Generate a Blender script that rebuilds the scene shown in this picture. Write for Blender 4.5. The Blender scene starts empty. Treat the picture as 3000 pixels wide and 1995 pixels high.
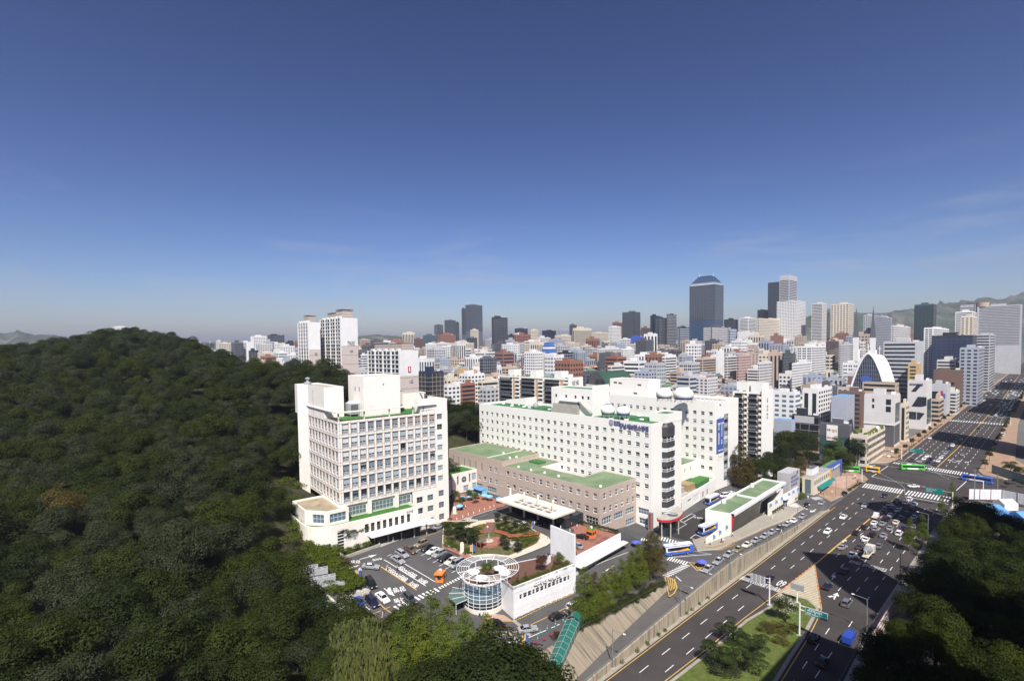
import bpy,bmesh,math,random
import numpy as np
from mathutils import Vector,Matrix
from mathutils.geometry import tessellate_polygon
R=math.radians
scn=bpy.context.scene
COL=scn.collection
rng=random.Random(7)
# --- camera
CF,PITCH,ROLL,CH,AZ,HZ=1480.0,R(2.5),R(0.7),62.0,R(47),1013.0
CX,CY=1500.0,HZ+CF*math.tan(PITCH)
_fw0=np.array([math.cos(AZ),math.sin(AZ),0]);_rt0=np.array([math.sin(AZ),-math.cos(AZ),0]);_up0=np.array([0,0,1.0])
_fw=_fw0*math.cos(PITCH)-_up0*math.sin(PITCH);_up=_up0*math.cos(PITCH)+_fw0*math.sin(PITCH)
_R=_rt0*math.cos(ROLL)-_up*math.sin(ROLL);_U=_up*math.cos(ROLL)+_rt0*math.sin(ROLL)
EYE=np.array([0,0,CH])
cam=bpy.data.cameras.new('camera');camo=bpy.data.objects.new('camera',cam);COL.objects.link(camo)
camo.matrix_world=Matrix(((_R[0],_U[0],-_fw[0],0),(_R[1],_U[1],-_fw[1],0),(_R[2],_U[2],-_fw[2],CH),(0,0,0,1)))
cam.sensor_width=36;cam.lens=36*CF/3000;cam.shift_y=(CY-997.5)/3000
cam.clip_start=0.5;cam.clip_end=60000
scn.camera=camo
# --- sky, sun, exposure
SUN_AZ,SUN_EL=R(48.9+180),R(50)
world=bpy.data.worlds.new('World');scn.world=world;world.use_nodes=True
wn,wl=world.node_tree.nodes,world.node_tree.links
bg=wn['Background'];sky=wn.new('ShaderNodeTexSky');sky.sky_type='NISHITA';sky.sun_disc=False
sky.sun_elevation=SUN_EL;sky.sun_rotation=math.pi/2-SUN_AZ
sky.altitude=0;sky.air_density=1.0;sky.dust_density=0.7;sky.ozone_density=3.0
gam=wn.new('ShaderNodeGamma');gam.inputs['Gamma'].default_value=1.65
hsv=wn.new('ShaderNodeHueSaturation');hsv.inputs['Saturation'].default_value=1.0;hsv.inputs['Value'].default_value=0.37
wl.new(sky.outputs[0],gam.inputs[0]);wl.new(gam.outputs[0],hsv.inputs['Color'])
tc=wn.new('ShaderNodeTexCoord');mp=wn.new('ShaderNodeMapping');mp.inputs['Scale'].default_value=(1.2,1.2,9.0);mp.inputs['Rotation'].default_value=(0.12,0.05,0.3)
nz=wn.new('ShaderNodeTexNoise');nz.inputs['Scale'].default_value=2.2;nz.inputs['Detail'].default_value=7;nz.inputs['Roughness'].default_value=0.62;nz.inputs['Distortion'].default_value=0.5
cr=wn.new('ShaderNodeValToRGB');cr.color_ramp.elements[0].position=0.5;cr.color_ramp.elements[1].position=0.8
cr.color_ramp.elements[1].color=(0.85,0.85,0.85,1)
sep=wn.new('ShaderNodeSeparateXYZ');el=wn.new('ShaderNodeMapRange');el.inputs['From Min'].default_value=0.02;el.inputs['From Max'].default_value=0.30
el.inputs['To Min'].default_value=1;el.inputs['To Max'].default_value=0
mul=wn.new('ShaderNodeMath');mul.operation='MULTIPLY'
mix=wn.new('ShaderNodeMixRGB');mix.inputs['Color2'].default_value=(6.5,6.6,7.2,1)
wl.new(tc.outputs['Generated'],mp.inputs[0]);wl.new(mp.outputs[0],nz.inputs['Vector']);wl.new(nz.outputs[0],cr.inputs[0])
wl.new(tc.outputs['Generated'],sep.inputs[0]);wl.new(sep.outputs['Z'],el.inputs['Value'])
wl.new(cr.outputs[0],mul.inputs[0]);wl.new(el.outputs[0],mul.inputs[1]);wl.new(mul.outputs[0],mix.inputs['Fac'])
tint=wn.new('ShaderNodeMixRGB');tint.blend_type='MULTIPLY';tint.inputs['Fac'].default_value=1;tint.inputs['Color2'].default_value=(1.14,.96,1.05,1);wl.new(hsv.outputs[0],tint.inputs['Color1']);wl.new(tint.outputs[0],mix.inputs['Color1']);wl.new(mix.outputs[0],bg.inputs[0])
bg.inputs[1].default_value=0.055
sun=bpy.data.lights.new('sun','SUN');suno=bpy.data.objects.new('sun',sun);COL.objects.link(suno)
sun.energy=4.6;sun.angle=R(0.5);sun.color=(1.0,0.955,0.90)
SDIR=Vector((math.cos(SUN_AZ)*math.cos(SUN_EL),math.sin(SUN_AZ)*math.cos(SUN_EL),math.sin(SUN_EL)))
suno.rotation_euler=(-SDIR).to_track_quat('-Z','Y').to_euler();suno.location=(0,0,400)
scn.view_settings.view_transform='Standard';scn.view_settings.look='None'
scn.view_settings.gamma=1.0;scn.view_settings.exposure=0.62;scn.view_settings.use_curve_mapping=False
scn.cycles.max_bounces=4;scn.cycles.diffuse_bounces=2;scn.cycles.glossy_bounces=2;scn.cycles.transmission_bounces=2;scn.cycles.volume_bounces=0;scn.cycles.transparent_max_bounces=4
# --- surveying helpers: a direction seen from the roof, met with a known plane
def ray(px,py):return _fw*CF+_R*(px-CX)-_U*(py-CY)
def un(px,py,z=0.0):
 d=ray(px,py);t=(z-CH)/d[2];return(float(d[0]*t),float(d[1]*t))
def on_u(px,py,u):
 d=ray(px,py);t=u/d[0];return(float(u),float(d[1]*t),float(CH+d[2]*t))
def on_v(px,py,v):
 d=ray(px,py);t=v/d[1];return(float(d[0]*t),float(v),float(CH+d[2]*t))
def at_depth(px,py,D):
 d=ray(px,py);t=D/(d@_fw0);return(float(d[0]*t),float(d[1]*t),float(CH+d[2]*t))
def z_at(py,u,v,px=None):
 lo,hi=-60.0,900.0
 for _ in range(50):
  m=(lo+hi)/2;q=np.array([u,v,m])-EYE
  y=CY-CF*(q@_U)/(q@_fw)
  if y>py:lo=m
  else:hi=m
 return lo
def cam_uv(X,D):return(D*math.cos(AZ)+X*math.sin(AZ),D*math.sin(AZ)-X*math.cos(AZ))
def pix(u,v,z):
 q=np.array([u,v,z])-EYE;w=q@_fw
 return(CX+CF*(q@_R)/w,CY-CF*(q@_U)/w,w)
# --- materials
def _nt(name):
 m=bpy.data.materials.new(name);m.use_nodes=True;return m,m.node_tree.nodes,m.node_tree.links
def M(name,col,rough=0.8,var=0.12,scale=0.6,metal=0.0,spec=0.3,streak=0.0,streak_y=1.0,bump=0.0,detail=5,stain=None,stain_scale=0.15,stain_amt=0.0):
 m,n,l=_nt(name);b=n['Principled BSDF']
 b.inputs['Roughness'].default_value=rough;b.inputs['Metallic'].default_value=metal;b.inputs['Specular IOR Level'].default_value=spec
 c4=(*col,1)
 if var<=0 and not stain:b.inputs['Base Color'].default_value=c4;return m
 t=n.new('ShaderNodeTexCoord');nz=n.new('ShaderNodeTexNoise');nz.inputs['Scale'].default_value=scale;nz.inputs['Detail'].default_value=detail
 mp=n.new('ShaderNodeMapping');mp.inputs['Scale'].default_value=(1,streak_y,1-0.93*streak)
 l.new(t.outputs['Object'],mp.inputs[0]);l.new(mp.outputs[0],nz.inputs['Vector'])
 r=n.new('ShaderNodeValToRGB');r.color_ramp.elements[0].position=0.3;r.color_ramp.elements[1].position=0.7
 r.color_ramp.elements[0].color=(*[c*(1-var)for c in col],1);r.color_ramp.elements[1].color=(*[min(1,c*(1+var))for c in col],1)
 l.new(nz.outputs[0],r.inputs[0]);out=r.outputs[0]
 if stain:
  n2=n.new('ShaderNodeTexNoise');n2.inputs['Scale'].default_value=stain_scale;n2.inputs['Detail'].default_value=6;n2.inputs['Roughness'].default_value=0.65
  l.new(mp.outputs[0],n2.inputs['Vector'])
  r2=n.new('ShaderNodeValToRGB');r2.color_ramp.elements[0].position=0.5;r2.color_ramp.elements[1].position=0.72
  r2.color_ramp.elements[1].color=(stain_amt,)*3+(1,)
  mx=n.new('ShaderNodeMixRGB');mx.inputs['Color2'].default_value=(*stain,1)
  l.new(n2.outputs[0],r2.inputs[0]);l.new(r2.outputs[0],mx.inputs['Fac']);l.new(out,mx.inputs['Color1']);out=mx.outputs[0]
 l.new(out,b.inputs['Base Color'])
 if bump:
  bp=n.new('ShaderNodeBump');bp.inputs['Strength'].default_value=bump;bp.inputs['Distance'].default_value=0.1
  l.new(nz.outputs[0],bp.inputs['Height']);l.new(bp.outputs[0],b.inputs['Normal'])
 return m
def leaf_mat(name,col,var=0.35,trans=0.25,hue=(1.25,1.1,0.6)):
 m,n,l=_nt(name);n.remove(n['Principled BSDF']);o=n['Material Output']
 g=n.new('ShaderNodeNewGeometry');oi=n.new('ShaderNodeObjectInfo')
 a=n.new('ShaderNodeMath');a.operation='MULTIPLY_ADD';a.inputs[1].default_value=0.55
 sc=n.new('ShaderNodeMath');sc.operation='MULTIPLY';sc.inputs[1].default_value=0.45
 l.new(oi.outputs['Random'],sc.inputs[0]);l.new(g.outputs['Random Per Island'],a.inputs[0]);l.new(sc.outputs[0],a.inputs[2])
 r=n.new('ShaderNodeValToRGB');e=r.color_ramp.elements
 e[0].color=(*[c*(1-var)for c in col],1);e[1].color=(*[c*h for c,h in zip(col,hue)],1);e[0].position=0.05
 md=e.new(0.5);md.color=(*col,1)
 l.new(a.outputs[0],r.inputs[0])
 d=n.new('ShaderNodeBsdfDiffuse');tr=n.new('ShaderNodeBsdfTranslucent');gl=n.new('ShaderNodeBsdfGlossy');gl.inputs['Roughness'].default_value=0.6
 gl.inputs['Color'].default_value=(0.8,0.85,0.8,1)
 mx=n.new('ShaderNodeMixShader');mx.inputs[0].default_value=trans;m2=n.new('ShaderNodeMixShader');m2.inputs[0].default_value=0.006
 l.new(r.outputs[0],d.inputs[0]);l.new(r.outputs[0],tr.inputs[0]);l.new(d.outputs[0],mx.inputs[1]);l.new(tr.outputs[0],mx.inputs[2])
 l.new(mx.outputs[0],m2.inputs[1]);l.new(gl.outputs[0],m2.inputs[2]);l.new(m2.outputs[0],o.inputs[0])
 return m
def glass(name,col=(0.025,0.032,0.04),rough=0.06,spec=0.55,var=0.0,scale=0.3):
 return M(name,col,rough=rough,var=var,scale=scale,spec=spec)
white_wall=M('white_wall_paint',(0.80,0.78,0.715),rough=0.75,var=0.035,scale=0.5,streak=0.9,stain=(0.55,0.52,0.44),stain_scale=0.5,stain_amt=0.10)
white_tile=M('white_stone_tile',(0.80,0.755,0.68),rough=0.6,var=0.05,scale=0.9,stain=(0.6,0.55,0.47),stain_scale=0.25,stain_amt=0.2)
white_panel=M('white_metal_panel',(0.80,0.80,0.80),rough=0.45,var=0.06,scale=0.45,streak=0.5,stain=(0.62,0.60,0.58),stain_scale=0.4,stain_amt=0.3)
frame_white=M('frame_white',(0.78,0.77,0.74),rough=0.5,var=0)
frame_grey=M('frame_grey',(0.30,0.31,0.32),rough=0.5,var=0)
frame_dark=M('frame_dark',(0.07,0.07,0.075),rough=0.5,var=0)
mullion_pink=M('mullion_joint',(0.36,0.29,0.25),rough=0.6,var=0.1)
brown_wall=M('tan_granite',(0.46,0.375,0.315),rough=0.75,var=0.08,scale=1.2,stain=(0.36,0.30,0.25),stain_scale=0.3,stain_amt=0.3)
pale_stone=M('pale_stone',(0.70,0.65,0.56),rough=0.75,var=0.07,scale=0.8,stain=(0.5,0.45,0.38),stain_scale=0.3,stain_amt=0.3)
green_roof=M('green_roof_paint',(0.145,0.215,0.115),rough=0.75,var=0.16,scale=0.16,stain=(0.30,0.33,0.20),stain_scale=0.12,stain_amt=0.7)
green_roof_dark=M('deep_green_roof',(0.055,0.17,0.065),rough=0.7,var=0.12,scale=0.3)
turf_green=M('turf_green',(0.05,0.16,0.03),rough=0.9,var=0.25,scale=1.5)
pane_dark=glass('pane_dark');pane_grey=glass('pane_grey',(0.13,0.16,0.18),0.15,0.5);pane_green=glass('pane_greenish',(0.12,0.17,0.17),0.1,0.5)
pane_blue=glass('pane_blue',(0.10,0.16,0.21),0.1,0.5)
blind=M('blind_white',(0.60,0.62,0.60),rough=0.5,var=0);blind_blue=M('blind_pale_blue',(0.34,0.41,0.43),rough=0.4,var=0);blind_grey=M('blind_grey',(0.26,0.29,0.30),rough=0.4,var=0)
blind_tan=M('blind_tan',(0.33,0.28,0.25),rough=0.6,var=0);blind_slate=M('blind_slate',(0.19,0.215,0.25),rough=0.4,var=0)
concrete=M('concrete',(0.40,0.37,0.32),rough=0.9,var=0.12,scale=0.7)
wall_conc=M('stained_concrete',(0.36,0.305,0.225),rough=0.9,var=0.2,scale=2.2,streak=0.97,stain=(0.07,0.06,0.042),stain_scale=1.0,stain_amt=0.9,bump=0.3)
batter_conc=M('stained_batter',(0.25,0.21,0.155),rough=0.9,var=0.22,scale=2.0,streak=1.0,streak_y=0.05,stain=(0.055,0.048,0.034),stain_scale=0.9,stain_amt=0.9,bump=0.2)
kerb_mat=M('kerb_granite',(0.46,0.41,0.36),rough=0.85,var=0.1,scale=1.5)
asphalt=M('asphalt_road',(0.058,0.051,0.049),rough=0.92,var=0.14,scale=0.14,spec=0.15,stain=(0.085,0.077,0.072),stain_scale=0.05,stain_amt=0.7)
asphalt_lot=M('asphalt_lot',(0.088,0.084,0.084),rough=0.92,var=0.12,scale=0.2,spec=0.15,stain=(0.10,0.094,0.09),stain_scale=0.07,stain_amt=0.8)
asphalt_new=M('asphalt_new',(0.045,0.042,0.042),rough=0.92,var=0.12,scale=0.25,spec=0.15)
asphalt_taxi=M('asphalt_taxi',(0.105,0.098,0.092),rough=0.92,var=0.12,scale=0.2,spec=0.15,stain=(0.13,0.122,0.11),stain_scale=0.07,stain_amt=0.7)
paint_white=M('paint_white',(0.74,0.73,0.70),rough=0.7,var=0.12,scale=1.2)
paint_yellow=M('paint_yellow',(0.56,0.36,0.09),rough=0.7,var=0.12,scale=1.2)
paint_cream=M('paint_cream',(0.55,0.45,0.29),rough=0.8,var=0.15,scale=1.5)
paint_blue=M('paint_blue',(0.30,0.44,0.62),rough=0.7,var=0.1)
brick_red=M('brick_paving',(0.31,0.135,0.095),rough=0.9,var=0.18,scale=1.6,stain=(0.25,0.13,0.10),stain_scale=0.2,stain_amt=0.5)
brick_dark=M('brick_paving_dark',(0.20,0.095,0.075),rough=0.9,var=0.18,scale=1.6)
deck_brown=M('timber_deck',(0.135,0.068,0.048),rough=0.8,var=0.18,scale=1.5)
path_beige=M('path_beige',(0.55,0.48,0.38),rough=0.9,var=0.08,scale=0.5)
pave_grey=M('pavement_slabs',(0.31,0.285,0.235),rough=0.9,var=0.12,scale=0.7)
pave_pink=M('pavement_pink',(0.42,0.28,0.21),rough=0.9,var=0.12,scale=0.5)
pave_brown=M('pavement_brown',(0.33,0.22,0.145),rough=0.9,var=0.15,scale=0.4)
lawn_mat=M('lawn',(0.085,0.115,0.022),rough=0.95,var=0.3,scale=0.9,stain=(0.13,0.11,0.04),stain_scale=0.25,stain_amt=0.6)
soil=M('forest_soil',(0.035,0.035,0.015),rough=1,var=0.4,scale=0.3)
city_floor=M('city_ground',(0.13,0.12,0.11),rough=0.95,var=0.25,scale=0.02)
metal_grey=M('metal_grey',(0.42,0.43,0.44),rough=0.45,var=0.05,metal=0.3)
metal_white=M('metal_white',(0.76,0.76,0.75),rough=0.4,var=0)
metal_dark=M('metal_dark',(0.10,0.105,0.11),rough=0.5,var=0.05)
pole_grey=M('pole_galvanised',(0.25,0.26,0.26),rough=0.5,var=0.08,metal=0.3)
black_panel=M('black_panel',(0.055,0.052,0.055),rough=0.45,var=0.08)
orange_paint=M('orange_paint',(0.75,0.22,0.045),rough=0.5,var=0.05)
red_paint=M('red_paint',(0.45,0.03,0.04),rough=0.5,var=0)
sign_green=M('sign_green',(0.0,0.20,0.185),rough=0.4,var=0)
sign_blue=M('sign_blue',(0.06,0.11,0.36),rough=0.5,var=0.05)
navy=M('navy',(0.045,0.055,0.16),rough=0.5,var=0)
letter_navy=M('letter_navy',(0.10,0.10,0.22),rough=0.5,var=0)
letter_grey=M('letter_grey',(0.35,0.33,0.33),rough=0.5,var=0)
letter_white=M('letter_white',(0.82,0.82,0.80),rough=0.5,var=0)
umbrella_blue=M('umbrella_blue',(0.10,0.13,0.50),rough=0.7,var=0.05)
cloth_white=M('cloth_white',(0.80,0.78,0.74),rough=0.8,var=0.03)
cloth_aqua=M('cloth_aqua',(0.20,0.50,0.72),rough=0.8,var=0.05)
rock=M('rock',(0.38,0.35,0.31),rough=0.95,var=0.25,scale=1.2)
timber=M('timber_red',(0.30,0.105,0.05),rough=0.75,var=0.15,scale=2)
bark=M('bark',(0.10,0.075,0.055),rough=0.95,var=0.3,scale=2)
tarp_blue=M('tarp_blue',(0.12,0.30,0.62),rough=0.55,var=0.08,scale=0.8)
# --- mesh builder
class MB:
 def __init__(s):s.v=[];s.f=[];s.m=[];s.mats=[]
 def mi(s,mat):
  if mat not in s.mats:s.mats.append(mat)
  return s.mats.index(mat)
 def face(s,pts,mat):
  i=len(s.v);s.v+=[tuple(map(float,p))for p in pts];s.f.append(tuple(range(i,i+len(pts))));s.m.append(s.mi(mat))
 def box(s,x0,x1,y0,y1,z0,z1,mat,top=None,bottom=True):
  i=len(s.v);k=s.mi(mat);kt=s.mi(top or mat)
  s.v+=[(x0,y0,z0),(x1,y0,z0),(x1,y1,z0),(x0,y1,z0),(x0,y0,z1),(x1,y0,z1),(x1,y1,z1),(x0,y1,z1)]
  q=[(0,1,5,4),(1,2,6,5),(2,3,7,6),(3,0,4,7)]
  s.f+=[tuple(i+a for a in f)for f in q];s.m+=[k]*4
  s.f.append((i+4,i+5,i+6,i+7));s.m.append(kt)
  if bottom:s.f.append((i+3,i+2,i+1,i));s.m.append(k)
 def obox(s,c,d,L,W,z0,z1,mat,top=None):
  """box on a base line: c start (x,y), unit direction d, length L along d, W to the left of d"""
  n=(-d[1],d[0]);p=[(c[0],c[1]),(c[0]+d[0]*L,c[1]+d[1]*L)]
  p+=[(p[1][0]+n[0]*W,p[1][1]+n[1]*W),(p[0][0]+n[0]*W,p[0][1]+n[1]*W)]
  s.prism(p,z0,z1,mat,top)
 def prism(s,poly,z0,z1,mat,top=None,bottom=False):
  a=sum(poly[i][0]*poly[(i+1)%len(poly)][1]-poly[(i+1)%len(poly)][0]*poly[i][1]for i in range(len(poly)))
  if a<0:poly=poly[::-1]
  n=len(poly);z0s=z0 if isinstance(z0,(list,tuple))else[z0]*n;z1s=z1 if isinstance(z1,(list,tuple))else[z1]*n
  i=len(s.v);k=s.mi(mat)
  s.v+=[(p[0],p[1],z)for p,z in zip(poly,z0s)]+[(p[0],p[1],z)for p,z in zip(poly,z1s)]
  for j in range(n):s.f.append((i+j,i+(j+1)%n,i+n+(j+1)%n,i+n+j));s.m.append(k)
  s.f.append(tuple(i+n+j for j in range(n)));s.m.append(s.mi(top or mat))
  if bottom:s.f.append(tuple(i+n-1-j for j in range(n)));s.m.append(k)
 def tube(s,a,b,r,mat,n=6,r2=None,cap=True):
  a,b=Vector(a),Vector(b);d=(b-a)
  if d.length<1e-6:return
  d.normalize();x=d.orthogonal().normalized();y=d.cross(x);r2=r if r2 is None else r2
  i=len(s.v);k=s.mi(mat)
  for p,rr in((a,r),(b,r2)):
   for j in range(n):
    t=2*math.pi*j/n;s.v.append(tuple(p+x*math.cos(t)*rr+y*math.sin(t)*rr))
  for j in range(n):s.f.append((i+j,i+(j+1)%n,i+n+(j+1)%n,i+n+j));s.m.append(k)
  if cap:
   s.f.append(tuple(i+n+j for j in range(n)));s.m.append(k);s.f.append(tuple(i+n-1-j for j in range(n)));s.m.append(k)
 def path(s,pts,r,mat,n=5):
  for p,q in zip(pts,pts[1:]):s.tube(p,q,r,mat,n)
 def lathe(s,c,prof,mat,n=20,a0=0.0,a1=2*math.pi,mats=None):
  i=len(s.v);full=abs(a1-a0)>6.28;m=n if full else n+1
  for r,z in prof:
   for j in range(m):
    t=a0+(a1-a0)*j/n;s.v.append((c[0]+r*math.cos(t),c[1]+r*math.sin(t),c[2]+z))
  for q in range(len(prof)-1):
   k=s.mi(mats[q]if mats else mat)
   for j in range(n):
    j2=(j+1)%m;s.f.append((i+q*m+j,i+q*m+j2,i+(q+1)*m+j2,i+(q+1)*m+j));s.m.append(k)
 def blob(s,c,r,mat,sub=1,seed=0,jit=0.2,sq=(1,1,1)):
  bm=bmesh.new();bmesh.ops.create_icosphere(bm,subdivisions=sub,radius=1.0);q=random.Random(seed);i=len(s.v);k=s.mi(mat)
  for v in bm.verts:
   f=r*(1+q.uniform(-jit,jit));s.v.append((c[0]+v.co.x*f*sq[0],c[1]+v.co.y*f*sq[1],c[2]+v.co.z*f*sq[2]))
  for f in bm.faces:s.f.append(tuple(i+v.index for v in f.verts));s.m.append(k)
  bm.free()
 def mesh(s,name,smooth=False):
  me=bpy.data.meshes.new(name);me.from_pydata(s.v,[],s.f)
  for m in s.mats:me.materials.append(m)
  me.polygons.foreach_set('material_index',s.m)
  if smooth:me.polygons.foreach_set('use_smooth',[True]*len(s.f))
  me.update();return me
 def build(s,name,parent=None,loc=(0,0,0),rz=0.0,smooth=False,**props):
  return put(name,s.mesh(name,smooth),parent,loc,rz,**props)
def put(name,me,parent=None,loc=(0,0,0),rz=0.0,**props):
 o=bpy.data.objects.new(name,me);COL.objects.link(o);o.location=loc;o.rotation_euler=(0,0,rz)
 if parent is not None:o.parent=parent
 for k,v in props.items():
  if v:o[k]=v
 return o
def thing(name,label,category,loc=(0,0,0),rz=0.0,group=None):
 return put(name,None,None,loc,rz,label=label,category=category,group=group)
def copy_tree(o,parent=None):
 c=o.copy();COL.objects.link(c)
 if parent is not None:c.parent=parent
 for ch in o.children:copy_tree(ch,c)
 return c
def set_mat(o,mat,slot=0):
 o.material_slots[slot].link='OBJECT';o.material_slots[slot].material=mat
_TXT={}
def text_mesh(s,size,mat,depth=0.0,align='LEFT',bold=0.0,sx=1.0):
 cu=bpy.data.curves.new('lettering','FONT');cu.body=s;cu.size=size;cu.extrude=depth;cu.align_x=align;cu.offset=bold;cu.resolution_u=2
 ob=bpy.data.objects.new('lettering',cu);COL.objects.link(ob)
 me=bpy.data.meshes.new_from_object(ob.evaluated_get(bpy.context.evaluated_depsgraph_get()))
 bpy.data.objects.remove(ob);bpy.data.curves.remove(cu)
 me.materials.clear();me.materials.append(mat)
 if sx!=1.0:me.transform(Matrix.Diagonal((sx,1,1,1)))
 return me
def wall_text(parent,s,p0,d,z,size,mat,depth=0.06,out=0.08,bold=0.0,sx=1.0,name='lettering',align='LEFT'):
 """upright lettering on a facade; p0 (u,v) start, d left-to-right direction"""
 me=text_mesh(s,size,mat,depth,align,bold,sx);n=(d[1],-d[0])
 o=put(name,me,parent);o.rotation_euler=(math.pi/2,0,math.atan2(d[1],d[0]))
 o.location=(p0[0]+n[0]*out,p0[1]+n[1]*out,z);return o
# --- terrain heights
RZ=-9.0
_site=[(985,1615,2.5),(1110,1590,2.0),(1200,1560,1.3),(1270,1525,.8),(1000,1645,2.0),(960,1700,1.2),(1040,1650,1.6),(1120,1650,.8),(1200,1610,.8),(1280,1555,.5),
(1300,1520,.5),(1420,1480,.2),(1350,1470,.4),(1540,1500,0),(1600,1530,0),(1700,1570,0),(1640,1545,0),(1060,1740,-1.2),(1000,1790,-1.6),(960,1800,-1.5),(930,1850,-2),
(1130,1720,-1),(1200,1680,-.8),(1250,1645,-.3),(1320,1670,-1.3),(1160,1790,-2.8),(1250,1740,-2.5),(1330,1700,-2.4),(1100,1850,-3.2),(1200,1850,-3.6),(1350,1790,-4.4),
(1290,1850,-4.2),(1400,1800,-4.9),(1510,1815,-5),(1600,1850,-5.2),(1680,1740,-5),(1760,1680,-5),(1830,1640,-5),(1911,1553,-4.8),(1980,1560,-4.8),(2080,1600,-5),(1990,1640,-4.9),
(2150,1575,-5.2),(2068,1540,-4.9),(2130,1470,-4.6),(2160,1410,-4.6),(2290,1495,-6.8),(2240,1530,-6.2),(2330,1500,-7.6),(2380,1470,-8.4),(2430,1463,-8.9),
(1690,1860,-5),(1832,1785,-5),(1950,1716,-4.8),(1100,1990,-3.5),(1400,1950,-4.8)]
TAXI=[(100,-5.1),(118,-5.2),(135,-4.6),(150,-4.0),(165,-4.8),(176,-5.6),(190,-6.5),(203,-7.3),(220,-8.2),(237,-8.9),(262,-9.05)]
def taxi_z(u):return float(np.interp(u,[a for a,b in TAXI],[b for a,b in TAXI]))
_hill=[(440,980,330,9),(440,1200,185,9),(440,1500,115,9),(440,1900,72,9),(0,1045,270,9),(0,1300,160,9),(0,1600,105,9),(0,1900,76,9),(200,1010,300,9),(200,1250,170,9),(200,1600,108,9),(200,1900,74,9),
(650,1040,300,9),(650,1250,175,9),(650,1500,125,9),(650,1900,78,9),(850,1085,235,9),(850,1300,190,9),(850,1430,165,3),(700,1700,100,9),(860,1900,82,9),(1009,1103,235,9),(1340,1190,270,11),(1345,1292,246,0.5)]
_cp=[(*un(x,y,z),z)for x,y,z in _site]+[(u,65.5,z)for u,z in TAXI[1:]]+[(u,70.5,z)for u,z in TAXI[2:]]
for x,y,D,h in _hill:
 p=at_depth(x,y,D);_cp.append((p[0],p[1],p[2]-h))
for x,D,z in((440,480,0),(440,600,-9),(0,420,6),(0,560,-9),(850,345,2),(850,450,-9),(1009,330,-3),(1340,330,2),(1340,390,-9),(-400,300,45),(-400,150,25),(-300,90,15)):
 _cp.append((*cam_uv((x-1500)/CF*D,D),z))
_cp+=[(*un(1316,1452,.3),.3),(*un(1397,1430,.3),.2),(134,186,.2),(145,196,.6),(138,200,.6),(150,192,2),(136,165,.1),(136,140,0),(136,120,0),(140,192,2)]+[(330,150,-9.5),(330,250,-9.5),(330,330,-9.5),(280,400,-9.5),(200,480,-9.5),(110,560,-9.5),(300,90,-9.2),(262,110,-7),(262,160,-6),(255,200,-2),(175,160,0),(180,130,0),(158,200,12),(330,100,-9.3),(330,200,-9.5)]
_C=np.array(_cp);_c2=10.0**2
def _phi(a,b):return np.sqrt((a[:,None,0]-b[None,:,0])**2+(a[:,None,1]-b[None,:,1])**2+_c2)
_W=np.linalg.solve(_phi(_C,_C)+np.eye(len(_C))*-0.6,_C[:,2]-_C[:,2].mean())
def S_arr(uv):return _phi(uv,_C)@_W+_C[:,2].mean()
def S(u,v):return float(S_arr(np.array([[u,v]]))[0])
def at(px,py,dz=0.0):
 z=0.0
 for _ in range(14):
  u,v=un(px,py,z);z+=0.7*(S(u,v)+dz-z)
 return(u,v)
W1=[(60,75.2),(88.2,73.7),(105.8,72.4),(124.3,71.6)]
def w1v(u):return float(np.interp(u,[a for a,b in W1],[b for a,b in W1]))
_gu=np.arange(-125,338,2.5);_gv=np.concatenate([[64.75],np.arange(66.2,625,2.5)])
_UU,_VV=np.meshgrid(_gu,_gv,indexing='ij');_ZZ=S_arr(np.stack([_UU.ravel(),_VV.ravel()],1)).reshape(_UU.shape)
_hillz=_ZZ.copy()
for i,u in enumerate(_gu):
 for j,v in enumerate(_gv):
  if u<125 and v<w1v(u)-0.1:_ZZ[i,j]=RZ-1.2
_ZZ[-1,:]=_ZZ[:,-1]=RZ-.6;_ZZ=np.maximum(_ZZ,RZ-1.2)
_edge=[un(x,y,z)for x,y,z in[(1560,1995,-5)]]+[(60,74)]+[at(x,y)for x,y in[(905,1860),(935,1805),(925,1745),(962,1690),(1030,1668),(962,1645),(1000,1628),(1080,1602),(1265,1530),(1290,1450)]]+[un(1316,1446,.3),un(1397,1424,.3),(150,186),(158,188),(262,188),(262,66),(262,60),(100,60)]
def inpoly(x,y,P):
 c=False;n=len(P)
 for i in range(n):
  a,b=P[i],P[(i+1)%n]
  if(a[1]>y)!=(b[1]>y)and x<(b[0]-a[0])*(y-a[1])/(b[1]-a[1])+a[0]:c=not c
 return c
def grid_mesh(name,keep,mat):
 idx={};vs=[];fs=[]
 def vid(i,j):
  if(i,j)not in idx:idx[(i,j)]=len(vs);vs.append((_UU[i,j],_VV[i,j],_ZZ[i,j]))
  return idx[(i,j)]
 for i in range(len(_gu)-1):
  for j in range(len(_gv)-1):
   if keep(_UU[i,j]+1.2,_VV[i,j]+1.2):fs.append((vid(i,j),vid(i+1,j),vid(i+1,j+1),vid(i,j+1)))
 me=bpy.data.meshes.new(name);me.from_pydata(vs,[],fs);me.materials.append(mat);me.polygons.foreach_set('use_smooth',[True]*len(fs));me.update()
 return put(name,me,kind='structure')
_inside={}
def _is_lot(u,v):
 k=(round(u,2),round(v,2))
 if k not in _inside:_inside[k]=inpoly(u,v,_edge)
 return _inside[k]
lot=grid_mesh('hospital_forecourt',_is_lot,asphalt_lot)
hillside=grid_mesh('wooded_hillside',lambda u,v:not _is_lot(u,v),soil)
mb=MB();mb.face([(-9000,-9000,RZ-.35),(16000,-9000,RZ-.35),(16000,16000,RZ-.35),(-9000,16000,RZ-.35)],city_floor)
ground=mb.build('ground',kind='structure')
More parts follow.
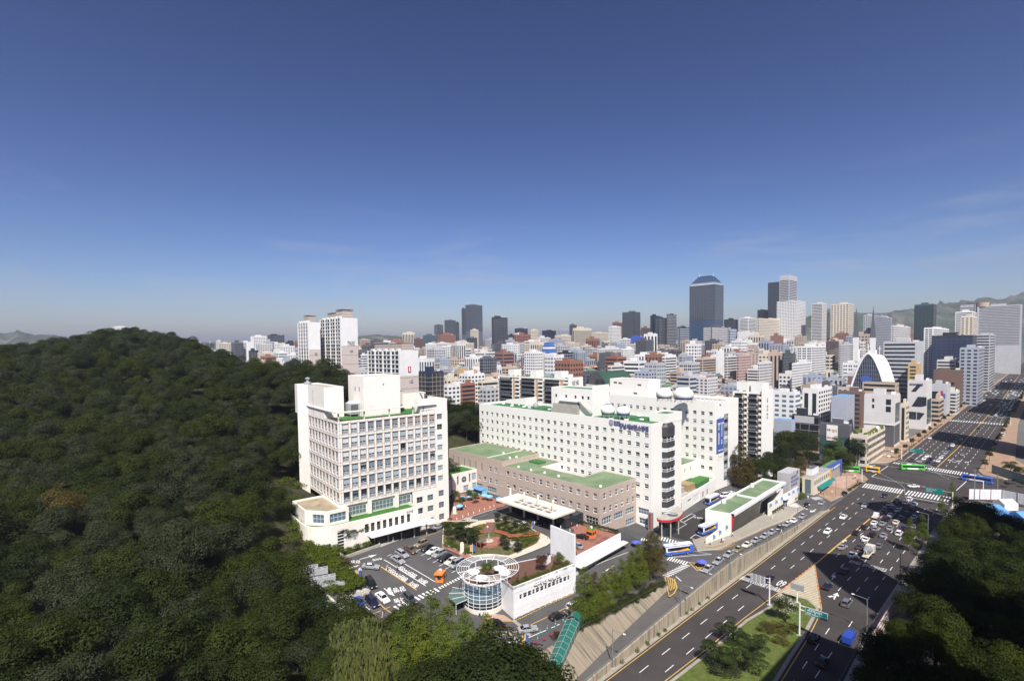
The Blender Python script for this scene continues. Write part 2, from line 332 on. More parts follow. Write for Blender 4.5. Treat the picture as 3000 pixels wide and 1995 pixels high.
# --- sheets and stripes laid on the terrain
def drape_mesh(name,poly,dz,mat,step=3.5,zf=None):
 zf=zf or S;bm=bmesh.new();vs=[bm.verts.new((p[0],p[1],0))for p in poly]
 for t in tessellate_polygon([[Vector((p[0],p[1],0))for p in poly]]):
  try:bm.faces.new([vs[i]for i in t])
  except ValueError:pass
 for _ in range(7):
  e=[e for e in bm.edges if e.calc_length()>step]
  if not e:break
  bmesh.ops.subdivide_edges(bm,edges=e,cuts=1);bmesh.ops.triangulate(bm,faces=bm.faces[:])
 bmesh.ops.recalc_face_normals(bm,faces=bm.faces[:])
 for v in bm.verts:v.co.z=zf(v.co.x,v.co.y)+dz
 for f in bm.faces:
  f.normal_update()
  if f.normal.z<0:f.normal_flip()
 me=bpy.data.meshes.new(name);bm.to_mesh(me);bm.free();me.materials.append(mat);return me
def drape(name,poly,dz,mat,parent=None,step=3.5,zf=None,**k):
 return put(name,drape_mesh(name,poly,dz,mat,step,zf),parent,**k)
flat=lambda u,v:RZ
def strip(name,pts,w,dz,mat,parent,zf=None):
 zf=zf or S;mb=MB()
 for p,q in zip(pts,pts[1:]):
  L=math.dist(p,q);d=((q[0]-p[0])/L,(q[1]-p[1])/L);n=(-d[1]*w/2,d[0]*w/2);k=1 if zf is flat else max(1,int(L/2.5))
  for i in range(k):
   a=(p[0]+d[0]*L*i/k,p[1]+d[1]*L*i/k);b=(p[0]+d[0]*L*(i+1)/k,p[1]+d[1]*L*(i+1)/k)
   P=[(a[0]-n[0],a[1]-n[1]),(b[0]-n[0],b[1]-n[1]),(b[0]+n[0],b[1]+n[1]),(a[0]+n[0],a[1]+n[1])]
   mb.face([(x,y,zf(x,y)+dz)for x,y in P],mat)
 return mb.build(name,parent)
def zebra(parent,a,b,c,n,duty,mat,dz,zf=None,name='crosswalk'):
 """bars between the line a-b (their near ends) and the parallel line a-c across; each bar is a piece of its own"""
 root=put(name,None,parent);zf=zf or S
 for i in range(n):
  t0,t1=(i+.5-duty/2)/n,(i+.5+duty/2)/n;f=lambda t,s:(a[0]+(b[0]-a[0])*t+(c[0]-a[0])*s,a[1]+(b[1]-a[1])*t+(c[1]-a[1])*s)
  P=[f(t0,0),f(t1,0),f(t1,1),f(t0,1)];mb=MB();mb.face([(x,y,zf(x,y)+dz)for x,y in P],mat);mb.build('crosswalk_bar',root)
 return root
def kerb(name,pts,parent=None,h=0.14,w=0.35,zf=None,mat=None,**k):
 zf=zf or S;mb=MB()
 for p,q in zip(pts,pts[1:]):
  L=math.dist(p,q);d=((q[0]-p[0])/L,(q[1]-p[1])/L);m=1 if zf is flat else max(1,int(L/4))
  for i in range(m):
   a=(p[0]+d[0]*L*i/m,p[1]+d[1]*L*i/m);b=(p[0]+d[0]*L*(i+1)/m,p[1]+d[1]*L*(i+1)/m);n=(-d[1]*w/2,d[0]*w/2)
   P=[(a[0]-n[0],a[1]-n[1]),(b[0]-n[0],b[1]-n[1]),(b[0]+n[0],b[1]+n[1]),(a[0]+n[0],a[1]+n[1])]
   mb.prism(P,[zf(x,y)-.2 for x,y in P],[zf(x,y)+h for x,y in P],mat or kerb_mat)
 return mb.build(name,parent,**k)
def G(*pp,z=RZ):return[un(x,y,z)for x,y in pp]
def A(*pp):return[at(x,y)for x,y in pp]
# --- the avenue
mb=MB();mb.face([(-150,28,RZ-.02),(356,26.3,RZ-.02),(356,63.7,RZ-.02),(-150,63.9,RZ-.02)],asphalt)
mb.face([(356,26.3,RZ-.02),(3200,26.3,RZ-.02),(3200,62,RZ-.02),(356,63.7,RZ-.02)],asphalt)
mb.face([(306,63.6,RZ-.03),(352,63.6,RZ-.03),(356,260,RZ-.03),(318,260,RZ-.03)],asphalt);mb.face([(304,26.4,RZ-.03),(303,-200,RZ-.03),(355,-200,RZ-.03),(356,26.4,RZ-.03)],asphalt)
avenue=mb.build('avenue',kind='structure')
def lane(v0,u0,u1,v1=None,w=0.16,mat=paint_white,name='lane_line'):
 strip(name,[(u0,v0),(u1,v0 if v1 is None else v1)],w,.012,mat,avenue,flat)
def dashes(v0,u0,u1,v1=None,per=9.15,L=3.6,w=0.17,piece=True):
 v1=v0 if v1 is None else v1;n=int((u1-u0)/per)
 if piece:
  me=None
  for i in range(n):
   u=u0+i*per;v=v0+(v1-v0)*(u-u0)/(u1-u0)
   if me is None:
    mb=MB();mb.face([(0,-w/2,0),(L,-w/2,0),(L,w/2,0),(0,w/2,0)],paint_white);me=mb.mesh('lane_dash')
   put('lane_dash',me,avenue,(u,v,RZ+.012),math.atan2(v1-v0,u1-u0))
 else:
  mb=MB()
  for i in range(n):
   u=u0+i*per;v=v0+(v1-v0)*(u-u0)/(u1-u0);mb.face([(u,v-w/2,RZ+.012),(u+L,v-w/2,RZ+.012),(u+L,v+w/2,RZ+.012),(u,v+w/2,RZ+.012)],paint_white)
  mb.build('far_lane_dashes',avenue,kind='stuff')
dashes(59.7,73.9,160,59.2);dashes(59.0,165.2,285,58.6);dashes(56.0,68.9,148,55.5);dashes(54.9,169.9,285,54.0)
dashes(35.2,100.5,148,36.6);dashes(32.6,99,155,33.4);dashes(33.4,162.7,285,31.9);dashes(36.8,158,285,35.4);dashes(40.4,164,285,38.9);dashes(44.4,173,285,42.6);dashes(47.6,190,285,45.2)
lane(63.2,-100,248,62.6,.2,paint_yellow,'edge_line');strip('edge_line',[(40,56.3),(94,54.3),(110,53.5),(130,53.0),(149.6,51.9),(178,50.6)],.2,.012,paint_yellow,avenue,flat)
strip('centre_line',[(178,50.5),(199.4,50.0),(236.7,48.8),(287.5,47.0)],.45,.014,paint_yellow,avenue,flat)
strip('edge_line',[(40,37.8),(110,37.3),(131.5,38.6),(143,39.7),(149.8,40.6),(178.2,50.4)],.2,.012,paint_yellow,avenue,flat)
lane(43.1,366,437,41.6,.4,paint_yellow,'centre_line');lane(41.6,437,800,40.0,.4,paint_yellow,'centre_line');lane(40.0,830,1480,46,.5,paint_yellow,'centre_line')
for v0,v1 in((59.0,58.0),(55.2,54.0),(51.6,49.6),(47.8,45.3),(40.0,37.6),(36.0,34.0),(32,30.4)):dashes(v0,372,580,v1,per=12,L=4.5,w=.24)
for v0 in(57.5,53.5,49.5,45,36.8,33.4,30):dashes(v0,604,1450,per=16,L=5,w=.35,piece=False)
for v0,v1 in((59.0,58.4),(55.2,54.4),(51.6,50.6)):lane(v0+.05,372,405,v1,.2)
zebra(avenue,(290.6,62.6),(290.2,46.8),(295.0,62.6),15,.5,paint_white,.012,flat);zebra(avenue,(295.6,62.9),(294.9,47.0),(300.2,62.9),15,.5,paint_white,.012,flat)
zebra(avenue,(290.2,45.8),(289.9,29.8),(294.6,45.8),14,.5,paint_white,.012,flat);zebra(avenue,(295.2,45.8),(294.9,29.8),(299.6,45.8),14,.5,paint_white,.012,flat)
zebra(avenue,(360.5,62.6),(357.0,45.5),(364.6,62.4),16,.5,paint_white,.012,flat);zebra(avenue,(355.0,45.6),(352.4,29.5),(359.2,45.6),15,.5,paint_white,.012,flat);zebra(avenue,(360.0,45.6),(357.4,29.5),(363.6,45.6),15,.5,paint_white,.012,flat)
for u in(585,591,810,1499):
 mb=MB()
 for i in range(20):v=60.5-i*1.75;mb.face([(u,v,RZ+.012),(u+4,v,RZ+.012),(u+4,v+.9,RZ+.012),(u,v+.9,RZ+.012)],paint_white)
 mb.build('far_crosswalk',avenue)
strip('stop_line',[(369,61.5),(366.8,45.2)],.5,.012,paint_white,avenue,flat);strip('stop_line',[(286.6,44.9),(286.2,29.6)],.4,.012,paint_white,avenue,flat)
def toothed(pts,w=.18):
 strip('guide_line',pts,w,.012,paint_white,avenue,flat)
 mb=MB()
 for p,q in zip(pts,pts[1:]):
  L=math.dist(p,q);d=((q[0]-p[0])/L,(q[1]-p[1])/L);n=int(L/1.9)
  for i in range(n):
   a=(p[0]+d[0]*L*i/n,p[1]+d[1]*L*i/n);mb.face([(a[0],a[1],RZ+.013),(a[0]+.5*d[0]+1.0,a[1]+.5*d[1]-.9,RZ+.013),(a[0]+.8*d[0]+1.0,a[1]+.8*d[1]-.9,RZ+.013),(a[0]+.3*d[0],a[1]+.3*d[1],RZ+.013)],paint_white)
 mb.build('guide_teeth',avenue)
r7=lambda x,y:(2300+x/3.369,1000+y/3.369)
toothed(G(*[r7(*p)for p in((855,1335),(1010,1370),(1190,1400),(1400,1440),(1580,1478))]));toothed(G(*[r7(*p)for p in((1040,1235),(1120,1245),(1390,1275),(1560,1310),(1720,1345))]))
strip('stop_line',G(*[r7(*p)for p in((855,1335),(1018,1228))]),.3,.012,paint_white,avenue,flat)
strip('stop_line',G(*[r7(*p)for p in((1690,1470),(1790,1380))]),.3,.012,paint_white,avenue,flat)
def dotted(pts):
 for p,q in zip(pts,pts[1:]):
  n=max(1,int(math.dist(p,q)/2.4))
  for i in range(n):f=lambda t:(p[0]+(q[0]-p[0])*t/n,p[1]+(q[1]-p[1])*t/n);strip('guide_dash',[f(i),f(i+.5)],.18,.012,paint_white,avenue,flat)
dotted(G(*[r7(*p)for p in((940,1300),(1060,1365),(1140,1410),(1180,1450),(1180,1495))]));dotted(G(*[r7(*p)for p in((1480,1285),(1560,1335),(1640,1365))]))
def road_text(s,p,ang,size,sx=1.0,mat=paint_white,zf=None,parent=None,bold=.02):
 me=text_mesh(s,size,mat,0,'CENTER',bold,sx);zf=zf or S;o=put('road_lettering',me,parent or avenue,(p[0],p[1],0),ang)
 if zf is flat:o.location.z=RZ+.013
 else:
  c,sn=math.cos(ang),math.sin(ang);vs=me.vertices
  for v in vs:v.co.z=zf(p[0]+v.co.x*c-v.co.y*sn,p[1]+v.co.x*sn+v.co.y*c)+.075
 return o
U_DOWN=math.pi/2
for v in(61.3,57.5,53.2):road_text('60',(159.5 if v<56 else 158.0,v),U_DOWN,6.4,.33,zf=flat,bold=.05)
for v,s in((61.3,'매봉터널'),(57.5,'매봉터널'),(53.6,'매봉터널')):road_text(s,(153.8,v),U_DOWN,3.3,.30,zf=flat,bold=.03)
for v in(41.2,37.6,34.5):road_text('성수대교',(188.0,v+.8),-U_DOWN,3.4,.26,zf=flat)
for v in(40.5,36.5,33):road_text('60',(391,v),-U_DOWN,5.5,.36,zf=flat,bold=.05)
def arrow_mesh(kind='straight',L=5.0):
 mb=MB();w=.09*L/3
 if kind=='turn':
  mb.face([(0,-w,0),(.62*L,-w,0),(.62*L,w,0),(0,w,0)],paint_white);mb.face([(.55*L,w,0),(.62*L,w,0),(.66*L,.24*L,0),(.56*L,.24*L,0)],paint_white);mb.face([(.45*L,.22*L,0),(.77*L,.22*L,0),(.61*L,.40*L,0)],paint_white)
 else:
  mb.face([(0,-w,0),(.6*L,-w,0),(.6*L,w,0),(0,w,0)],paint_white);mb.face([(.55*L,-.16*L,0),(L,0,0),(.55*L,.16*L,0)],paint_white)
  if kind=='both':mb.face([(.30*L,w,0),(.42*L,w,0),(.34*L,.2*L,0),(.2*L,.2*L,0)],paint_white);mb.face([(.1*L,.17*L,0),(.44*L,.17*L,0),(.16*L,.34*L,0)],paint_white)
 return mb.mesh('road_arrow')
ARR={k:arrow_mesh(k)for k in('straight','turn','both')}
def arrow(p,ang,kind='straight',parent=None,zf=None,s=1.0):
 zf=zf or S;o=put('road_arrow',ARR[kind],parent or lot,(p[0],p[1],0),ang);o.scale=(s,s,1)
 q=(p[0]+2.5*s*math.cos(ang),p[1]+2.5*s*math.sin(ang));z0,z1=zf(*p),zf(p[0]+5*s*math.cos(ang),p[1]+5*s*math.sin(ang))
 o.location.z=z0+(.08 if zf is not flat else.013);o.rotation_euler=(0,-math.atan2(z1-z0,5*s),ang);return o
arrow(G((2443,1755))[0],.08,'both',avenue,flat);arrow(G((2437,1697))[0],.05,'straight',avenue,flat,.8)
for u,v in((205,49.4),(214,46),(222,48.2),(380,53.3),(380,57),(388,46.8),(400,50)):arrow((u,v),0 if v<51 and u<300 else math.pi,'straight',avenue,flat,.9)
_tri=[(178,50.4),(149.7,51.7),(149.7,40.6)]
mb=MB();mb.face([(*p,RZ+.004)for p in[(178.0,50.45),(149.6,51.8),(151.7,49.1),(152.7,44.7),(149.2,40.6)]],pave_grey);hatch=mb.build('hatched_nose',avenue)
for i in range(26):
 t=i/26;c=150+t*27.5;half0,half1=40.6+9.8*(c-149.7)/28.3,51.7-1.2*(c-149.7)/28.3
 if half1-half0<.5:continue
 mb=MB();mb.face([(c,half0+.2,RZ+.012),(c+.55,half0+.35,RZ+.012),(c+.55-.2*(half1-half0),half1-.2,RZ+.012),(c-.2*(half1-half0),half1-.2,RZ+.012)],paint_cream);mb.build('hatch_stripe',hatch)
isl=[(40,55.6),(94.2,53.6),(110,52.8),(129.6,52.3),(141.2,50.6),(149.6,51.1),(151.6,49.1),(152.6,44.7),(149.2,41),(143,40.3),(131.5,39.2),(120.5,38.6),(110.5,37.9),(40,38.5)]
mb=MB();mb.prism(isl,RZ-.3,RZ+.16,kerb_mat,pave_grey);island=mb.build('splitter_island',kind='structure')
def inset(P,d):
 c=(sum(p[0]for p in P)/len(P),sum(p[1]for p in P)/len(P));out=[]
 for i,p in enumerate(P):
  a,b=P[i-1],P[(i+1)%len(P)];t=Vector((b[0]-a[0],b[1]-a[1])).normalized();n=Vector((-t.y,t.x))
  ar=sum(P[k][0]*P[(k+1)%len(P)][1]-P[(k+1)%len(P)][0]*P[k][1]for k in range(len(P)))
  if ar<0:n=-n
  out.append((p[0]+n.x*d,p[1]+n.y*d))
 return out
lawn_poly=inset(isl,.75);drape('lawn',lawn_poly,.20,lawn_mat,island,zf=flat)
mb=MB();mb.prism([(-120,63.6),(236,63.25),(241,62.9),(243,63.5),(237,64.3),(-120,64.6)],RZ-.3,RZ+.15,kerb_mat,pave_grey);mb.build('wall_verge',kind='structure')
mb=MB();mb.prism([(-60,20),(-60,26),(100,27.6),(157,29.8),(240,29.2),(285,28.2),(296,26.6),(297,10),(285,22),(240,24)],RZ-.3,RZ+.14,kerb_mat,pave_grey);mb.build('east_pavement',kind='structure')
mb=MB();mb.prism([(366,8),(357,16),(362,24),(370,26.3),(1500,26.3),(1500,20),(600,19),(420,14),(400,8)],RZ-.3,RZ+.14,kerb_mat,pave_brown);mb.build('far_east_pavement',kind='structure')
mb=MB();mb.prism([(352.6,110),(352.4,82),(355,70.5),(360,65.8),(370,62.9),(385,61.8),(1500,61.8),(1500,70),(460,70),(456,110)],RZ-.3,RZ+.14,kerb_mat,pave_brown);mb.build('far_west_pavement',kind='structure')
corner_poly=[(246,66.6),(257.8,65.6),(276.1,64.4),(304.7,63.6),(310,63.8),(316.6,66.7),(323.5,73.6),(320,112),(246,112)]
mb=MB();mb.prism(corner_poly,RZ-.3,RZ+.15,kerb_mat,pave_brown);corner=mb.build('corner_plaza',kind='structure')
mb=MB();mb.face([(281,67.5,RZ+.16),(311,66.6,RZ+.16),(313,70,RZ+.16),(303,79,RZ+.16),(283,74,RZ+.16)],pave_pink);mb.build('pink_paving',corner)
# --- taxi road, ramp and retaining walls
wall_u=[(-20,RZ+.9),(70,RZ+.9),(80,-7.6),(91,-6.9),(105,-5.9),(119,-5.0),(135,-4.1),(151,-3.5),(160,-3.9),(176,-5.2),(190,-6.1),(203,-6.8),(220,-7.8),(236,-8.4)]
def wtop(u):return float(np.interp(u,[a for a,b in wall_u],[b for a,b in wall_u]))
rw=thing('retaining_wall','long stained concrete retaining wall between the taxi road and the avenue','wall',(70,64.4,RZ))
u=72.0
while u<236:
 e=min(u+6.2,236);mb=MB();a,b=wtop(u),wtop(e);mb.prism([(u+.03,64.2),(e-.03,64.2),(e-.03,64.62),(u+.03,64.62)],RZ-.2,[a,b,b,a],wall_conc)
 mb.build('wall_panel',rw,(-70,-64.4,-RZ));u=e
mb=MB();us=np.arange(72,237,4.1)
mb.path([(u,64.45,wtop(u)+.55)for u in us],.05,pole_grey);mb.path([(u,64.45,wtop(u)+.28)for u in us],.04,pole_grey)
for u in us:mb.tube((u,64.45,wtop(u)-.1),(u,64.45,wtop(u)+.58),.05,pole_grey,5)
mb.build('railing',rw,(-70,-64.4,-RZ))
def ramp_z(u,v=0):return float(np.interp(u,[40,72,80,92,105,118,128],[RZ+.02,RZ+.02,-8.6,-7.6,-6.6,-5.6,-5.0]))
mb=MB()
for u0 in np.arange(60,124,4.0):
 u1=min(u0+4,124);P=[(u0,64.62),(u1,64.62),(u1,71),(u0,71)];mb.face([(x,y,ramp_z(x))for x,y in P],asphalt_taxi)
mb.build('ramp',kind='structure')
bw=thing('battered_wall','tall stained concrete wall with trailing ivy below the row of trees','wall',(60,74,RZ));us=[62,68,74,80,86,92,98,104,110,116,121,124.5]
def wbase(u):return(u,float(np.interp(u,[60,78.6,101.4,118,125],[65.9,66.7,68.5,69.6,70.4])))
def wtop1(u):return float(np.interp(u,[60,88,106,124],[-4.6,-4.6,-4.7,-4.5]))
for a,b in zip(us,us[1:]):
 mb=MB();a+=.03;b-=.03;A0,B0=wbase(a),wbase(b);ta,tb=(a,w1v(a)),(b,w1v(b))
 mb.face([(*A0,ramp_z(a)-.3),(*B0,ramp_z(b)-.3),(*tb,wtop1(b)),(*ta,wtop1(a))],batter_conc);mb.face([(*ta,wtop1(a)),(*tb,wtop1(b)),(b,tb[1]+.5,wtop1(b)),(a,ta[1]+.5,wtop1(a))],batter_conc);mb.build('wall_panel',bw,(-60,-74,-RZ))
mb=MB();mb.face([(*wbase(124.5),-5.8),(124.5,73.5,-5.3),(124.5,73.5,-4.5),(124.5,w1v(124.5),-4.5)],batter_conc);mb.build('wall_panel',bw,(-60,-74,-RZ))
mb=MB()
for u in np.arange(64,124.6,2.4):mb.tube((u,w1v(u)+.25,-4.9),(u,w1v(u)+.25,-3.6),.035,metal_dark,4)
for h in(-3.65,-4.1):mb.path([(u,w1v(u)+.25,h)for u in np.arange(64,124.6,6)],.03,metal_dark,4)
mb.build('railing',bw,(-60,-74,-RZ))
drape('taxi_road',[(124.5,64.7),(236,64.7),(244,64.2),(252,67.0),(244,70.5),(215,69.6),(190,71.2),(170,71.8),(158,72.0),(150,75.5),(125,72)],.05,asphalt_taxi,kind='structure')
walk=drape('glass_front_pavement',[(152,76.6),(158.5,72.4),(171,72.2),(190,71.6),(216,70.0),(236,70.8),(238,76),(222,76.5),(176,79),(160,82.5)],.16,pave_grey,kind='structure')
kerb('kerb',[(152,76.6),(158.5,72.4),(171,72.2),(190,71.6),(216,70.0),(236,70.8)],walk,.2,.3);strip('kerb_line',[(151.5,76.6),(158.2,71.9),(171,71.7),(190,71.1),(216,69.5)],.2,.075,paint_yellow,walk)
# --- building helpers
def bpart(t,mb,name,smooth=False,**k):return mb.build(name,t,tuple(-c for c in t.location),0,smooth,**k)
def facade(mb,P0,d,L,z0,z1,ops,depth,mat,reveal=None):
 """wall from P0 along d (left to right seen from outside) with real openings (a0,a1,b0,b1)"""
 n=(d[1],-d[0]);ops=[o for o in ops if o[0]>.01 and o[1]<L-.01 and o[2]>z0 and o[3]<z1]
 xs=sorted({0.0,L}|{round(o[0],3)for o in ops}|{round(o[1],3)for o in ops});zs=sorted({z0,z1}|{round(o[2],3)for o in ops}|{round(o[3],3)for o in ops})
 P=lambda a,z,q=0.0:(P0[0]+d[0]*a-n[0]*q,P0[1]+d[1]*a-n[1]*q,z)
 hole={}
 for o in ops:
  for i in range(len(xs)-1):
   if xs[i]>=o[0]-.002 and xs[i+1]<=o[1]+.002:
    for j in range(len(zs)-1):
     if zs[j]>=o[2]-.002 and zs[j+1]<=o[3]+.002:hole[(i,j)]=1
 for i in range(len(xs)-1):
  j=0
  while j<len(zs)-1:
   if(i,j)in hole:j+=1;continue
   k=j
   while k<len(zs)-1 and(i,k)not in hole:k+=1
   mb.face([P(xs[i],zs[j]),P(xs[i+1],zs[j]),P(xs[i+1],zs[k]),P(xs[i],zs[k])],mat);j=k
 rv=reveal or mat
 for a0,a1,b0,b1 in ops:
  mb.face([P(a0,b0),P(a0,b0,depth),P(a0,b1,depth),P(a0,b1)],rv);mb.face([P(a1,b0,depth),P(a1,b0),P(a1,b1),P(a1,b1,depth)],rv)
  mb.face([P(a0,b0),P(a1,b0),P(a1,b0,depth),P(a0,b0,depth)],rv);mb.face([P(a0,b1,depth),P(a1,b1,depth),P(a1,b1),P(a0,b1)],rv)
 return ops
_WM={}
def win_mesh(w,h,style,seed):
 key=(round(w,2),round(h,2),style,seed)
 if key in _WM:return _WM[key]
 mb=MB();q=random.Random(seed*7+3)
 def pane(x0,x1,z0,z1,m,y=.02):mb.face([(x0,y,z0),(x1,y,z0),(x1,y,z1),(x0,y,z1)],m)
 def bar(x0,x1,z0,z1,m,y0=-.05,y1=.02):mb.box(x0,x1,y0,y1,z0,z1,m)
 f=.07
 if style=='hosp':
  hi=[pane_grey,pane_green,blind_grey,blind][(seed*5+1)%4]if seed else pane_grey;lo=pane_dark
  if seed==3:hi=pane_dark
  if seed==4:lo=blind_grey
  s=h*[.46,.42,.5,.38,.45,.55][seed%6]
  pane(0,w,s,h,hi);pane(0,w,0,s,lo);bar(0,w,s-.05,s+.05,frame_white)
  for x in(0,w-f):bar(x,x+f,0,h,frame_white)
  bar(f,w-f,0,f,frame_white);bar(f,w-f,h-f,h,frame_white)
  if seed%2:bar(w/2-.03,w/2+.03,f,s-.05,frame_white)
  mb.box(-.12,w+.12,-.38,-.30,-.14,-.02,frame_white)
 elif style=='lab':
  top=[blind,blind_blue,blind_grey,blind_slate,blind_tan,pane_dark,pane_blue,blind_blue][seed%8];a,b=h*.30,h*.46
  pane(0,w,b,h,top);pane(0,w,a,b,pane_dark);pane(0,w,0,a,frame_grey if seed%3 else blind_grey)
  for x in(0,w-f):bar(x,x+f,0,h,frame_grey)
  bar(f,w-f,b-.05,b+.05,frame_grey);bar(f,w-f,a-.05,a+.05,frame_white);bar(w/2-.04,w/2+.04,a+.05,b-.05,frame_white)
  if seed%4==2:pane(f,w-f,b+.05,b+(h-b)*.45,pane_dark,.01)
 elif style=='grid':
  n=max(2,int(w/1.1));m=2 if h>1.6 else 1
  pane(0,w,0,h,[pane_green,pane_dark,pane_blue][seed%3])
  for i in range(n+1):x=min(max(w*i/n,.03),w-.03);bar(x-.03,x+.03,0,h,frame_white)
  for j in range(m+1):z=min(max(h*j/m,.03),h-.03);bar(.06,w-.06,z-.03,z+.03,frame_white,-.045)
 elif style=='slit':
  pane(0,w,0,h,pane_dark);bar(0,w,h*.5,h*.5+.05,frame_grey)
 elif style=='four':
  pane(0,w,0,h,[pane_grey,pane_dark,blind_blue,pane_green][seed%4])
  for x in(0,w/2-.035,w-f):bar(x,x+f,0,h,frame_grey)
  for z in(0,h*.38,h-f):bar(f,w-f,z,z+f,frame_grey,-.045)
 _WM[key]=mb.mesh('window');return _WM[key]
def add_windows(t,P0,d,ops,depth,style,seeds=6,pick=None,name='window'):
 n=(d[1],-d[0]);a=math.atan2(d[1],d[0])
 for i,(a0,a1,b0,b1)in enumerate(ops):
  s=pick(i,a0,b0)if pick else rng.choice([0,0,1,2,2,3,4,5][:seeds+2])
  o=put(name,win_mesh(a1-a0,b1-b0,style,s),t)
  q=depth-.03;o.location=(P0[0]+d[0]*a0-n[0]*q-t.location.x,P0[1]+d[1]*a0-n[1]*q-t.location.y,b0-t.location.z);o.rotation_euler=(0,0,a)
def roof_box(mb,poly,z,par_h,w,mat,floor):
 """flat roof with parapet: floor at z, parapet rising par_h"""
 mb.face([(p[0],p[1],z+.008)for p in(poly if sum(poly[i][0]*poly[(i+1)%len(poly)][1]-poly[(i+1)%len(poly)][0]*poly[i][1]for i in range(len(poly)))>0 else poly[::-1])],floor)
 poly=inset(poly,.004);q=inset(poly,w)
 for i in range(len(poly)):
  j=(i+1)%len(poly);mb.prism([poly[i],poly[j],q[j],q[i]],z-.05,z+par_h,mat)
def plain(mb,P,z0,z1,mat):
 mb.face([(P[0][0],P[0][1],z0),(P[1][0],P[1][1],z0),(P[1][0],P[1][1],z1),(P[0][0],P[0][1],z1)],mat)
DV,DU=(0.0,-1.0),(1.0,0.0)
# --- front ward wing
W1V0,W1V1,W1U,W1B,W1T=97.4,194.2,158.5,180.0,33.6
w1=thing('hospital_wing','long white hospital wing with square windows and blue lettering near its roof edge','hospital',(W1U,W1V0,-5))
ops=[]
for k in range(26):
 c=W1V1-192.0+k*3.704
 for zt in(30.0,26.3,22.6,18.9,15.2,11.5,7.1):
  v=W1V1-c
  if(v>153 and zt<15.5 and v<192)and zt<14:continue
  if 118.4>v and zt<11 and v>104.2:continue
  ops.append((c-.88,c+.88,zt-1.65,zt))
ops.append((W1V1-102.9,W1V1-98.4,.1,2.3));ops.append((W1V1-102.5,W1V1-97.7,-3.6,-1.4))
mb=MB();facade(mb,(W1U,W1V1),DV,W1V1-W1V0,-6,W1T,ops,.32,white_wall)
plain(mb,[(W1U,W1V0),(W1B,W1V0)],-6,W1T,white_wall);plain(mb,[(W1B,W1V0),(W1B,W1V1)],-6,W1T,white_wall);plain(mb,[(W1B,W1V1),(W1U,W1V1)],-6,W1T,white_wall)
bpart(w1,mb,'wall');add_windows(w1,(W1U,W1V1),DV,[o for o in ops if o[3]>3],.32,'hosp');add_windows(w1,(W1U,W1V1),DV,ops[-2:],.32,'grid')
mb=MB();roof_box(mb,[(W1U,W1V0),(W1B,W1V0),(W1B,W1V1),(W1U,W1V1)],W1T-1.1,1.1,.35,white_wall,green_roof_dark);bpart(w1,mb,'roof')
mb=MB();st=[(169.6,97.3),(180.2,97.3),(180.2,105),(169.6,105)];mb.prism(st,W1T-1.0,35.3,white_wall,green_roof_dark);roof_box(mb,st,35.3,.7,.3,white_wall,green_roof_dark);bpart(w1,mb,'stair_tower')
bay=[(165.6,97.35),(166.7,95.7),(171.9,95.7),(173.0,97.35)]
def bay_ring(mb,z0,z1,mat,off=0.0):mb.prism([(p[0],p[1]-off*(p[1]<97))for p in bay],z0,z1,mat)
mb=MB();zt=28.0
mb.prism(bay,28.0,31.5,black_panel);b4=[(166.3,97.35),(167.4,96.4),(171.2,96.4),(172.3,97.35)]
for i in range(3):mb.face([(*bay[i],31.5),(*bay[i+1],31.5),(*b4[i+1],32.9),(*b4[i],32.9)],black_panel)
for i in range(9):z=26.1-i*3.7;mb.prism(bay,z-2.0-(.4 if i==8 else 0),z,black_panel)
bpart(w1,mb,'bay_cladding')
for i in range(9):
 z=26.1-i*3.7;mb=MB();mb.prism([(166.0,97.35),(166.9,96.0),(171.7,96.0),(172.6,97.35)],z,z+1.9,[pane_dark,blind,blind_grey][i%3]if i else pane_dark)
 mb.prism([(165.8,97.35),(166.8,95.85),(171.8,95.85),(172.8,97.35)],z+.75,z+.86,frame_white);mb.prism([(165.8,97.35),(166.8,95.85),(171.8,95.85),(172.8,97.35)],z+.02,z+.12,frame_white)
 for p in((166.9,95.9),(169.3,95.9),(171.7,95.9)):mb.box(p[0]-.06,p[0]+.06,p[1]-.02,p[1]+.1,z+.12,z+1.9,frame_white)
 bpart(w1,mb,'bay_window')
def emblem(parent,P,d,r):
 mb=MB();n=(d[1],-d[0]);q=24
 for rr,m,o in((r,letter_navy,.06),(r*.80,letter_white,.10),(r*.70,letter_navy,.13)):
  mb.face([(P[0]+n[0]*o+d[0]*rr*.86*math.cos(2*math.pi*i/q),P[1]+n[1]*o+d[1]*rr*.86*math.cos(2*math.pi*i/q),P[2]+rr*1.08*math.sin(2*math.pi*i/q))for i in range(q)],m)
 for s,m,o in((.5,letter_white,.15),(.36,letter_navy,.17)):
  mb.face([(P[0]+n[0]*o+d[0]*r*x*s,P[1]+n[1]*o+d[1]*r*x*s,P[2]+r*z*s)for x,z in((-.8,.85),(-.8,-.1),(0,-1.1),(.8,-.1),(.8,.85))],m)
 mb.face([(P[0]+n[0]*.19+d[0]*x*r,P[1]+n[1]*.19+d[1]*x*r,P[2]+z*r)for x,z in((-.05,-.3),(.05,-.3),(.05,.2),(-.05,.2))],letter_white)
 return bpart(parent,mb,'emblem')
q=on_u(1790.5,1238,W1U);emblem(w1,(q[0],q[1],q[2]),DV,1.25)
a=on_u(1815.5,1243,W1U);b=on_u(1900.5,1255,W1U)
def btext(t,s,p0,d,z,size,mat,**k):
 o=wall_text(t,s,p0,d,z,size,mat,**k);o.location-=t.location;return o
o=btext(w1,'강남세브란스병원',(W1U,a[1]),DV,a[2]-1.15,2.15,letter_navy,depth=.14,out=.16,bold=.05);w_=max(v.co.x for v in o.data.vertices);o.scale.x=(a[1]-b[1])/w_
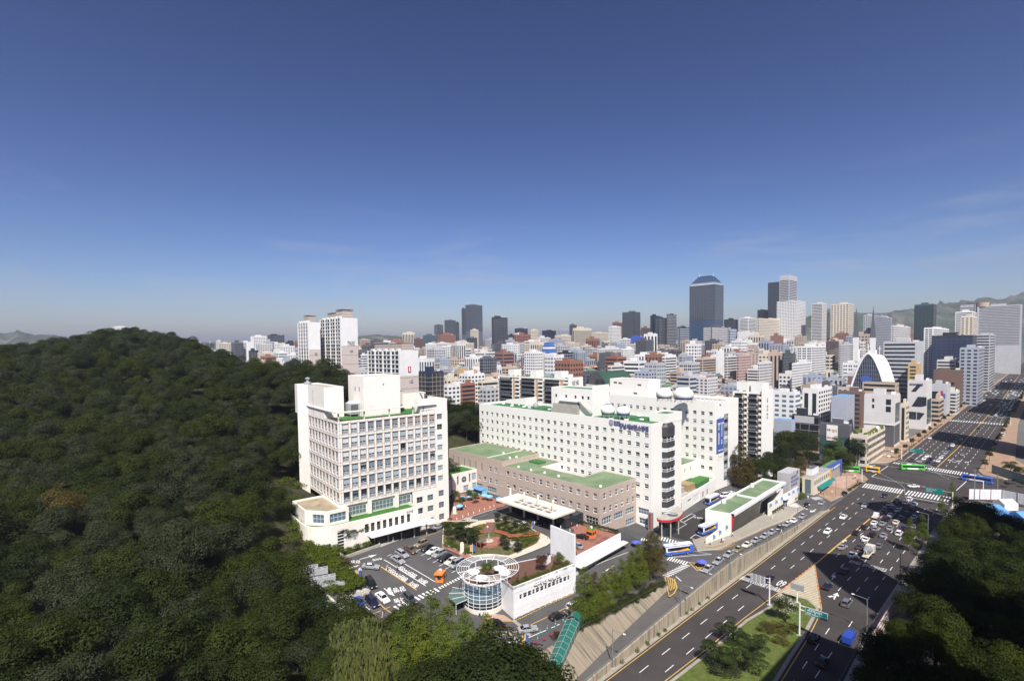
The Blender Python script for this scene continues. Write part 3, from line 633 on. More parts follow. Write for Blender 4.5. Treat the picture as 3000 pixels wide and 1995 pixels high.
a=on_u(1798.5,1238.5,W1U);o=btext(w1,'연세대\n의료원',(W1U,a[1]),DV,a[2]+.1,.95,letter_navy,depth=.08,out=.1,bold=.03);o.scale.x=2.9/max(v.co.x for v in o.data.vertices)
ph=[(165,128.8),(176.5,128.8),(176.5,151.5),(165,151.5)];PT=z_at(1137,165,140)
mb=MB();ops=[(151.5-v-.6,151.5-v+.6,PT-4.3,PT-3.0)for v in(148.8,143,137.8,133.9,130.9)]+[(151.5-136.6,151.5-135.5,33.8+2.2,33.8+4.4)]
facade(mb,(165,151.5),DV,22.7,W1T-1.1,PT,ops,.25,white_wall);plain(mb,[(165,128.8),(176.5,128.8)],W1T-1.1,PT+1.6,white_wall);plain(mb,[(176.5,128.8),(176.5,151.5)],W1T-1.1,PT,white_wall);plain(mb,[(176.5,151.5),(165,151.5)],W1T-1.1,PT,white_wall)
roof_box(mb,ph,PT-.6,.6,.3,white_wall,green_roof_dark);bpart(w1,mb,'penthouse');add_windows(w1,(165,151.5),DV,ops,.25,'slit')
mb=MB()
for i in range(14):mb.box(163.6,164.9,135.0-i*.5,135.5-i*.5,PT-5.5-i*.33,PT-5.3-i*.33,concrete)
mb.path([(163.7,136.8,PT-4.3),(163.7,135.2,PT-4.3),(163.7,128.4,W1T+.2)],.09,white_wall);mb.box(163.5,164.95,135.4,146.5,PT-5.6,PT-5.3,white_wall);mb.prism([(163.6,135.5),(164.9,135.5),(164.9,149.5),(163.6,149.5)],W1T-1.1,PT-6.9,concrete);bpart(w1,mb,'roof_stair')
mb=MB();h0=[(172,175),(179.6,175),(179.6,189),(172,189)];mb.prism(h0,W1T-1.1,[36.6,36.6,34.8,34.8],white_wall,green_roof_dark);bpart(w1,mb,'roof_hut')
def cooling_tower(label,c,z,r,h,skirt):
 t=thing('cooling_tower',label,'cooling tower',(c[0],c[1],z),0,'white domed cooling towers on the hospital roofs')
 mb=MB();mb.lathe((0,0,1.4),[(r*.93,0),(r,.1),(r,h*.42),(r*.94,h*.52),(r*.62,h*.86),(r*.56,h*.88)],cloth_white,28);mb.build('shell',t,smooth=True)
 mb=MB();mb.lathe((0,0,1.4+h*.88),[(r*.56,0),(r*.56,h*.12),(r*.5,h*.12),(r*.5,.02),(0,.02)],metal_white,24,mats=[metal_white,metal_white,metal_dark,metal_dark]);mb.build('fan_cowl',t)
 mb=MB();mb.lathe((0,0,.75),[(r*.92,0),(r*.92,.65)],skirt,24);mb.build('louvre_band',t)
 mb=MB()
 for i in range(8):a=i*math.pi/4;mb.tube((r*.95*math.cos(a),r*.95*math.sin(a),-.9),(r*.8*math.cos(a+.3),r*.8*math.sin(a+.3),.8),.07,metal_grey);mb.tube((r*.95*math.cos(a),r*.95*math.sin(a),-.9),(r*.8*math.cos(a-.3),r*.8*math.sin(a-.3),.8),.07,metal_grey)
 mb.build('legs_frame',t);return t
zr=W1T-1.1
cooling_tower('white domed cooling tower, left of the pair on the front wing roof',un(1781,1226,zr),zr+1.0,2.75,3.3,metal_dark)
cooling_tower('white domed cooling tower nearest the blue roof lettering',un(1826,1228,zr),zr+1.0,2.65,3.0,navy)
mb=MB();c=un(1745,1216,zr);mb.box(-1.6,1.6,-1.2,1.2,0,3.2,metal_grey);mb.box(-1.7,1.7,-1.3,1.3,3.2,3.4,metal_white);mb.build('air_handler',None,(*c,zr),label='grey air handling box on the front wing roof beside the cooling towers',category='air handler')
mb=MB();c=un(1570,1196,zr);mb.lathe((0,0,1.2),[(1.1,-.9),(1.3,0),(1.1,.9),(.7,1.2)],metal_grey,14);mb.box(-1.8,-.8,2,3.5,0,2.2,metal_white);mb.tube((0,0,1),(-1.3,2.6,1),.6,rock,8);mb.build('roof_fan_unit',None,(*c,zr),label='round grey exhaust fan with a duct on the front wing roof',category='roof fan')
vm=MB();vm.lathe((0,0,0),[(.35,0),(.35,.5),(.95,.55),(.8,.85),(0,1.0)],cloth_white,12);vmesh=vm.mesh('roof_vent')
for i,(x,y)in enumerate([(1475,1186),(1500,1192),(1520,1183),(1535,1195),(1583,1191),(1610,1203),(1872,1222),(1880,1233),(1790,1232),(1835,1234)]):
 put('roof_vent',vmesh,None,(*un(x,y,zr),zr),label='small white mushroom vent on the green roof of the front wing',category='roof vent',group='mushroom vents on the front wing roof')
bm_=MB();bm_.box(-.4,.4,-1.3,1.3,0,.6,green_roof_dark,turf_green);bme=bm_.mesh('roof_plinth')
for x,y in[(1490,1185),(1512,1187),(1530,1189),(1558,1192),(1600,1200),(1855,1228),(1892,1231)]:
 put('roof_plinth',bme,None,(*un(x,y,zr),zr),label='low green equipment plinth on the front wing roof',category='roof plinth',group='green plinths on the front wing roof')
# --- rear tower wing
W2U,W2V,W2E,W2T=218.0,101.9,242.3,36.0
w2=thing('hospital_wing','tall white rear hospital wing with a blue banner on its end wall','hospital',(W2U,W2V,-5))
ops=[];VL=186.0
for v in[103.9+3.8*k for k in range(21)]:
 for i,zt in enumerate((31.4,27.6,23.6,19.7,15.7,11.4,6.8,1.8)):
  if i>0 and v>122:continue
  if i>5 and v>110:continue
  ops.append((VL-v-.85,VL-v+.85,zt-1.7,zt))
mb=MB();facade(mb,(W2U,VL),DV,VL-W2V,-6,W2T,ops,.32,white_wall)
g0=on_v(2121,1300,W2V)[0]-W2U;g1=on_v(2133.5,1300,W2V)[0]-W2U
e_ops=[(g0,g1,-1.2,29.6)]
facade(mb,(W2U,W2V),DU,W2E-W2U,-6,W2T,e_ops,.5,white_wall);plain(mb,[(W2E,W2V),(W2E,VL)],-6,W2T,white_wall);plain(mb,[(W2E,VL),(W2U,VL)],-6,W2T,white_wall)
bpart(w2,mb,'wall');add_windows(w2,(W2U,VL),DV,ops,.32,'hosp')
mb=MB();roof_box(mb,[(W2U,W2V),(W2E,W2V),(W2E,VL),(W2U,VL)],W2T-1.2,1.2,.35,white_wall,concrete);bpart(w2,mb,'roof')
for i in range(8):
 z=29.4-(i+1)*3.8;mb=MB();mb.box(W2U+g0,W2U+g1,W2V+.1,W2V+.4,z+1.5,z+3.75,blind_grey);mb.box(W2U+g0,W2U+g1,W2V+.15,W2V+.45,z,z+1.5,[pane_dark,pane_dark,blind,pane_green][i%4]);mb.box(W2U+g0,W2U+g1,W2V,W2V+.5,z+2.6,z+2.68,frame_white);mb.box(W2U+g1-.8,W2U+g1-.7,W2V+.02,W2V+.4,z,z+3.75,frame_dark);bpart(w2,mb,'stair_glazing')
A0=on_v(2098.5,1228.5,W2V);A1=on_v(2119,1222,W2V);A2=on_v(2098.5,1328.5,W2V)
bz1,bz0=A0[2],A2[2];bu0,bu1=A0[0],A1[0]
ban=thing('banner','tall blue hospital banner hanging on the end wall of the rear wing','banner',(bu0,W2V-.2,bz0))
mb=MB();mb.box(0,bu1-bu0,-.12,0,0,bz1-bz0,sign_blue);mb.build('cloth',ban)
def vtext(t,s,x,z,size,mat,step):
 for i,ch in enumerate(s):
  if ch==' ':continue
  o=wall_text(t,ch,(x,-.12),DU,z-i*step,size,mat,depth=.01,out=.04,bold=.03)
hB=bz1-bz0;wB=bu1-bu0;ly=M('letter_cream',(.80,.74,.55),var=0)
vtext(ban,'무료 발레파킹',wB*.17,hB*.76,1.55,ly,hB*.083);vtext(ban,'신용카드도 수납',wB*.60,hB*.76,1.35,ly,hB*.073)
for x,s in((.10,'병원내'),(.58,'진료비')):wall_text(ban,s,(wB*x,-.12),DU,hB*.83,1.0,letter_white,depth=.01,out=.04,bold=.03)
wall_text(ban,'강남세브란스병원',(wB*.14,-.12),DU,hB*.05,.72,letter_white,depth=.01,out=.04,bold=.02)
mb=MB()
for x in(.2,.75):mb.path([(wB*x,-.1,hB),(wB*x+.2,-1.0,hB+.9),(wB*x+.7,-1.2,hB+.3)],.09,metal_dark);mb.path([(wB*x,-.1,-1.2),(wB*x+.3,-1.1,-1.9),(wB*x+.6,-1.2,-1.0)],.09,metal_dark)
mb.build('lamp_bracket',ban)
pu=224.0;pA=on_u(1898.5,1113.8,pu);pL=on_u(1787,1104,pu);pz=pA[2];pv0,pv1=pA[1],pL[1];pe=on_v(1934.7,1107,pv0)[0]
ops=[(pv1-v-1.2,pv1-v+1.2,pz-zz-1.1,pz-zz)for v,zz in((pv0+5.2,2.2),(pv0+7.6,6.6),(pv0+20,1.6),(pv0+17,1.8))]+[(pv1-pv0-15,pv1-pv0-11,pz-9.0,pz-5.6)]
mb=MB();facade(mb,(pu,pv1),DV,pv1-pv0,W2T-1.2,pz,ops,.6,white_wall);plain(mb,[(pu,pv0),(pe,pv0)],W2T-1.2,pz,white_wall);plain(mb,[(pe,pv0),(pe,pv1)],W2T-1.2,pz,white_wall);plain(mb,[(pe,pv1),(pu,pv1)],W2T-1.2,pz,white_wall)
roof_box(mb,[(pu,pv0),(pe,pv0),(pe,pv1),(pu,pv1)],pz-.5,.5,.3,white_wall,concrete)
for o in ops:mb.face([(pu+.55,pv1-o[0],o[2]),(pu+.55,pv1-o[1],o[2]),(pu+.55,pv1-o[1],o[3]),(pu+.55,pv1-o[0],o[3])],blind_tan)
bpart(w2,mb,'penthouse')
zr2=W2T-1.2
cooling_tower('white domed cooling tower beside the penthouse of the rear wing',un(1946,1181,zr2),zr2+1.6,3.6,4.4,metal_dark)
cooling_tower('largest white domed cooling tower, right of the pair on the rear wing',un(2002,1184,zr2),zr2+1.6,4.35,4.9,navy)
mb=MB()
for i in range(6):mb.box(i*2.0,i*2.0+1.5,0,1.2,0,1.6,metal_white);mb.lathe((i*2+.75,.6,1.6),[(.5,0),(.5,.12),(0,.1)],metal_dark,10)
c=un(2040,1178,zr2);mb.build('condenser_row',None,(*c,zr2),math.pi/2+math.pi,label='row of white condenser units on the roof of the rear wing',category='condensers')
lk=thing('linking_block','low white linking block with a green roof between the two hospital wings','hospital block',(180,109,-5));LT=z_at(1345,217.5,109)
ops=[(10,11.4,LT-4.4,LT-2.6),(15,16.4,LT-4.2,LT-2.4),(24,25.2,LT-4.0,LT-2.2),(29,30.2,LT-3.8,LT-2.0),(9,19,LT-10.5,LT-8.2),(22,31,LT-9.8,LT-7.2)]
mb=MB();facade(mb,(180.05,109),DU,37.9,-6,LT,ops,.3,white_wall);plain(mb,[(180.05,140),(180.05,109)],-6,LT,white_wall);roof_box(mb,[(180.05,109),(217.9,109),(217.9,140),(180.05,140)],LT-.7,.7,.3,white_wall,green_roof);bpart(lk,mb,'wall');add_windows(lk,(180.05,109),DU,ops,.3,'grid')
anx=thing('service_annex','low cream service annex with roof machines beside the bus lane','annex',(180,98,-5));aP=[(180.6,97.6),(217.6,101.6),(217.6,108.9),(180.6,108.9)];AT=z_at(1460,181,97.5)
d=Vector((37,4)).normalized();d=(d.x,d.y);L=math.hypot(37,4);mb=MB();ops=[(6,10,AT-3.0,AT-2.0),(22,24,AT-5,AT-2.3),(27,29,AT-5,AT-2.3),(12,19,AT-5.0,AT-1.8)]
facade(mb,aP[0],d,L,-6,AT,ops,.2,white_wall);roof_box(mb,aP,AT-1.6,1.6,.3,white_wall,concrete);bpart(anx,mb,'wall')
mb=MB();mb.face([(aP[0][0]+d[0]*12,aP[0][1]+d[1]*12+.18,AT-5),(aP[0][0]+d[0]*19,aP[0][1]+d[1]*19+.18,AT-5),(aP[0][0]+d[0]*19,aP[0][1]+d[1]*19+.18,AT-1.8),(aP[0][0]+d[0]*12,aP[0][1]+d[1]*12+.18,AT-1.8)],frame_white);bpart(anx,mb,'roller_door')
for a0,a1,b0,b1 in(ops[0],ops[1],ops[2]):mb=MB();mb.face([(aP[0][0]+d[0]*a+-d[1]*.18,aP[0][1]+d[1]*a+.18,z)for a,z in((a0,b0),(a1,b0),(a1,b1),(a0,b1))],blind_tan);bpart(anx,mb,'louvre')
mb=MB();mb.prism([(203,102.5),(217,104),(217,108.6),(203,108.6)],AT-1.5,AT+.4,green_roof_dark,turf_green);bpart(anx,mb,'green_deck')
mb=MB()
for i in range(5):mb.box(184+i*2.2,185.6+i*2.2,104,107.6,AT-1.5,AT+.6,metal_grey,concrete)
mb.box(196,202,103,108,AT-1.5,AT+1.1,M('crate_brown',(.32,.23,.12),var=.2));bpart(anx,mb,'roof_machines')
oc=thing('oval_canopy','grey half-oval entrance canopy with a red rim below the dark bay','canopy',(168,94,-5));r6=lambda x,y:(1850+x/3.92,1400+y/3.92)
cz=z_at(1400+335/3.92,166.5,97);cp=[un(*r6(*p),cz)for p in((292,452),(300,470),(340,480),(400,483),(460,478),(520,460),(565,435),(590,405),(597,375),(575,345),(530,322))]
mb=MB();mb.prism(cp,cz-.9,cz-.1,red_paint);mb.prism(inset(cp,.12),cz-.1,cz+.1,metal_grey,concrete);bpart(oc,mb,'roof_slab')
cc=(sum(p[0]for p in cp)/len(cp),sum(p[1]for p in cp)/len(cp));mb=MB();mb.lathe((cc[0],cc[1],cz+.1),[(1.8,0),(1.8,.25),(0,.2)],metal_dark,20);mb.tube((cc[0]-2,cc[1]+2.8,cz+.8),(cc[0]+1.5,cc[1]-1.2,cz+.2),.1,metal_white);bpart(oc,mb,'skylight')
mb=MB();mb.prism([(cc[0]+(p[0]-cc[0])*.72,cc[1]+1.2+(p[1]-cc[1])*.68)for p in cp],-5.3,cz-.9,pane_dark);bpart(oc,mb,'glass_lobby')
mb=MB()
for k in(2,4,6):p=(cc[0]+(cp[k][0]-cc[0])*.86,cc[1]+.4+(cp[k][1]-cc[1])*.86);mb.tube((*p,-5.3),(*p,cz-.9),.22,concrete,10)
bpart(oc,mb,'column')
py=un(1907,1553,-4.8);pl=thing('sign_pylon','slim grey pylon with red vertical lettering beside the emergency entrance','sign',(py[0]-1.5,py[1]-.8,-5));mb=MB();mb.box(-.35,.35,-.9,.9,0,7.2,M('pylon_grey',(.22,.2,.2),var=.1));mb.build('panel',pl)
for i,ch in enumerate('응급의료센터'):wall_text(pl,ch,(-.35,.5),DV,6.1-i*.98,.95,red_paint,depth=.01,out=.05,bold=.03)
# --- tan podium
pd=thing('hospital_podium','tan stone hospital podium with a flat green roof and small square windows','hospital podium',(136.6,103.7,0));PU,PV,PH=136.6,103.7,13.0;PV1,PH2,PVL=153.2,14.8,190.0
xr=[on_u(x,1450,PU)[1]for x in(1437,1743)];stp=(xr[0]-xr[1])/15
t1=z_at(1350+298/3.137,PU,xr[1]);b1=z_at(1350+350/3.137,PU,xr[1]);t2=z_at(1350+428/3.137,PU,xr[1]);b2=z_at(1350+480/3.137,PU,xr[1])
ops=[]
for k in range(16):v=xr[1]+k*stp;ops.append((PVL-v-.8,PVL-v+.8,b1,t1))
for k in range(20):v=xr[1]+k*stp-.1;ops.append((PVL-v-.8,PVL-v+.8,b2,t2))
nar=[]
for k in range(6):v=xr[0]+(k+1.35)*stp*1.12;nar.append((PVL-v-.38,PVL-v+.38,b1-.6,t1+.7))
low=[(PVL-109.8,PVL-104.5,.6,3.0),(PVL-117,PVL-111,.4,3.2),(PVL-172,PVL-166,.6,2.8),(PVL-163,PVL-157,.6,2.8)]
mb=MB();facade(mb,(PU,PVL),DV,PVL-PV1,-2,PH2,[o for o in ops+nar+low if o[1]<PVL-PV1-.2],.3,brown_wall)
facade(mb,(PU+.0,PV1),DV,PV1-PV,-2,PH,[(a-(PVL-PV1),b-(PVL-PV1),c,e)for a,b,c,e in ops+low if a>PVL-PV1+.2],.3,brown_wall)
rops=[]
for k in range(6):
 for zt,zb in((t1,b1),(t2,b2)):rops.append((2.0+k*3.45,3.5+k*3.45,zb,zt))
rops+=[(1.2,6.6,.4,2.9),(8.2,13.6,.6,2.8),(15.2,20.6,.7,2.8),(15.4,20.8,-3.4,-1.2)]
facade(mb,(PU,PV),DU,W1U-PU-.05,-6,PH,rops,.3,brown_wall)
mb.face([(PU,PV1,PH-1.5),(W1U-.1,PV1,PH-1.5),(W1U-.1,PV1,PH2),(PU,PV1,PH2)],brown_wall);mb.face([(W1U-.1,PVL,-2),(PU,PVL,-2),(PU,PVL,PH2),(W1U-.1,PVL,PH2)],brown_wall)
mb.face([(146.4,140.4,2),(146.4,118.7,2),(146.4,118.7,PH),(146.4,140.4,PH)][::-1],white_wall);mb.face([(146.4,118.7,2),(W1U,118.7,2),(W1U,118.7,PH),(146.4,118.7,PH)][::-1],white_wall);mb.face([(146.4,140.4,2),(W1U,140.4,2),(W1U,140.4,PH),(146.4,140.4,PH)],white_wall);mb.face([(146.4,118.7,3.0),(W1U,118.7,3.0),(W1U,140.4,3.0),(146.4,140.4,3.0)],concrete)
bpart(pd,mb,'wall')
add_windows(pd,(PU,PVL),DV,ops,.3,'hosp');add_windows(pd,(PU,PVL),DV,nar,.3,'slit');add_windows(pd,(PU,PVL),DV,low,.3,'grid');add_windows(pd,(PU,PV),DU,rops[:12],.3,'hosp');add_windows(pd,(PU,PV),DU,rops[12:],.3,'grid')
mb=MB();e=W1U-.06
roof_box(mb,[(PU,PV),(e,PV),(e,118.7),(146.4,118.7),(146.4,140.4),(e,140.4),(e,PV1),(PU,PV1)],PH-.35,.35,.3,brown_wall,green_roof);roof_box(mb,[(PU,PV1),(e,PV1),(e,PVL),(PU,PVL)],PH2-.35,.35,.3,brown_wall,green_roof)
mb.box(PU+.4,e-.3,163.4,163.8,PH2-.34,PH2-.1,pale_stone);bpart(pd,mb,'roof')
mb=MB();mb.box(149.5,153.5,144.5,150.5,PH-.33,PH+.5,green_roof_dark);mb.box(149.9,153.1,144.9,150.1,PH+.45,PH+.52,turf_green);bpart(pd,mb,'roof_hatch')
dm=MB();dm.lathe((0,0,0),[(.5,0),(.5,.25),(.42,.55),(.2,.75),(0,.8)],cloth_white,12);dme=dm.mesh('roof_dome_vent')
for x,y,z in[(1519,1369,PH),(1556,1378,PH),(1595.5,1386,PH),(1636.5,1396,PH),(1475,1329,PH2),(1494,1343,PH2),(1513,1340,PH2),(1759,1426,PH)]:
 put('roof_dome_vent',dme,None,(*un(x,y,z-.3),z-.33),label='small white dome vent on the green podium roof',category='roof vent',group='dome vents on the podium roof')
r4=lambda x,y:(1300+x/3.137,1350+y/3.137)
cz=6.0;ca=thing('entrance_canopy','cream flat entrance canopy with square openings on tall round columns','canopy',(128,122,0));q=[un(*r4(*p),cz)for p in((490,350),(690,293),(1196,450),(1005,528))]
u0,u1=(q[0][0]+q[3][0])/2,min((q[1][0]+q[2][0])/2,PU-.1);v0,v1=(q[2][1]+q[3][1])/2,(q[0][1]+q[1][1])/2
mb=MB();xs=[u0,u0+(u1-u0)*.22,u0+(u1-u0)*.40,u0+(u1-u0)*.44,u0+(u1-u0)*.62,u1];n=5;vs=[v0];m0,m1=v0+(v1-v0)*.13,v0+(v1-v0)*.80
for i in range(n):vs+=[m0+(m1-m0)*(i+.0)/n+.25,m0+(m1-m0)*(i+1)/n-.1]
vs+=[v1]
for i in range(5):
 for j in range(len(vs)-1):
  if i in(1,3)and j%2==1:continue
  mb.box(xs[i],xs[i+1],vs[j],vs[j+1],cz-.55,cz,pale_stone)
bpart(ca,mb,'roof_slab');mb=MB()
mb.face([(xs[1],m0,cz-.5),(xs[4],m0,cz-.5),(xs[4],m1,cz-.5),(xs[1],m1,cz-.5)],glass('canopy_glass',(.02,.02,.022),.15));bpart(ca,mb,'skylight')
for x in(612,737,865,1003):
 c=un(*r4(x+3,{612:470,737:515,865:545,1003:600}[x]),0);mb=MB();mb.tube((c[0],c[1],-.3),(c[0],c[1],cz+3.1),.42,pale_stone,16);bpart(ca,mb,'column')
mb=MB();mb.box(u1-4,PU-.12,v0+1,v1-1,-.1,3.6,pane_dark);bpart(ca,mb,'glass_lobby')
lp0=un(1314,1452,.3);lp1=un(1397,1430,.3);ln=thing('link_pavilion','small white link building with a round window beside the outdoor cafe','pavilion',(*lp0,0));L=math.dist(lp0,lp1);d=((lp1[0]-lp0[0])/L,(lp1[1]-lp0[1])/L);LZ=z_at(1373,*lp1);zb=.3
ops=[(L*.02,L*.14,zb+.3,LZ-1.2),(L*.30,L*.36,zb+3.6,LZ-1.3),(L*.72,L*.78,zb+3.6,LZ-1.3),(L*.82,L*.98,zb+4,LZ-1.5),(L*.52,L*.70,zb+.2,zb+2.6),(L*.84,L*.98,zb+.2,zb+2.8)]
mb=MB();facade(mb,lp0,d,L,-1,LZ,ops,.3,white_tile);nn=(-d[1],d[0]);bk=[(lp1[0]+nn[0]*11,lp1[1]+nn[1]*11),(lp0[0]+nn[0]*11,lp0[1]+nn[1]*11)]
plain(mb,[lp1,bk[0]],-1,LZ,white_tile);plain(mb,[bk[1],lp0],-1,LZ,white_tile);roof_box(mb,[lp0,lp1,bk[0],bk[1]],LZ-.6,.6,.3,white_tile,turf_green);bpart(ln,mb,'wall');add_windows(ln,lp0,d,ops,.3,'four')
mb=MB();cx=(lp0[0]+d[0]*L*.54-nn[0]*.06,lp0[1]+d[1]*L*.54-nn[1]*.06);q=20
mb.face([(cx[0]+d[0]*math.cos(2*math.pi*i/q)*1.25,cx[1]+d[1]*math.cos(2*math.pi*i/q)*1.25,LZ-3.2+1.25*math.sin(2*math.pi*i/q))for i in range(q)],pane_dark)
for a in(0,1):mb.tube((cx[0]-d[0]*1.25*(1-a),cx[1]-d[1]*1.25*(1-a),LZ-3.2-1.25*a),(cx[0]+d[0]*1.25*(1-a),cx[1]+d[1]*1.25*(1-a),LZ-3.2+1.25*a),.06,frame_white)
bpart(ln,mb,'round_window')
# --- left research tower (turned 4 degrees from the grid)
TD=152.0;tc_=at_depth(992,1360,TD);C0=(tc_[0],tc_[1]);th=R(-4);E1=(math.cos(th),math.sin(th));E2=(-math.sin(th),math.cos(th))
def T(s,t):return(C0[0]+E1[0]*s+E2[0]*t,C0[1]+E1[1]*s+E2[1]*t)
zc=lambda y,s=0,t=0:z_at(y,*T(s,t))
def s_at(x,t=0,y=1300):
 lo,hi=-40.0,80.0
 for _ in range(50):
  m=(lo+hi)/2
  if pix(*T(m,t),25)[0]<x:lo=m
  else:hi=m
 return lo
def t_at(x,s=0):
 lo,hi=-20.0,60.0
 for _ in range(50):
  m=(lo+hi)/2
  if pix(*T(s,m),25)[0]>x:lo=m
  else:hi=m
 return lo
GZ1,GZ0=zc(1240.5),zc(1482.5);FP=(GZ1-GZ0)/6;SG=s_at(1277.5);SR=s_at(1312.5);TG=t_at(906.5);TL=TG+4.5;RT=GZ1+1.6
tw=thing('research_tower','white ten-storey hospital tower with a gridded window wall beside the wooded hill','hospital tower',(C0[0],C0[1],1))
def bays(L,n,first):
 o=[]
 for r in range(6):
  for k in range(n):
   a0=first+(L-first)*k/n;a1=first+(L-first)*(k+1)/n;o.append((a0+.42,a1-.30,GZ0+r*FP+.62,GZ0+(r+1)*FP-.30))
 return o
F0=T(0,0);f_ops=bays(SG,12,.9);mb=MB()
rows=[zc(1400+y/3.92,s_at(850+x/3.92))for x,y in((1485,145),(1485,145))]
r_ops=[];sA,sB=s_at(1282),s_at(1297)
for i in range(9):z=GZ1-.4-i*3.52*FP/4.13;r_ops.append((sA,sB,z-1.9,z))
facade(mb,F0,E1,SR,GZ0-.3,GZ1+.5,f_ops+[o for o in r_ops if o[2]>GZ0-.2],.3,white_tile,white_tile)
S0=T(0,TG);s_ops=bays(TG,9,0.0);dS=(-E2[0],-E2[1]);facade(mb,S0,dS,TG,GZ0-.3,GZ1+.5,s_ops,.3,white_tile)
bpart(tw,mb,'window_wall')
def pick(i,a0,b0):
 r=int((b0-GZ0)/FP+.1);k=int(a0/2.3)
 if r==5:return[0,0,3,3,3,3,3,4,4,4,4,4][min(11,int(a0/(SG/12)))]
 if r==4:return rng.choice([0,1,0])
 if r==3:return rng.choice([5,5,0,0,5])if 4<=int(a0/(SG/12))<=9 else 0
 if r==0:return rng.choice([3,6,5,5])
 return rng.choice([2,3,1,3,2,7])
add_windows(tw,F0,E1,f_ops,.3,'lab',pick=pick);add_windows(tw,S0,dS,s_ops,.3,'lab',pick=lambda i,a,b:rng.choice([5,5,2,1,3]));add_windows(tw,F0,E1,[o for o in r_ops if o[2]>GZ0-.2],.3,'four')
def trims(P,d,L,n,first):
 mb=MB();nn=(d[1],-d[0]);o=lambda a,q:(P[0]+d[0]*a+nn[0]*q,P[1]+d[1]*a+nn[1]*q)
 def bar(a0,a1,z0,z1):p=[o(a0,.0),o(a1,.0),o(a1,.06),o(a0,.06)];mb.prism(p,z0,z1,mullion_pink,None,True)
 for k in range(n+1):
  a=first+(L-first)*k/n
  for q in(a-.32,a+.40):
   if 0<q<L-.05:bar(q-.035,q+.035,GZ0-.2,GZ1+.4)
 for r in range(7):
  for q in(GZ0+r*FP-.26,GZ0+r*FP+.55):
   if q<GZ1+.4:bar(0.01,L-.01,q-.045,q+.045)
 return mb
bpart(tw,trims(F0,E1,SG,12,.9),'joint_trim');bpart(tw,trims(S0,dS,TG,9,0.0),'joint_trim')
mb=MB();sP=s_at(1206);low_ops=[]
for x in(1218.5,1250):
 s=s_at(x)
 for z in(GZ0-2.6,GZ0-6.4,GZ0-10.6):low_ops.append((s-sP,s-sP+2.3,z-2.0,z))
for z in(GZ0-1.9,GZ0-6.0,GZ0-10.2):low_ops.append((s_at(1283)-sP,s_at(1298.5)-sP,z-2.1,z))
facade(mb,T(sP,0),E1,SR-sP,-1,GZ0-.3,low_ops,.3,white_tile);plain(mb,[T(SR,0),T(SR,26)],-1,GZ1+.5,white_tile);plain(mb,[T(SR,26),T(-.2,TL)],-1,GZ1+.5,white_tile);plain(mb,[T(-2.2,TL),T(0,TG)],-1,GZ1+.5,white_tile);plain(mb,[T(0,TL+6),T(-2.2,TL)],-1,GZ1+.5,white_tile)
bpart(tw,mb,'wall');add_windows(tw,T(sP,0),E1,low_ops,.3,'four')
mb=MB();TZ=GZ0-FP;plain(mb,[T(-.2,.6),T(sP,.6)],TZ-.2,GZ0-.3,white_tile);mb.face([(*T(0,0),GZ0-.3),(*T(0,.7),GZ0-.3),(*T(sP,.7),GZ0-.3),(*T(sP,0),GZ0-.3)],white_tile)
for s in(0.2,sP*.36,sP*.74):p=[T(s,-.3),T(s+1.3,-.3),T(s+1.3,.7),T(s,.7)];mb.prism(p,TZ-.2,GZ0-.28,white_tile)
bpart(tw,mb,'terrace_storey')
for a,b in((1.8,sP*.36-.3),(sP*.36+1.6,sP*.74-.3),(sP*.74+1.6,sP-.5)):
 w=b-a;o=put('terrace_window',win_mesh(w,FP-1.6,'grid',0),tw);p=T(a,.5);o.location=(p[0]-C0[0],p[1]-C0[1],TZ+.5-1);o.rotation_euler=(0,0,th)
blk=[(-9.6,15),(-9.6,2.6),(-5.0,-3.0),(1.6,-3.0),(1.6,0),(0.02,0.02),(0.02,15)];bp=[T(*p)for p in blk];BZ=GZ0+.1;mb=MB()
L=math.dist(bp[2],bp[3]);facade(mb,bp[2],E1,L,-1,BZ,[(.9,L-.8,TZ+.7,BZ-1.0)],.3,white_tile)
L2=math.dist(bp[1],bp[2]);d2=((bp[2][0]-bp[1][0])/L2,(bp[2][1]-bp[1][1])/L2);facade(mb,bp[1],d2,L2,-1,BZ,[(2.6,L2-.9,TZ+.7,BZ-1.0)],.3,white_tile)
plain(mb,[bp[0],bp[1]],-1,BZ,white_tile);plain(mb,[bp[3],bp[4]],-1,BZ,white_tile);roof_box(mb,bp,BZ-.6,.6,.5,white_tile,M('weathered_roof',(.36,.29,.20),var=.2,scale=.35,stain=(.16,.12,.08),stain_scale=.25,stain_amt=.7));bpart(tw,mb,'side_block')
add_windows(tw,bp[2],E1,[(.9,L-.8,TZ+.7,BZ-1.0)],.3,'grid');add_windows(tw,bp[1],d2,[(2.6,L2-.9,TZ+.7,BZ-1.0)],.3,'grid')
def arc(cs,ct,r,a0,a1,n):return[(cs+r*math.cos(a0+(a1-a0)*i/n),ct+r*math.sin(a0+(a1-a0)*i/n))for i in range(n+1)]
sE=s_at(1222,-6.4);base=[(sE,0.0),(sE,-6.4)]+arc(-3.5,0.9,7.3,-math.pi/2,-math.pi,8)+[(-10.8,14),(0,14),(0,0)]
bpz=TZ;mb=MB();P=[T(*p)for p in base[:-1]]
front=[T(sE,-6.4),T(-3.5,-6.4)];Lf=math.dist(*front);nW=8;dF=E1;f0=T(-3.5,-6.4);bops=[]
for k in range(nW):s=s_at(850+(865+k*69)/3.92,-6.4)+3.5;bops.append((s-.62,s+.62,bpz-3.6,bpz-.9))
gl=(s_at(984,-6.4)+3.5,s_at(1003,-6.4)+3.5);
facade(mb,f0,dF,Lf,-1,bpz+.9,bops+[(gl[0],gl[1],1.6,bpz-1.0)],.3,white_tile)
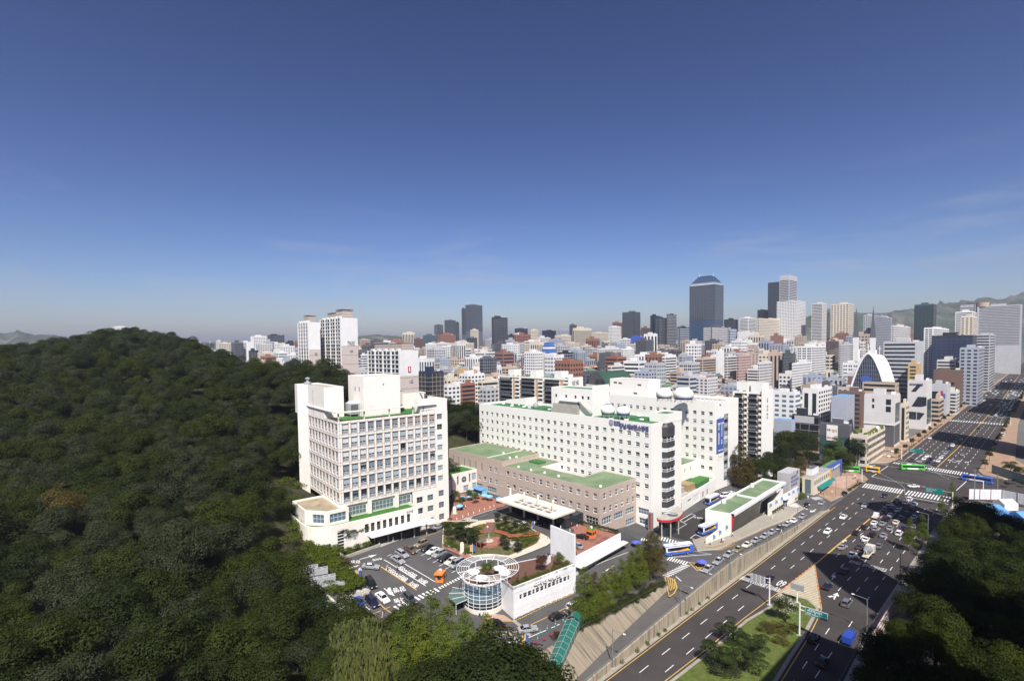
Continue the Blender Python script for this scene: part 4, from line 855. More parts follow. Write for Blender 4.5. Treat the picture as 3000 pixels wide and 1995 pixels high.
for a,b in zip(P[1:],P[2:]):
 if a==front[0]:continue
 plain(mb,[b,a],-1,bpz+.9,white_tile)
plain(mb,[T(sE,-6.4),T(sE,0)],-1,bpz+.9,white_tile);mb.face([(p[0],p[1],bpz)for p in P][::-1],turf_green)
Pi=inset(P[::-1],.35)[::-1]
for i in range(len(P)-1):mb.face([(*P[i],bpz+.9),(*P[i+1],bpz+.9),(*Pi[i+1],bpz+.9),(*Pi[i],bpz+.9)][::-1],white_tile);mb.face([(*Pi[i],bpz),(*Pi[i+1],bpz),(*Pi[i+1],bpz+.9),(*Pi[i],bpz+.9)],white_tile)
bpart(tw,mb,'curved_base');add_windows(tw,f0,dF,bops,.3,'slit')
mb=MB();q=[T(gl[0]-3.5,-6.15),T(gl[1]-3.5,-6.15)];plain(mb,q,1.6,bpz-1.0,pane_dark)
for i in range(9):z=2+i*.9;p=[T(gl[0]-3.5,-6.45),T(gl[1]-3.5,-6.45),T(gl[1]-3.5,-6.2),T(gl[0]-3.5,-6.2)];mb.prism(p,z,z+.1,frame_white)
bpart(tw,mb,'glass_strip')
s0,s1=s_at(1083,-9.5),s_at(1263,-7.5);cz=zc(1400+560/3.92,s_at(1180,-8),-8);cz=max(5.4,min(7.0,cz));mb=MB()
p=[T(s0,-9.8),T(s1,-9.8),T(s1,-6.0),T(s0,-6.0)];mb.prism(p,cz-.3,cz,cloth_white,cloth_white,True);bpart(tw,mb,'entrance_canopy')
mb=MB();plain(mb,[T(s0+1,-6.45),T(s1-4,-6.45)],0,cz-.5,pane_dark)
for k in range(5):s=s0+2+(s1-s0-4)*k/4;mb.tube((*T(s,-7.2),0),(*T(s,-7.2),cz-.3),.22,concrete,8)
bpart(tw,mb,'entrance_glazing')
btext(tw,'연구동',T(s_at(1187,-6.4),-6.4),E1,bpz-.6,.9,letter_grey,depth=.04,out=.06,bold=.02)
roofP=[T(0.4,.4),T(SR-.3,.4),T(SR-.3,25.6),T(0.3,TL+5)];mb=MB();mb.face([(*p,GZ1+.3)for p in roofP],turf_green)
mb.face([(*p,GZ1+.36)for p in(T(.6,.6),T(SG*.7,.6),T(SG*.7,1.5),T(.6,1.5))],brick_red);mb.face([(*p,GZ1+.36)for p in(T(.6,1.5),T(2,1.5),T(2,TG-2),T(.6,TG-2))],brick_red);bpart(tw,mb,'roof_deck')
mb=MB();o=.4;PZ=RT+1.6
for quad in([T(-o,-o),T(SG+.3,-o),T(SG+.3,1.7),T(1.7,1.7)],[T(-o,-o),T(1.7,1.7),T(1.7,TG+1),T(-o,TG+1)]):mb.prism(quad,PZ-.22,PZ+.06,pale_stone,None,True)
for k in range(1,4):s=SG*k/4;mb.prism([T(s,.3),T(s+.35,.3),T(s+.35,.7),T(s,.7)],GZ1+.3,PZ-.22,pale_stone)
for k in range(0,3):t=.3+TG*k/2.3;mb.prism([T(.3,t),T(.7,t),T(.7,t+.4),T(.3,t+.4)],GZ1+.3,PZ-.22,pale_stone)
bpart(tw,mb,'pergola_slab')
mb=MB();mb.path([(*T(s,.25),GZ1+1.35)for s in np.linspace(.3,SG,14)],.035,metal_dark,4)
for s in np.linspace(.3,SG,22):mb.tube((*T(s,.25),GZ1+.3),(*T(s,.25),GZ1+1.35),.03,metal_dark,4)
bpart(tw,mb,'railing')
def tbox(name,s0,s1,t0,t1,z0,z1,mat=white_tile,top=concrete,par=.5):
 mb=MB();P=[T(s0,t0),T(s1,t0),T(s1,t1),T(s0,t1)];mb.prism(P,z0,z1-par,mat,top);roof_box(mb,P,z1-par,par,.3,mat,top);return bpart(tw,mb,name)
tA=6.0;sa,sb=s_at(1070,tA),s_at(1176,tA);zt=zc(1103,sa,tA);tbox('penthouse',sa,sb,tA,tA+13,GZ1+.3,zt)
mb=MB()
for s,z in((sa+3.8,zt-5.6),):mb.box(0,0,0,0,0,0,frame_grey)
mb.prism([T(sa+6.0,tA-.06),T(sa+7.3,tA-.06),T(sa+7.3,tA),T(sa+6.0,tA)],GZ1+.5,GZ1+2.9,frame_white);mb.prism([T(sa+6.8,tA-.06),T(sa+7.2,tA-.06),T(sa+7.2,tA),T(sa+6.8,tA)],zt-3.2,zt-2.7,frame_dark);bpart(tw,mb,'roof_door')
mb=MB()
for q in(3.0,6.5):mb.prism([T(sa-.05,tA+q),T(sa,tA+q),T(sa,tA+q+.8),T(sa-.05,tA+q+.8)],GZ1+1.2,GZ1+2.6,blind_tan);mb.prism([T(sa-.05,tA+q),T(sa,tA+q),T(sa,tA+q+.8),T(sa-.05,tA+q+.8)],zt-5,zt-3.6,blind_tan)
mb.path([(*T(sa-.1,tA+2),GZ1+.4),(*T(sa-.1,tA+2),GZ1+4)],.12,metal_grey);bpart(tw,mb,'wall_vents')
tP=TG*.42;sL=s_at(974,tP);sK=s_at(892,TL);zt2=zc(1128,-1,TG);mb=MB();P=[T(.1,tP),T(6.5,tP),T(6.5,TL+4),T(-1.8,TL+4),T(-2.1,TL),T(.1,TG)];mb.prism(P,GZ1+.2,zt2-.4,white_tile,concrete);roof_box(mb,P,zt2-.4,.4,.3,white_tile,concrete);mb.tube((*T(.0,TG*.8),GZ1+.5),(*T(.0,TG*.8),zt2-1.5),.1,metal_grey);bpart(tw,mb,'corner_penthouse')
mb=MB();p=T(1.5,TL);mb.lathe((p[0],p[1],zt2-.4),[(1.2,0),(1.2,1.0),(.5,1.2),(.5,2.2),(1.0,2.3),(.2,2.8)],metal_grey,12);bpart(tw,mb,'exhaust_stack')
for k in range(2):
 mb=MB();s,t=7.6+k*3.6,9.5;p=[T(s,t),T(s+3.2,t),T(s+3.2,t+5),T(s,t+5)];mb.prism(p,GZ1+1.0,GZ1+4.6,metal_grey,metal_white);mb.prism([T(s+.4,t-.05),T(s+2.8,t-.05),T(s+2.8,t),T(s+.4,t)],GZ1+1.5,GZ1+4.2,metal_dark)
 for j in range(2):c=T(s+.9+1.4*j,t+2.5);mb.lathe((*c,GZ1+4.6),[(.6,0),(.6,.5),(.45,.5),(.2,.3)],metal_white,10)
 for j in range(2):c=T(s+.2+2.8*j,t+.2);mb.tube((*c,GZ1+.3),(*c,GZ1+1.0),.12,metal_grey)
 put('chiller',mb.mesh('chiller'),None,label=['grey rooftop chiller nearer the corner penthouse of the tower','grey rooftop chiller nearer the large white penthouse of the tower'][k],category='chiller',group='chillers on the tower roof')
sc_=s_at(1179,2);mb=MB();P=[T(SG-5.5,.45),T(SR-.05,.05),T(SR-.05,12),T(SR-1,12),T(SR-1,4.6),T(SG-5.5,4.6)];mb.prism(P,GZ1+.4,RT+3.2,white_tile,pale_stone)
for s in(SG-4.6,SG-3.4,SG-1.2,SG+.1):mb.prism([T(s,.40),T(s+.7,.40),T(s+.7,.46),T(s,.46)],GZ1+.9,RT+2.0,blind_tan)
bpart(tw,mb,'roof_room')
mb=MB();P=[T(SR-9,16),T(SR-.1,16),T(SR-.1,24),T(SR-9,24)];mb.prism(P,GZ1+.3,RT+4.4,white_tile,concrete);mb.path([(*T(SR-2,12),RT+4.4),(*T(SR-2,16),RT+4.4)],.3,white_tile);bpart(tw,mb,'lift_room')
# --- forecourt paint
zb2=lambda x,y:(900+x/3.93,1650+y/3.93);zb5=lambda x,y:(1450+x/3.93,1650+y/3.93);rz6=lambda x,y:(1100+x/11.2,1640+y/11.2)
def AA(f,*pp):return[at(*f(*p))for p in pp]
strip('lane_line',AA(rz6,(280,-5),(1650,855)),.22,.08,paint_white,lot);strip('lane_line',AA(rz6,(930,115),(1945,715)),.22,.08,paint_white,lot);strip('lane_line',AA(rz6,(185,230),(1350,985)),.34,.08,paint_yellow,lot)
p,q=AA(rz6,(420,235),(1440,850));a=math.atan2(q[1]-p[1],q[0]-p[0])
def spaced(s,p,q,size,sx):
 for i,ch in enumerate(s):
  if ch==' ':continue
  t=(i+.5)/len(s);road_text(ch,(p[0]+(q[0]-p[0])*t,p[1]+(q[1]-p[1])*t),a+math.pi,size,sx,parent=lot,bold=.03)
spaced('동의 병원주차장용',q,p,2.0,.9);p2,q2=AA(rz6,(830,200),(1740,730));spaced('동의 병원주차장',q2,p2,2.0,.9)
def arrow2(f,tail,head,kind='straight'):
 t,h=AA(f,tail,head);L=math.dist(t,h);arrow(t,math.atan2(h[1]-t[1],h[0]-t[0]),kind,lot,None,L/5)
r2=lambda x,y:(850+x/3.92,1400+y/3.92);r6=lambda x,y:(1850+x/3.92,1400+y/3.92);r4=lambda x,y:(1300+x/3.137,1350+y/3.137)
arrow2(rz6,(280,935),(640,1195),'both');arrow2(r2,(800,935),(1000,880));arrow2(r2,(655,1045),(800,1000));arrow2(zb2,(1640,385),(1690,320));arrow2(r4,(1460,1030),(1570,960));arrow2(r4,(50,1250),(95,1200))
for s,f,p,q,sz in(('입원',r2,(700,950),(810,950),1.9),('주차장',r2,(945,935),(1040,915),1.3),('주차',r2,(715,1060),(815,1035),1.6),('암병동',rz6,(480,960),(820,900),2.3),('나눔',rz6,(640,1300),(900,1230),2.2)):
 p,q=AA(f,p,q);road_text(s,((p[0]+q[0])/2,(p[1]+q[1])/2),math.atan2(q[1]-p[1],q[0]-p[0])+R(180 if f is rz6 else 180),sz,.8,parent=lot,bold=.03)
a,b,c=AA(zb2,(975,505),(1480,280),(1035,540));zebra(lot,a,b,c,11,.5,paint_white,.08)
a,b,c=AA(zb2,(1500,280),(1800,130),(1525,300));zebra(lot,a,b,c,10,.5,paint_white,.08)
a,b,c=AA(r4,(185,530),(330,550),(240,510));zebra(lot,a,b,c,1,1,asphalt_lot,.07);a,b,c=AA(r4,(180,535),(275,580),(240,510));zebra(lot,a,b,c,7,.5,paint_white,.085)
a,b,c=AA(r4,(710,565),(790,585),(735,540));zebra(lot,a,b,c,6,.5,paint_white,.085)
a,b,c=AA(r4,(1330,985),(1670,845),(1390,965));zebra(lot,a,b,c,13,.5,paint_white,.085)
a,b,c=AA(r6,(315,660),(720,775),(295,700));zebra(lot,a,b,c,13,.5,paint_white,.085);a,b,c=AA(r6,(430,905),(660,965),(395,940));zebra(lot,a,b,c,8,.5,paint_white,.085);a,b,c=AA(r6,(600,985),(345,1120),(680,1005));zebra(lot,a,b,c,10,.5,paint_white,.085)
a,b,c=AA(r6,(110,690),(190,700),(100,720));zebra(lot,a,b,c,3,.5,paint_white,.085)
rn=lambda x,y:(2250+x/5.2275,1250+y/5.2275)
wk=avenue
def taxi_zebra(f,a,b,c,n):
 a,b,c=AA(f,a,b,c);zebra(lot,a,b,c,n,.5,paint_white,.1)
taxi_zebra(rn,(270,1225),(350,1275),(430,1165),7);taxi_zebra(rn,(640,1085),(720,1125),(770,1070),6)
for f,pts,w,m in((zb2,[(380,735),(600,640),(800,565),(955,500)],.18,paint_yellow),(zb2,[(800,430),(880,510),(990,590)],.2,paint_yellow),(zb2,[(500,465),(525,490)],.2,paint_white),(zb2,[(665,490),(720,535)],.2,paint_white),(zb2,[(865,835),(915,810)],.2,paint_white),
(zb5,[(205,670),(320,622),(620,475),(915,345)],.22,paint_yellow),(zb5,[(60,668),(205,670)],.22,paint_yellow),(zb5,[(75,825),(240,790),(430,700),(620,610),(820,512)],.2,paint_yellow),(zb5,[(130,917),(330,880),(590,770)],.22,paint_white),(zb5,[(650,745),(745,700)],.22,paint_white),(zb5,[(805,672),(880,630)],.22,paint_white),
(r6,[(700,835),(920,878)],.3,paint_blue),(r6,[(920,878),(450,912)],.3,paint_white),(r6,[(640,872),(740,885)],.25,paint_blue),(r6,[(350,745),(460,750)],.25,paint_blue),
(r6,[(370,575),(500,610),(635,530),(560,500)],.15,paint_white),(r6,[(735,650),(675,690),(780,725)],.2,paint_white),(r6,[(735,650),(830,690)],.2,paint_white),(r6,[(870,590),(960,625)],.2,paint_white),(r6,[(930,570),(980,600)],.2,paint_white),
(r6,[(770,1050),(925,1110)],.35,paint_white),(r6,[(700,790),(830,832),(1040,828),(1190,760)],.2,paint_yellow),(r6,[(655,965),(755,1065),(860,990),(665,970)],.3,paint_yellow),(r6,[(715,978),(760,1040),(820,995)],.25,paint_yellow),
(r6,[(555,490),(690,412),(735,430),(600,508),(555,490)],.2,paint_white),(r4,[(530,450),(800,560)],.18,paint_yellow),(r4,[(890,600),(1120,695)],.18,paint_yellow),(r4,[(290,530),(405,490)],.15,paint_yellow),(r2,[(1480,695),(1735,610)],.18,paint_yellow),
(r2,[(1040,790),(1600,580)],.15,paint_yellow)):
 strip('painted_line',AA(f,*pts),w,.08,m,lot)
for x,y in((1145,885),(1530,880),(1600,925),(1665,960),(1735,1000),(1805,1035),(1880,1075),(1465,832)):p,q=AA(r2,(x-25,y+12),(x+18,y-8));strip('bay_line',[p,q],.16,.08,paint_white,lot)
for i in range(5):p,q=AA(r6,(385+i*28,1140+i*4),(432+i*16,1305-i*8+(60 if i==0 else 0)));strip('chevron_line',[p,q],.25,.085,paint_yellow,lot)
strip('chevron_line',AA(r6,(375,1138),(450,1150),(505,1195),(522,1260),(490,1325),(440,1362)),.3,.085,paint_yellow,lot)
arrow2(r6,(510,1130),(610,1220),'turn');arrow2(rn,(560,1235),(480,1270));arrow2(rn,(735,1265),(650,1310))
drape('patched_asphalt',AA(r6,(270,615),(330,640),(700,735),(860,690),(1000,560),(850,480),(850,345),(700,410),(560,470),(420,560)),.055,asphalt_new,lot)
road_text('구급차',at(*r6(770,465)),R(-47),1.6,.8,parent=lot);road_text('택시',at(*rn(300,1385)),R(-90),2.4,.7,parent=lot)
for i,(x,y)in enumerate([(60,780),(150,850),(230,940),(300,800),(190,690)]):
 x,y=zb5(x+60,y-10);drape('paving_band',A((x-14,y-4),(x-8,y-10),(x+16,y+8),(x+9,y+14)),.05,pave_grey,lot)
tp=drape('tower_pavement',AA(r2,(1040,785),(1600,575),(1600,560),(1480,560),(1200,660),(980,745)),.14,concrete,kind='structure');kerb('kerb',AA(r2,(1040,790),(1320,685),(1600,580)),tp,.18,.3)
bk=drape('brick_forecourt',[un(*r4(*p),.35)for p in((0,590),(120,548),(330,478),(480,432),(560,415),(570,385),(420,330),(300,300),(110,300),(60,480),(0,540))],.1,brick_red,kind='structure',zf=lambda u,v:max(.2,min(.45,S(u,v))))
drape('brick_walk',AA(r2,(1610,510),(1840,420),(1960,370),(1960,340),(1830,400),(1620,480)),.12,brick_red,bk);kerb('kerb',AA(r4,(0,600),(120,556),(330,486),(480,438)),bk,.16,.25)
# --- garden on the loop road
gp=AA(r4,(-10,760),(0,600),(60,560),(330,560),(455,545),(560,545),(700,585),(800,622),(880,680),(888,720),(860,765),(640,885),(470,870),(270,880),(120,825))
gz=lambda u,v:S(u,v)+.0
gd=drape('garden_bed',gp,.28,M('garden_soil',(.10,.095,.035),var=.4,scale=1.2),kind='structure',step=2.5);kerb('garden_kerb',gp+gp[:1],gd,.38,.3,mat=path_beige)
pth=drape('garden_path',AA(r4,(180,610),(330,555),(462,540),(470,572),(330,590),(200,640)),.34,path_beige,gd);drape('garden_path',AA(r4,(885,668),(960,705),(990,745),(975,765),(945,785),(640,905),(580,885),(868,762),(892,715)),.34,path_beige,gd)
drape('garden_path',AA(r4,(-10,770),(30,800),(260,885),(200,905),(120,860),(-20,800)),.33,brick_red,gd)
gc=at(*r4(415,745));g0=S(*gc)
mb=MB();mb.lathe((*gc,g0+.42),[(0,.02),(1.5,.02),(1.5,.0),(2.9,.0),(2.9,-.02),(4.6,-.02),(4.6,-.7)],brick_red,36,mats=[path_beige,brick_dark,brick_red,path_beige,brick_red,brick_red]);mb.build('round_brick_plaza',gd)
drape('brick_steps',AA(r4,(392,572),(466,570),(445,668),(362,672)),.36,brick_dark,gd)
def bench(label,pts,h=.55,back=True):
 pts=[at(*r4(*p))for p in pts];c=pts[len(pts)//2];z=S(*c)+.34;t=thing('garden_bench',label,'bench',(*c,z),0,'red timber benches in the hospital garden');mb=MB();mb2=MB()
 for p,q in zip(pts,pts[1:]):
  L=math.dist(p,q);d=((q[0]-p[0])/L,(q[1]-p[1])/L);mb.obox(p,d,L-.02,.9,z+h-.12,z+h,timber)
  mb2.obox((p[0]-d[1]*.92,p[1]+d[0]*.92),d,L-.02,.12,z,z+h+(.55 if back else 0),timber)
 bpart(t,mb,'seat');bpart(t,mb2,'backrest')
bench('curved red timber bench on the hill side of the round brick plaza',[(275,712),(315,690),(365,680)]);bench('long curved red timber bench behind the round brick plaza',[(455,668),(520,685),(575,705),(600,730)]);bench('straight red timber bench at the road end of the garden',[(600,728),(700,722),(800,708),(885,690)])
def stele(label,px,py,h,w=.9):
 c=at(px,py);z=S(*c)+.3;t=thing('stone_stele',label,'monument',(*c,z));mb=MB();mb.box(-w*.5,w*.5,-.22,.22,.4,h-w*.5,pale_stone)
 mb.prism([(-w*.5,0),(w*.5,0),(w*.5,.01),(-w*.5,.01)],0,0,pale_stone)
 n=10;P=[(w*.5*math.cos(math.pi*i/n),h-w*.5+w*.5*math.sin(math.pi*i/n))for i in range(n+1)]
 mb.face([(x,-.22,zz)for x,zz in P],pale_stone);mb.face([(x,.22,zz)for x,zz in P][::-1],pale_stone)
 for a,b in zip(P,P[1:]):mb.face([(a[0],-.22,a[1]),(a[0],.22,a[1]),(b[0],.22,b[1]),(b[0],-.22,b[1])],pale_stone)
 mb.build('slab',t,rz=R(-40));mb=MB();mb.box(-w*.8,w*.8,-.5,.5,-.1,.4,concrete);mb.build('plinth',t,rz=R(-40))
stele('tall pale stone stele among the garden shrubs by the parked cars',1354,1625,3.6,1.1);stele('round-topped stone stele beside the red brick walk',1332,1508,2.9,1.2)
c=gc;t=thing('sculpture','slim metal sculpture standing at the centre of the round brick plaza','sculpture',(*c,g0+.44));mb=MB();mb.tube((0,0,0),(0,0,1.6),.28,metal_grey,10);mb.tube((0,0,1.6),(.1,.1,2.5),.16,metal_grey,8,.05);mb.build('figure',t)
t=thing('garden_shelter','dark flat-roofed garden shelter beside the round brick plaza','shelter',(*at(*r4(345,810)),S(*at(*r4(345,810)))+.3));mb=MB();mb.box(-1.4,1.4,-1.1,1.1,2.3,2.5,M('shelter_roof',(.16,.12,.10),var=.2));mb.build('roof',t,rz=R(5));mb=MB()
for x in(-1.2,1.2):
 for y in(-.9,.9):mb.box(x-.08,x+.08,y-.08,y+.08,0,2.3,timber)
mb.build('posts_frame',t,rz=R(5))
rm=MB();rm.blob((0,0,.2),.7,rock,1,5,.3,(1.2,.8,.8));rme=rm.mesh('boulder');rm=MB();rm.blob((0,0,.25),.9,rock,1,9,.3,(.9,1.2,.8));rme2=rm.mesh('boulder')
k=0
for f,pts in((r4,[(610,790),(640,775),(660,800),(690,770),(700,785),(620,770),(655,760)]),(zb2,[(600,350),(640,340),(670,330),(640,370),(690,360),(440,430),(480,410),(490,440),(560,395),(600,385),(425,410),(520,395)])):
 for x,y in pts:
  c=at(*f(x,y));k+=1;put('boulder',rme if k%2 else rme2,None,(*c,S(*c)+.2),rng.uniform(0,6),label='pale boulder set in the rockery %s'%('of the round garden' if f is r4 else 'beside the parked cars'),category='boulder',group='boulders of the garden' if f is r4 else 'boulders of the car park rockery')
# --- white corner cafe with its drum and roof deck
ZC=-5.0;K1=un(1505,1813,ZC);K2=un(1683.5,1736,ZC);L=math.dist(K1,K2);d=((K2[0]-K1[0])/L,(K2[1]-K1[1])/L);nl=(-d[1],d[0]);DC=un(1417,1772,ZC);DR=5.25
DZ=z_at(1720,*K1);DF=DZ-.75;cf=thing('corner_cafe','white corner restaurant with a glass drum, roof garden and ring pergola','restaurant',(*DC,ZC))
wb=9.2;wops=[];Wd=[(r-.0)for r in()]
for x0,x1 in((285,313),(330,370),(381,421),(434,460),(473,512),(524,562),(574,600),(612,650),(660,697),(708,733),(744,778),(790,826),(837,860)):
 ax=on_v
 f=lambda x:(lambda t:t)((lambda lo,hi:[(lo:=lo)or 0])(0,0))if False else None
 def s_on(px):
  lo,hi=-3.0,L+5
  for _ in range(40):
   m=(lo+hi)/2
   if pix(K1[0]+d[0]*m,K1[1]+d[1]*m,-2)[0]<px:lo=m
   else:hi=m
  return lo
 wops.append((s_on(1450+x0/3.93),s_on(1450+x1/3.93),DZ-3.75,DZ-2.45))
mb=MB();facade(mb,K1,d,L,ZC-.5,DZ,wops,.25,white_panel);Q2=(K2[0]+nl[0]*wb,K2[1]+nl[1]*wb);Q1=(DC[0]+nl[0]*4.5+d[0]*1,DC[1]+nl[1]*4.5+d[1]*1);K0=(DC[0]+4.3*math.cos(R(-58)),DC[1]+4.3*math.sin(R(-58)))
plain(mb,[K0,K1],ZC-.5,DZ,white_panel);plain(mb,[K2,Q2],ZC-.5,DZ,white_panel);plain(mb,[Q2,Q1],ZC-.5,DF+.2,white_panel);bpart(cf,mb,'wall');add_windows(cf,K1,d,wops,.25,'slit')
mb=MB();poly=[K0,K1,K2,Q2,Q1];mb.face([(*p,DF)for p in poly],deck_brown);i1=inset(poly,.35)
for i in(0,1):mb.prism([poly[i],poly[i+1],i1[i+1],i1[i]],DF-.2,DZ+.01,white_panel)
bpart(cf,mb,'roof_deck')
for r in range(7):
 z0=ZC+.15+r*1.02
 if z0+.98>DZ:continue
 for k in range(10):
  a0=L*k/10+.03;a1=L*(k+1)/10-.03
  if z0<DZ-2.40 and z0+.98>DZ-3.8:continue
  mb=MB();mb.obox((K1[0]+d[0]*a0+nl[0]*-.06,K1[1]+d[1]*a0-nl[1]*.06),d,a1-a0,.055,z0,z0+.98,white_panel);bpart(cf,mb,'cladding_panel')
FZ=z_at(1567,*K2);fin=MB();fin.obox(K2,nl,9.6,-.5,ZC,FZ,white_panel)
fin2=[(K2[0]+nl[0]*i,K2[1]+nl[1]*i)for i in(0,)];bpart(cf,fin,'fin_wall')
mb=MB();a0,a1=R(95),R(95+250);mb.lathe((*DC,ZC),[(DR+.1,-.5),(DR+.1,1.3),(DR+.02,1.3)],pale_stone,40,a0,a1);bpart(cf,mb,'drum_base')
top=DF-ZC+.3;mb=MB();mb.lathe((*DC,ZC),[(DR,1.3),(DR,2.9),(DR,4.0),(DR,top)],pane_dark,40,a0,a1,[pane_dark,pane_grey,pane_blue]);bpart(cf,mb,'drum_glass')
mb=MB();mb.lathe((*DC,ZC),[(DR+.25,top),(DR+.25,top+.35),(DR-.2,top+.35),(DR-.2,top-.1),(0,top-.1)],metal_white,40,0,2*math.pi,[metal_white,metal_white,metal_white,deck_brown]);bpart(cf,mb,'drum_rim')
mb=MB();n=14
for i in range(n+1):a=a0+(a1-a0)*i/n;x,y=DC[0]+(DR+.05)*math.cos(a),DC[1]+(DR+.05)*math.sin(a);mb.tube((x,y,ZC+1.3),(x,y,ZC+top),.075,metal_white,5)
for h in(1.35,2.1,2.95,4.0,4.9,top-.2):
 if h<top:mb.path([(DC[0]+(DR+.05)*math.cos(a0+(a1-a0)*i/36),DC[1]+(DR+.05)*math.sin(a0+(a1-a0)*i/36),ZC+h)for i in range(37)],.06,metal_white,4)
bpart(cf,mb,'drum_mullions')
RZT=DF+3.5;rc=un(1300+405/3.137,1350+978/3.137,RZT);pg=thing('ring_pergola','white tubular ring pergola above the cafe roof deck','pergola',(*rc,DF))
for r in(4.9,5.5,6.1,6.7,7.3,7.9):
 mb=MB();mb.path([(r*math.cos(2*math.pi*i/56),r*math.sin(2*math.pi*i/56),RZT-DF+(.10 if r in(4.9,7.9)else 0))for i in range(57)],.085 if r in(4.9,7.9)else.05,metal_white,5);mb.build('ring_tube',pg)
mb=MB()
for i in range(12):a=2*math.pi*i/12+.1;mb.tube((4.7*math.cos(a),4.7*math.sin(a),RZT-DF-.12),(7.95*math.cos(a),7.95*math.sin(a),RZT-DF-.12),.09,metal_white,5)
mb.build('spokes',pg);mb=MB()
for i in range(10):a=2*math.pi*i/10+.3;mb.tube((5.0*math.cos(a),5.0*math.sin(a),0),(5.0*math.cos(a),5.0*math.sin(a),RZT-DF-.1),.12,metal_white,6)
mb.build('posts',pg)
mb=MB();bed=AA(r4,(0,0));e=lambda a,b:(K1[0]+d[0]*a+nl[0]*b,K1[1]+d[1]*a+nl[1]*b)
mb.prism([e(.5,.45),e(L-.3,.45),e(L-.3,2.4),e(L*.55,2.6),e(4,1.5),e(.8,1.2)],DF,DF+.35,orange_paint,M('planter_soil',(.08,.07,.03),var=.3));bpart(cf,mb,'planter')
ot=btext(cf,'디자인 아울렛',e(L*.30,0),d,DZ-1.55,1.25,letter_white,depth=.14,out=.34,bold=.04);ot.scale.x=L*.44/max(v.co.x for v in ot.data.vertices)
mb=MB();c=AA(r4,(0,0));aw=[(DC[0]+r*math.cos(t),DC[1]+r*math.sin(t))for r,t in((5.3,R(118)),(5.3,R(150)),(5.3,R(182)),(8.6,R(178)),(9.2,R(150)),(8.6,R(122)))];mb.prism(aw,ZC+3.2,ZC+3.35,M('awning_green',(.10,.16,.14),rough=.3,var=.1),None,True)
for a in(118,139,160,180):mb.tube((DC[0]+5.3*math.cos(R(a)),DC[1]+5.3*math.sin(R(a)),ZC+3.42),(DC[0]+8.9*math.cos(R(a)),DC[1]+8.9*math.sin(R(a)),ZC+3.42),.06,metal_white)
for a in(122,178):mb.tube((DC[0]+8.6*math.cos(R(a)),DC[1]+8.6*math.sin(R(a)),ZC),(DC[0]+8.6*math.cos(R(a)),DC[1]+8.6*math.sin(R(a)),ZC+3.2),.08,metal_white)
bpart(cf,mb,'awning')
drape('cafe_apron',[un(*zb5(*p),ZC)for p in((-140,560),(-90,665),(60,668),(205,662),(105,600),(20,590))],.14,pave_pink,kind='structure')
hm=MB();hm.path([(-.6,0,0),(-.6,0,.85),(.6,0,.85),(.6,0,0)],.06,metal_dark,5);hme=hm.mesh('hoop_rail')
for i in range(11):p=e(1.0+i*(L-2)/10,-1.0);put('hoop_rail',hme,None,(p[0],p[1],S(*p)),math.atan2(d[1],d[0]),label='low black hoop rail at the foot of the white restaurant wall',category='hoop rail',group='hoop rails along the restaurant wall')
mb=MB();c=e(L-4.5,6.5);mb.box(-1.4,1.4,-.7,.7,0,1.8,metal_white)
for x in(-.7,.7):mb.lathe((x,0,1.8),[(.55,0),(.55,.1),(0,.08)],metal_dark,12)
mb.build('condenser',None,(*c,DF+.02),R(10),label='white twin-fan condenser beside the fin wall on the cafe roof',category='condenser')
tz=[un(x,y,0)for x,y in((1640,1549),(1684,1531),(1740,1546),(1816,1563),(1690,1624),(1684,1600),(1650,1590))]
mb=MB();mb.prism(tz,-5.5,.04,concrete,brick_red);tr=mb.build('brick_terrace',kind='structure')
for i in range(3):
 for j in range(2):c=un(1725+i*24-j*14,1563+i*7+j*12,0);mb=MB();mb.box(c[0]-1.6,c[0]+1.6,c[1]-1.2,c[1]+1.2,.045,.055,brick_dark);mb.build('paving_square',tr)
pa,pb=un(1687,1631,1.2),un(1819,1562,1.2);pw=thing('terrace_parapet','white panelled parapet with a ledge canopy below the brick terrace','wall',(*pa,-5));L2=math.dist(pa,pb);d2=((pb[0]-pa[0])/L2,(pb[1]-pa[1])/L2)
for k in range(8):mb=MB();mb.obox((pa[0]+d2[0]*L2*k/8,pa[1]+d2[1]*L2*k/8),d2,L2/8-.05,.35,-1.6,1.25,white_panel);bpart(pw,mb,'wall_panel')
mb=MB();n2=(-d2[1],d2[0]);mb.obox((pa[0]-n2[0]*2.0,pa[1]-n2[1]*2.0),d2,L2+1.2,2.0,-1.75,-1.45,white_panel,metal_white);bpart(pw,mb,'ledge_canopy')
mb=MB();mb.obox((pa[0]+n2[0]*.02,pa[1]+n2[1]*.02),d2,L2,.3,-6,-3.4,pale_stone);mb.obox((pa[0]+n2[0]*.1,pa[1]+n2[1]*.1),d2,L2,.2,-3.4,-1.6,pane_grey);bpart(pw,mb,'lower_wall')
sp=thing('shade_frame','dark steel shade frame over the steps at the end of the brick terrace','shade frame',(*un(1835,1562,-1),-1));mb=MB()
for i in range(9):mb.tube((-3.5,-3+i*.75,0),(3.5,-3+i*.75,0),.07,metal_dark,4)
for i in range(8):mb.tube((-3.5+i,-3,.08),(-3.5+i,3,.08),.06,metal_dark,4)
for x in(-3.3,3.3):
 for y in(-2.8,2.8):mb.tube((x,y,-4),(x,y,0),.09,metal_dark,5)
mb.build('lattice',sp)
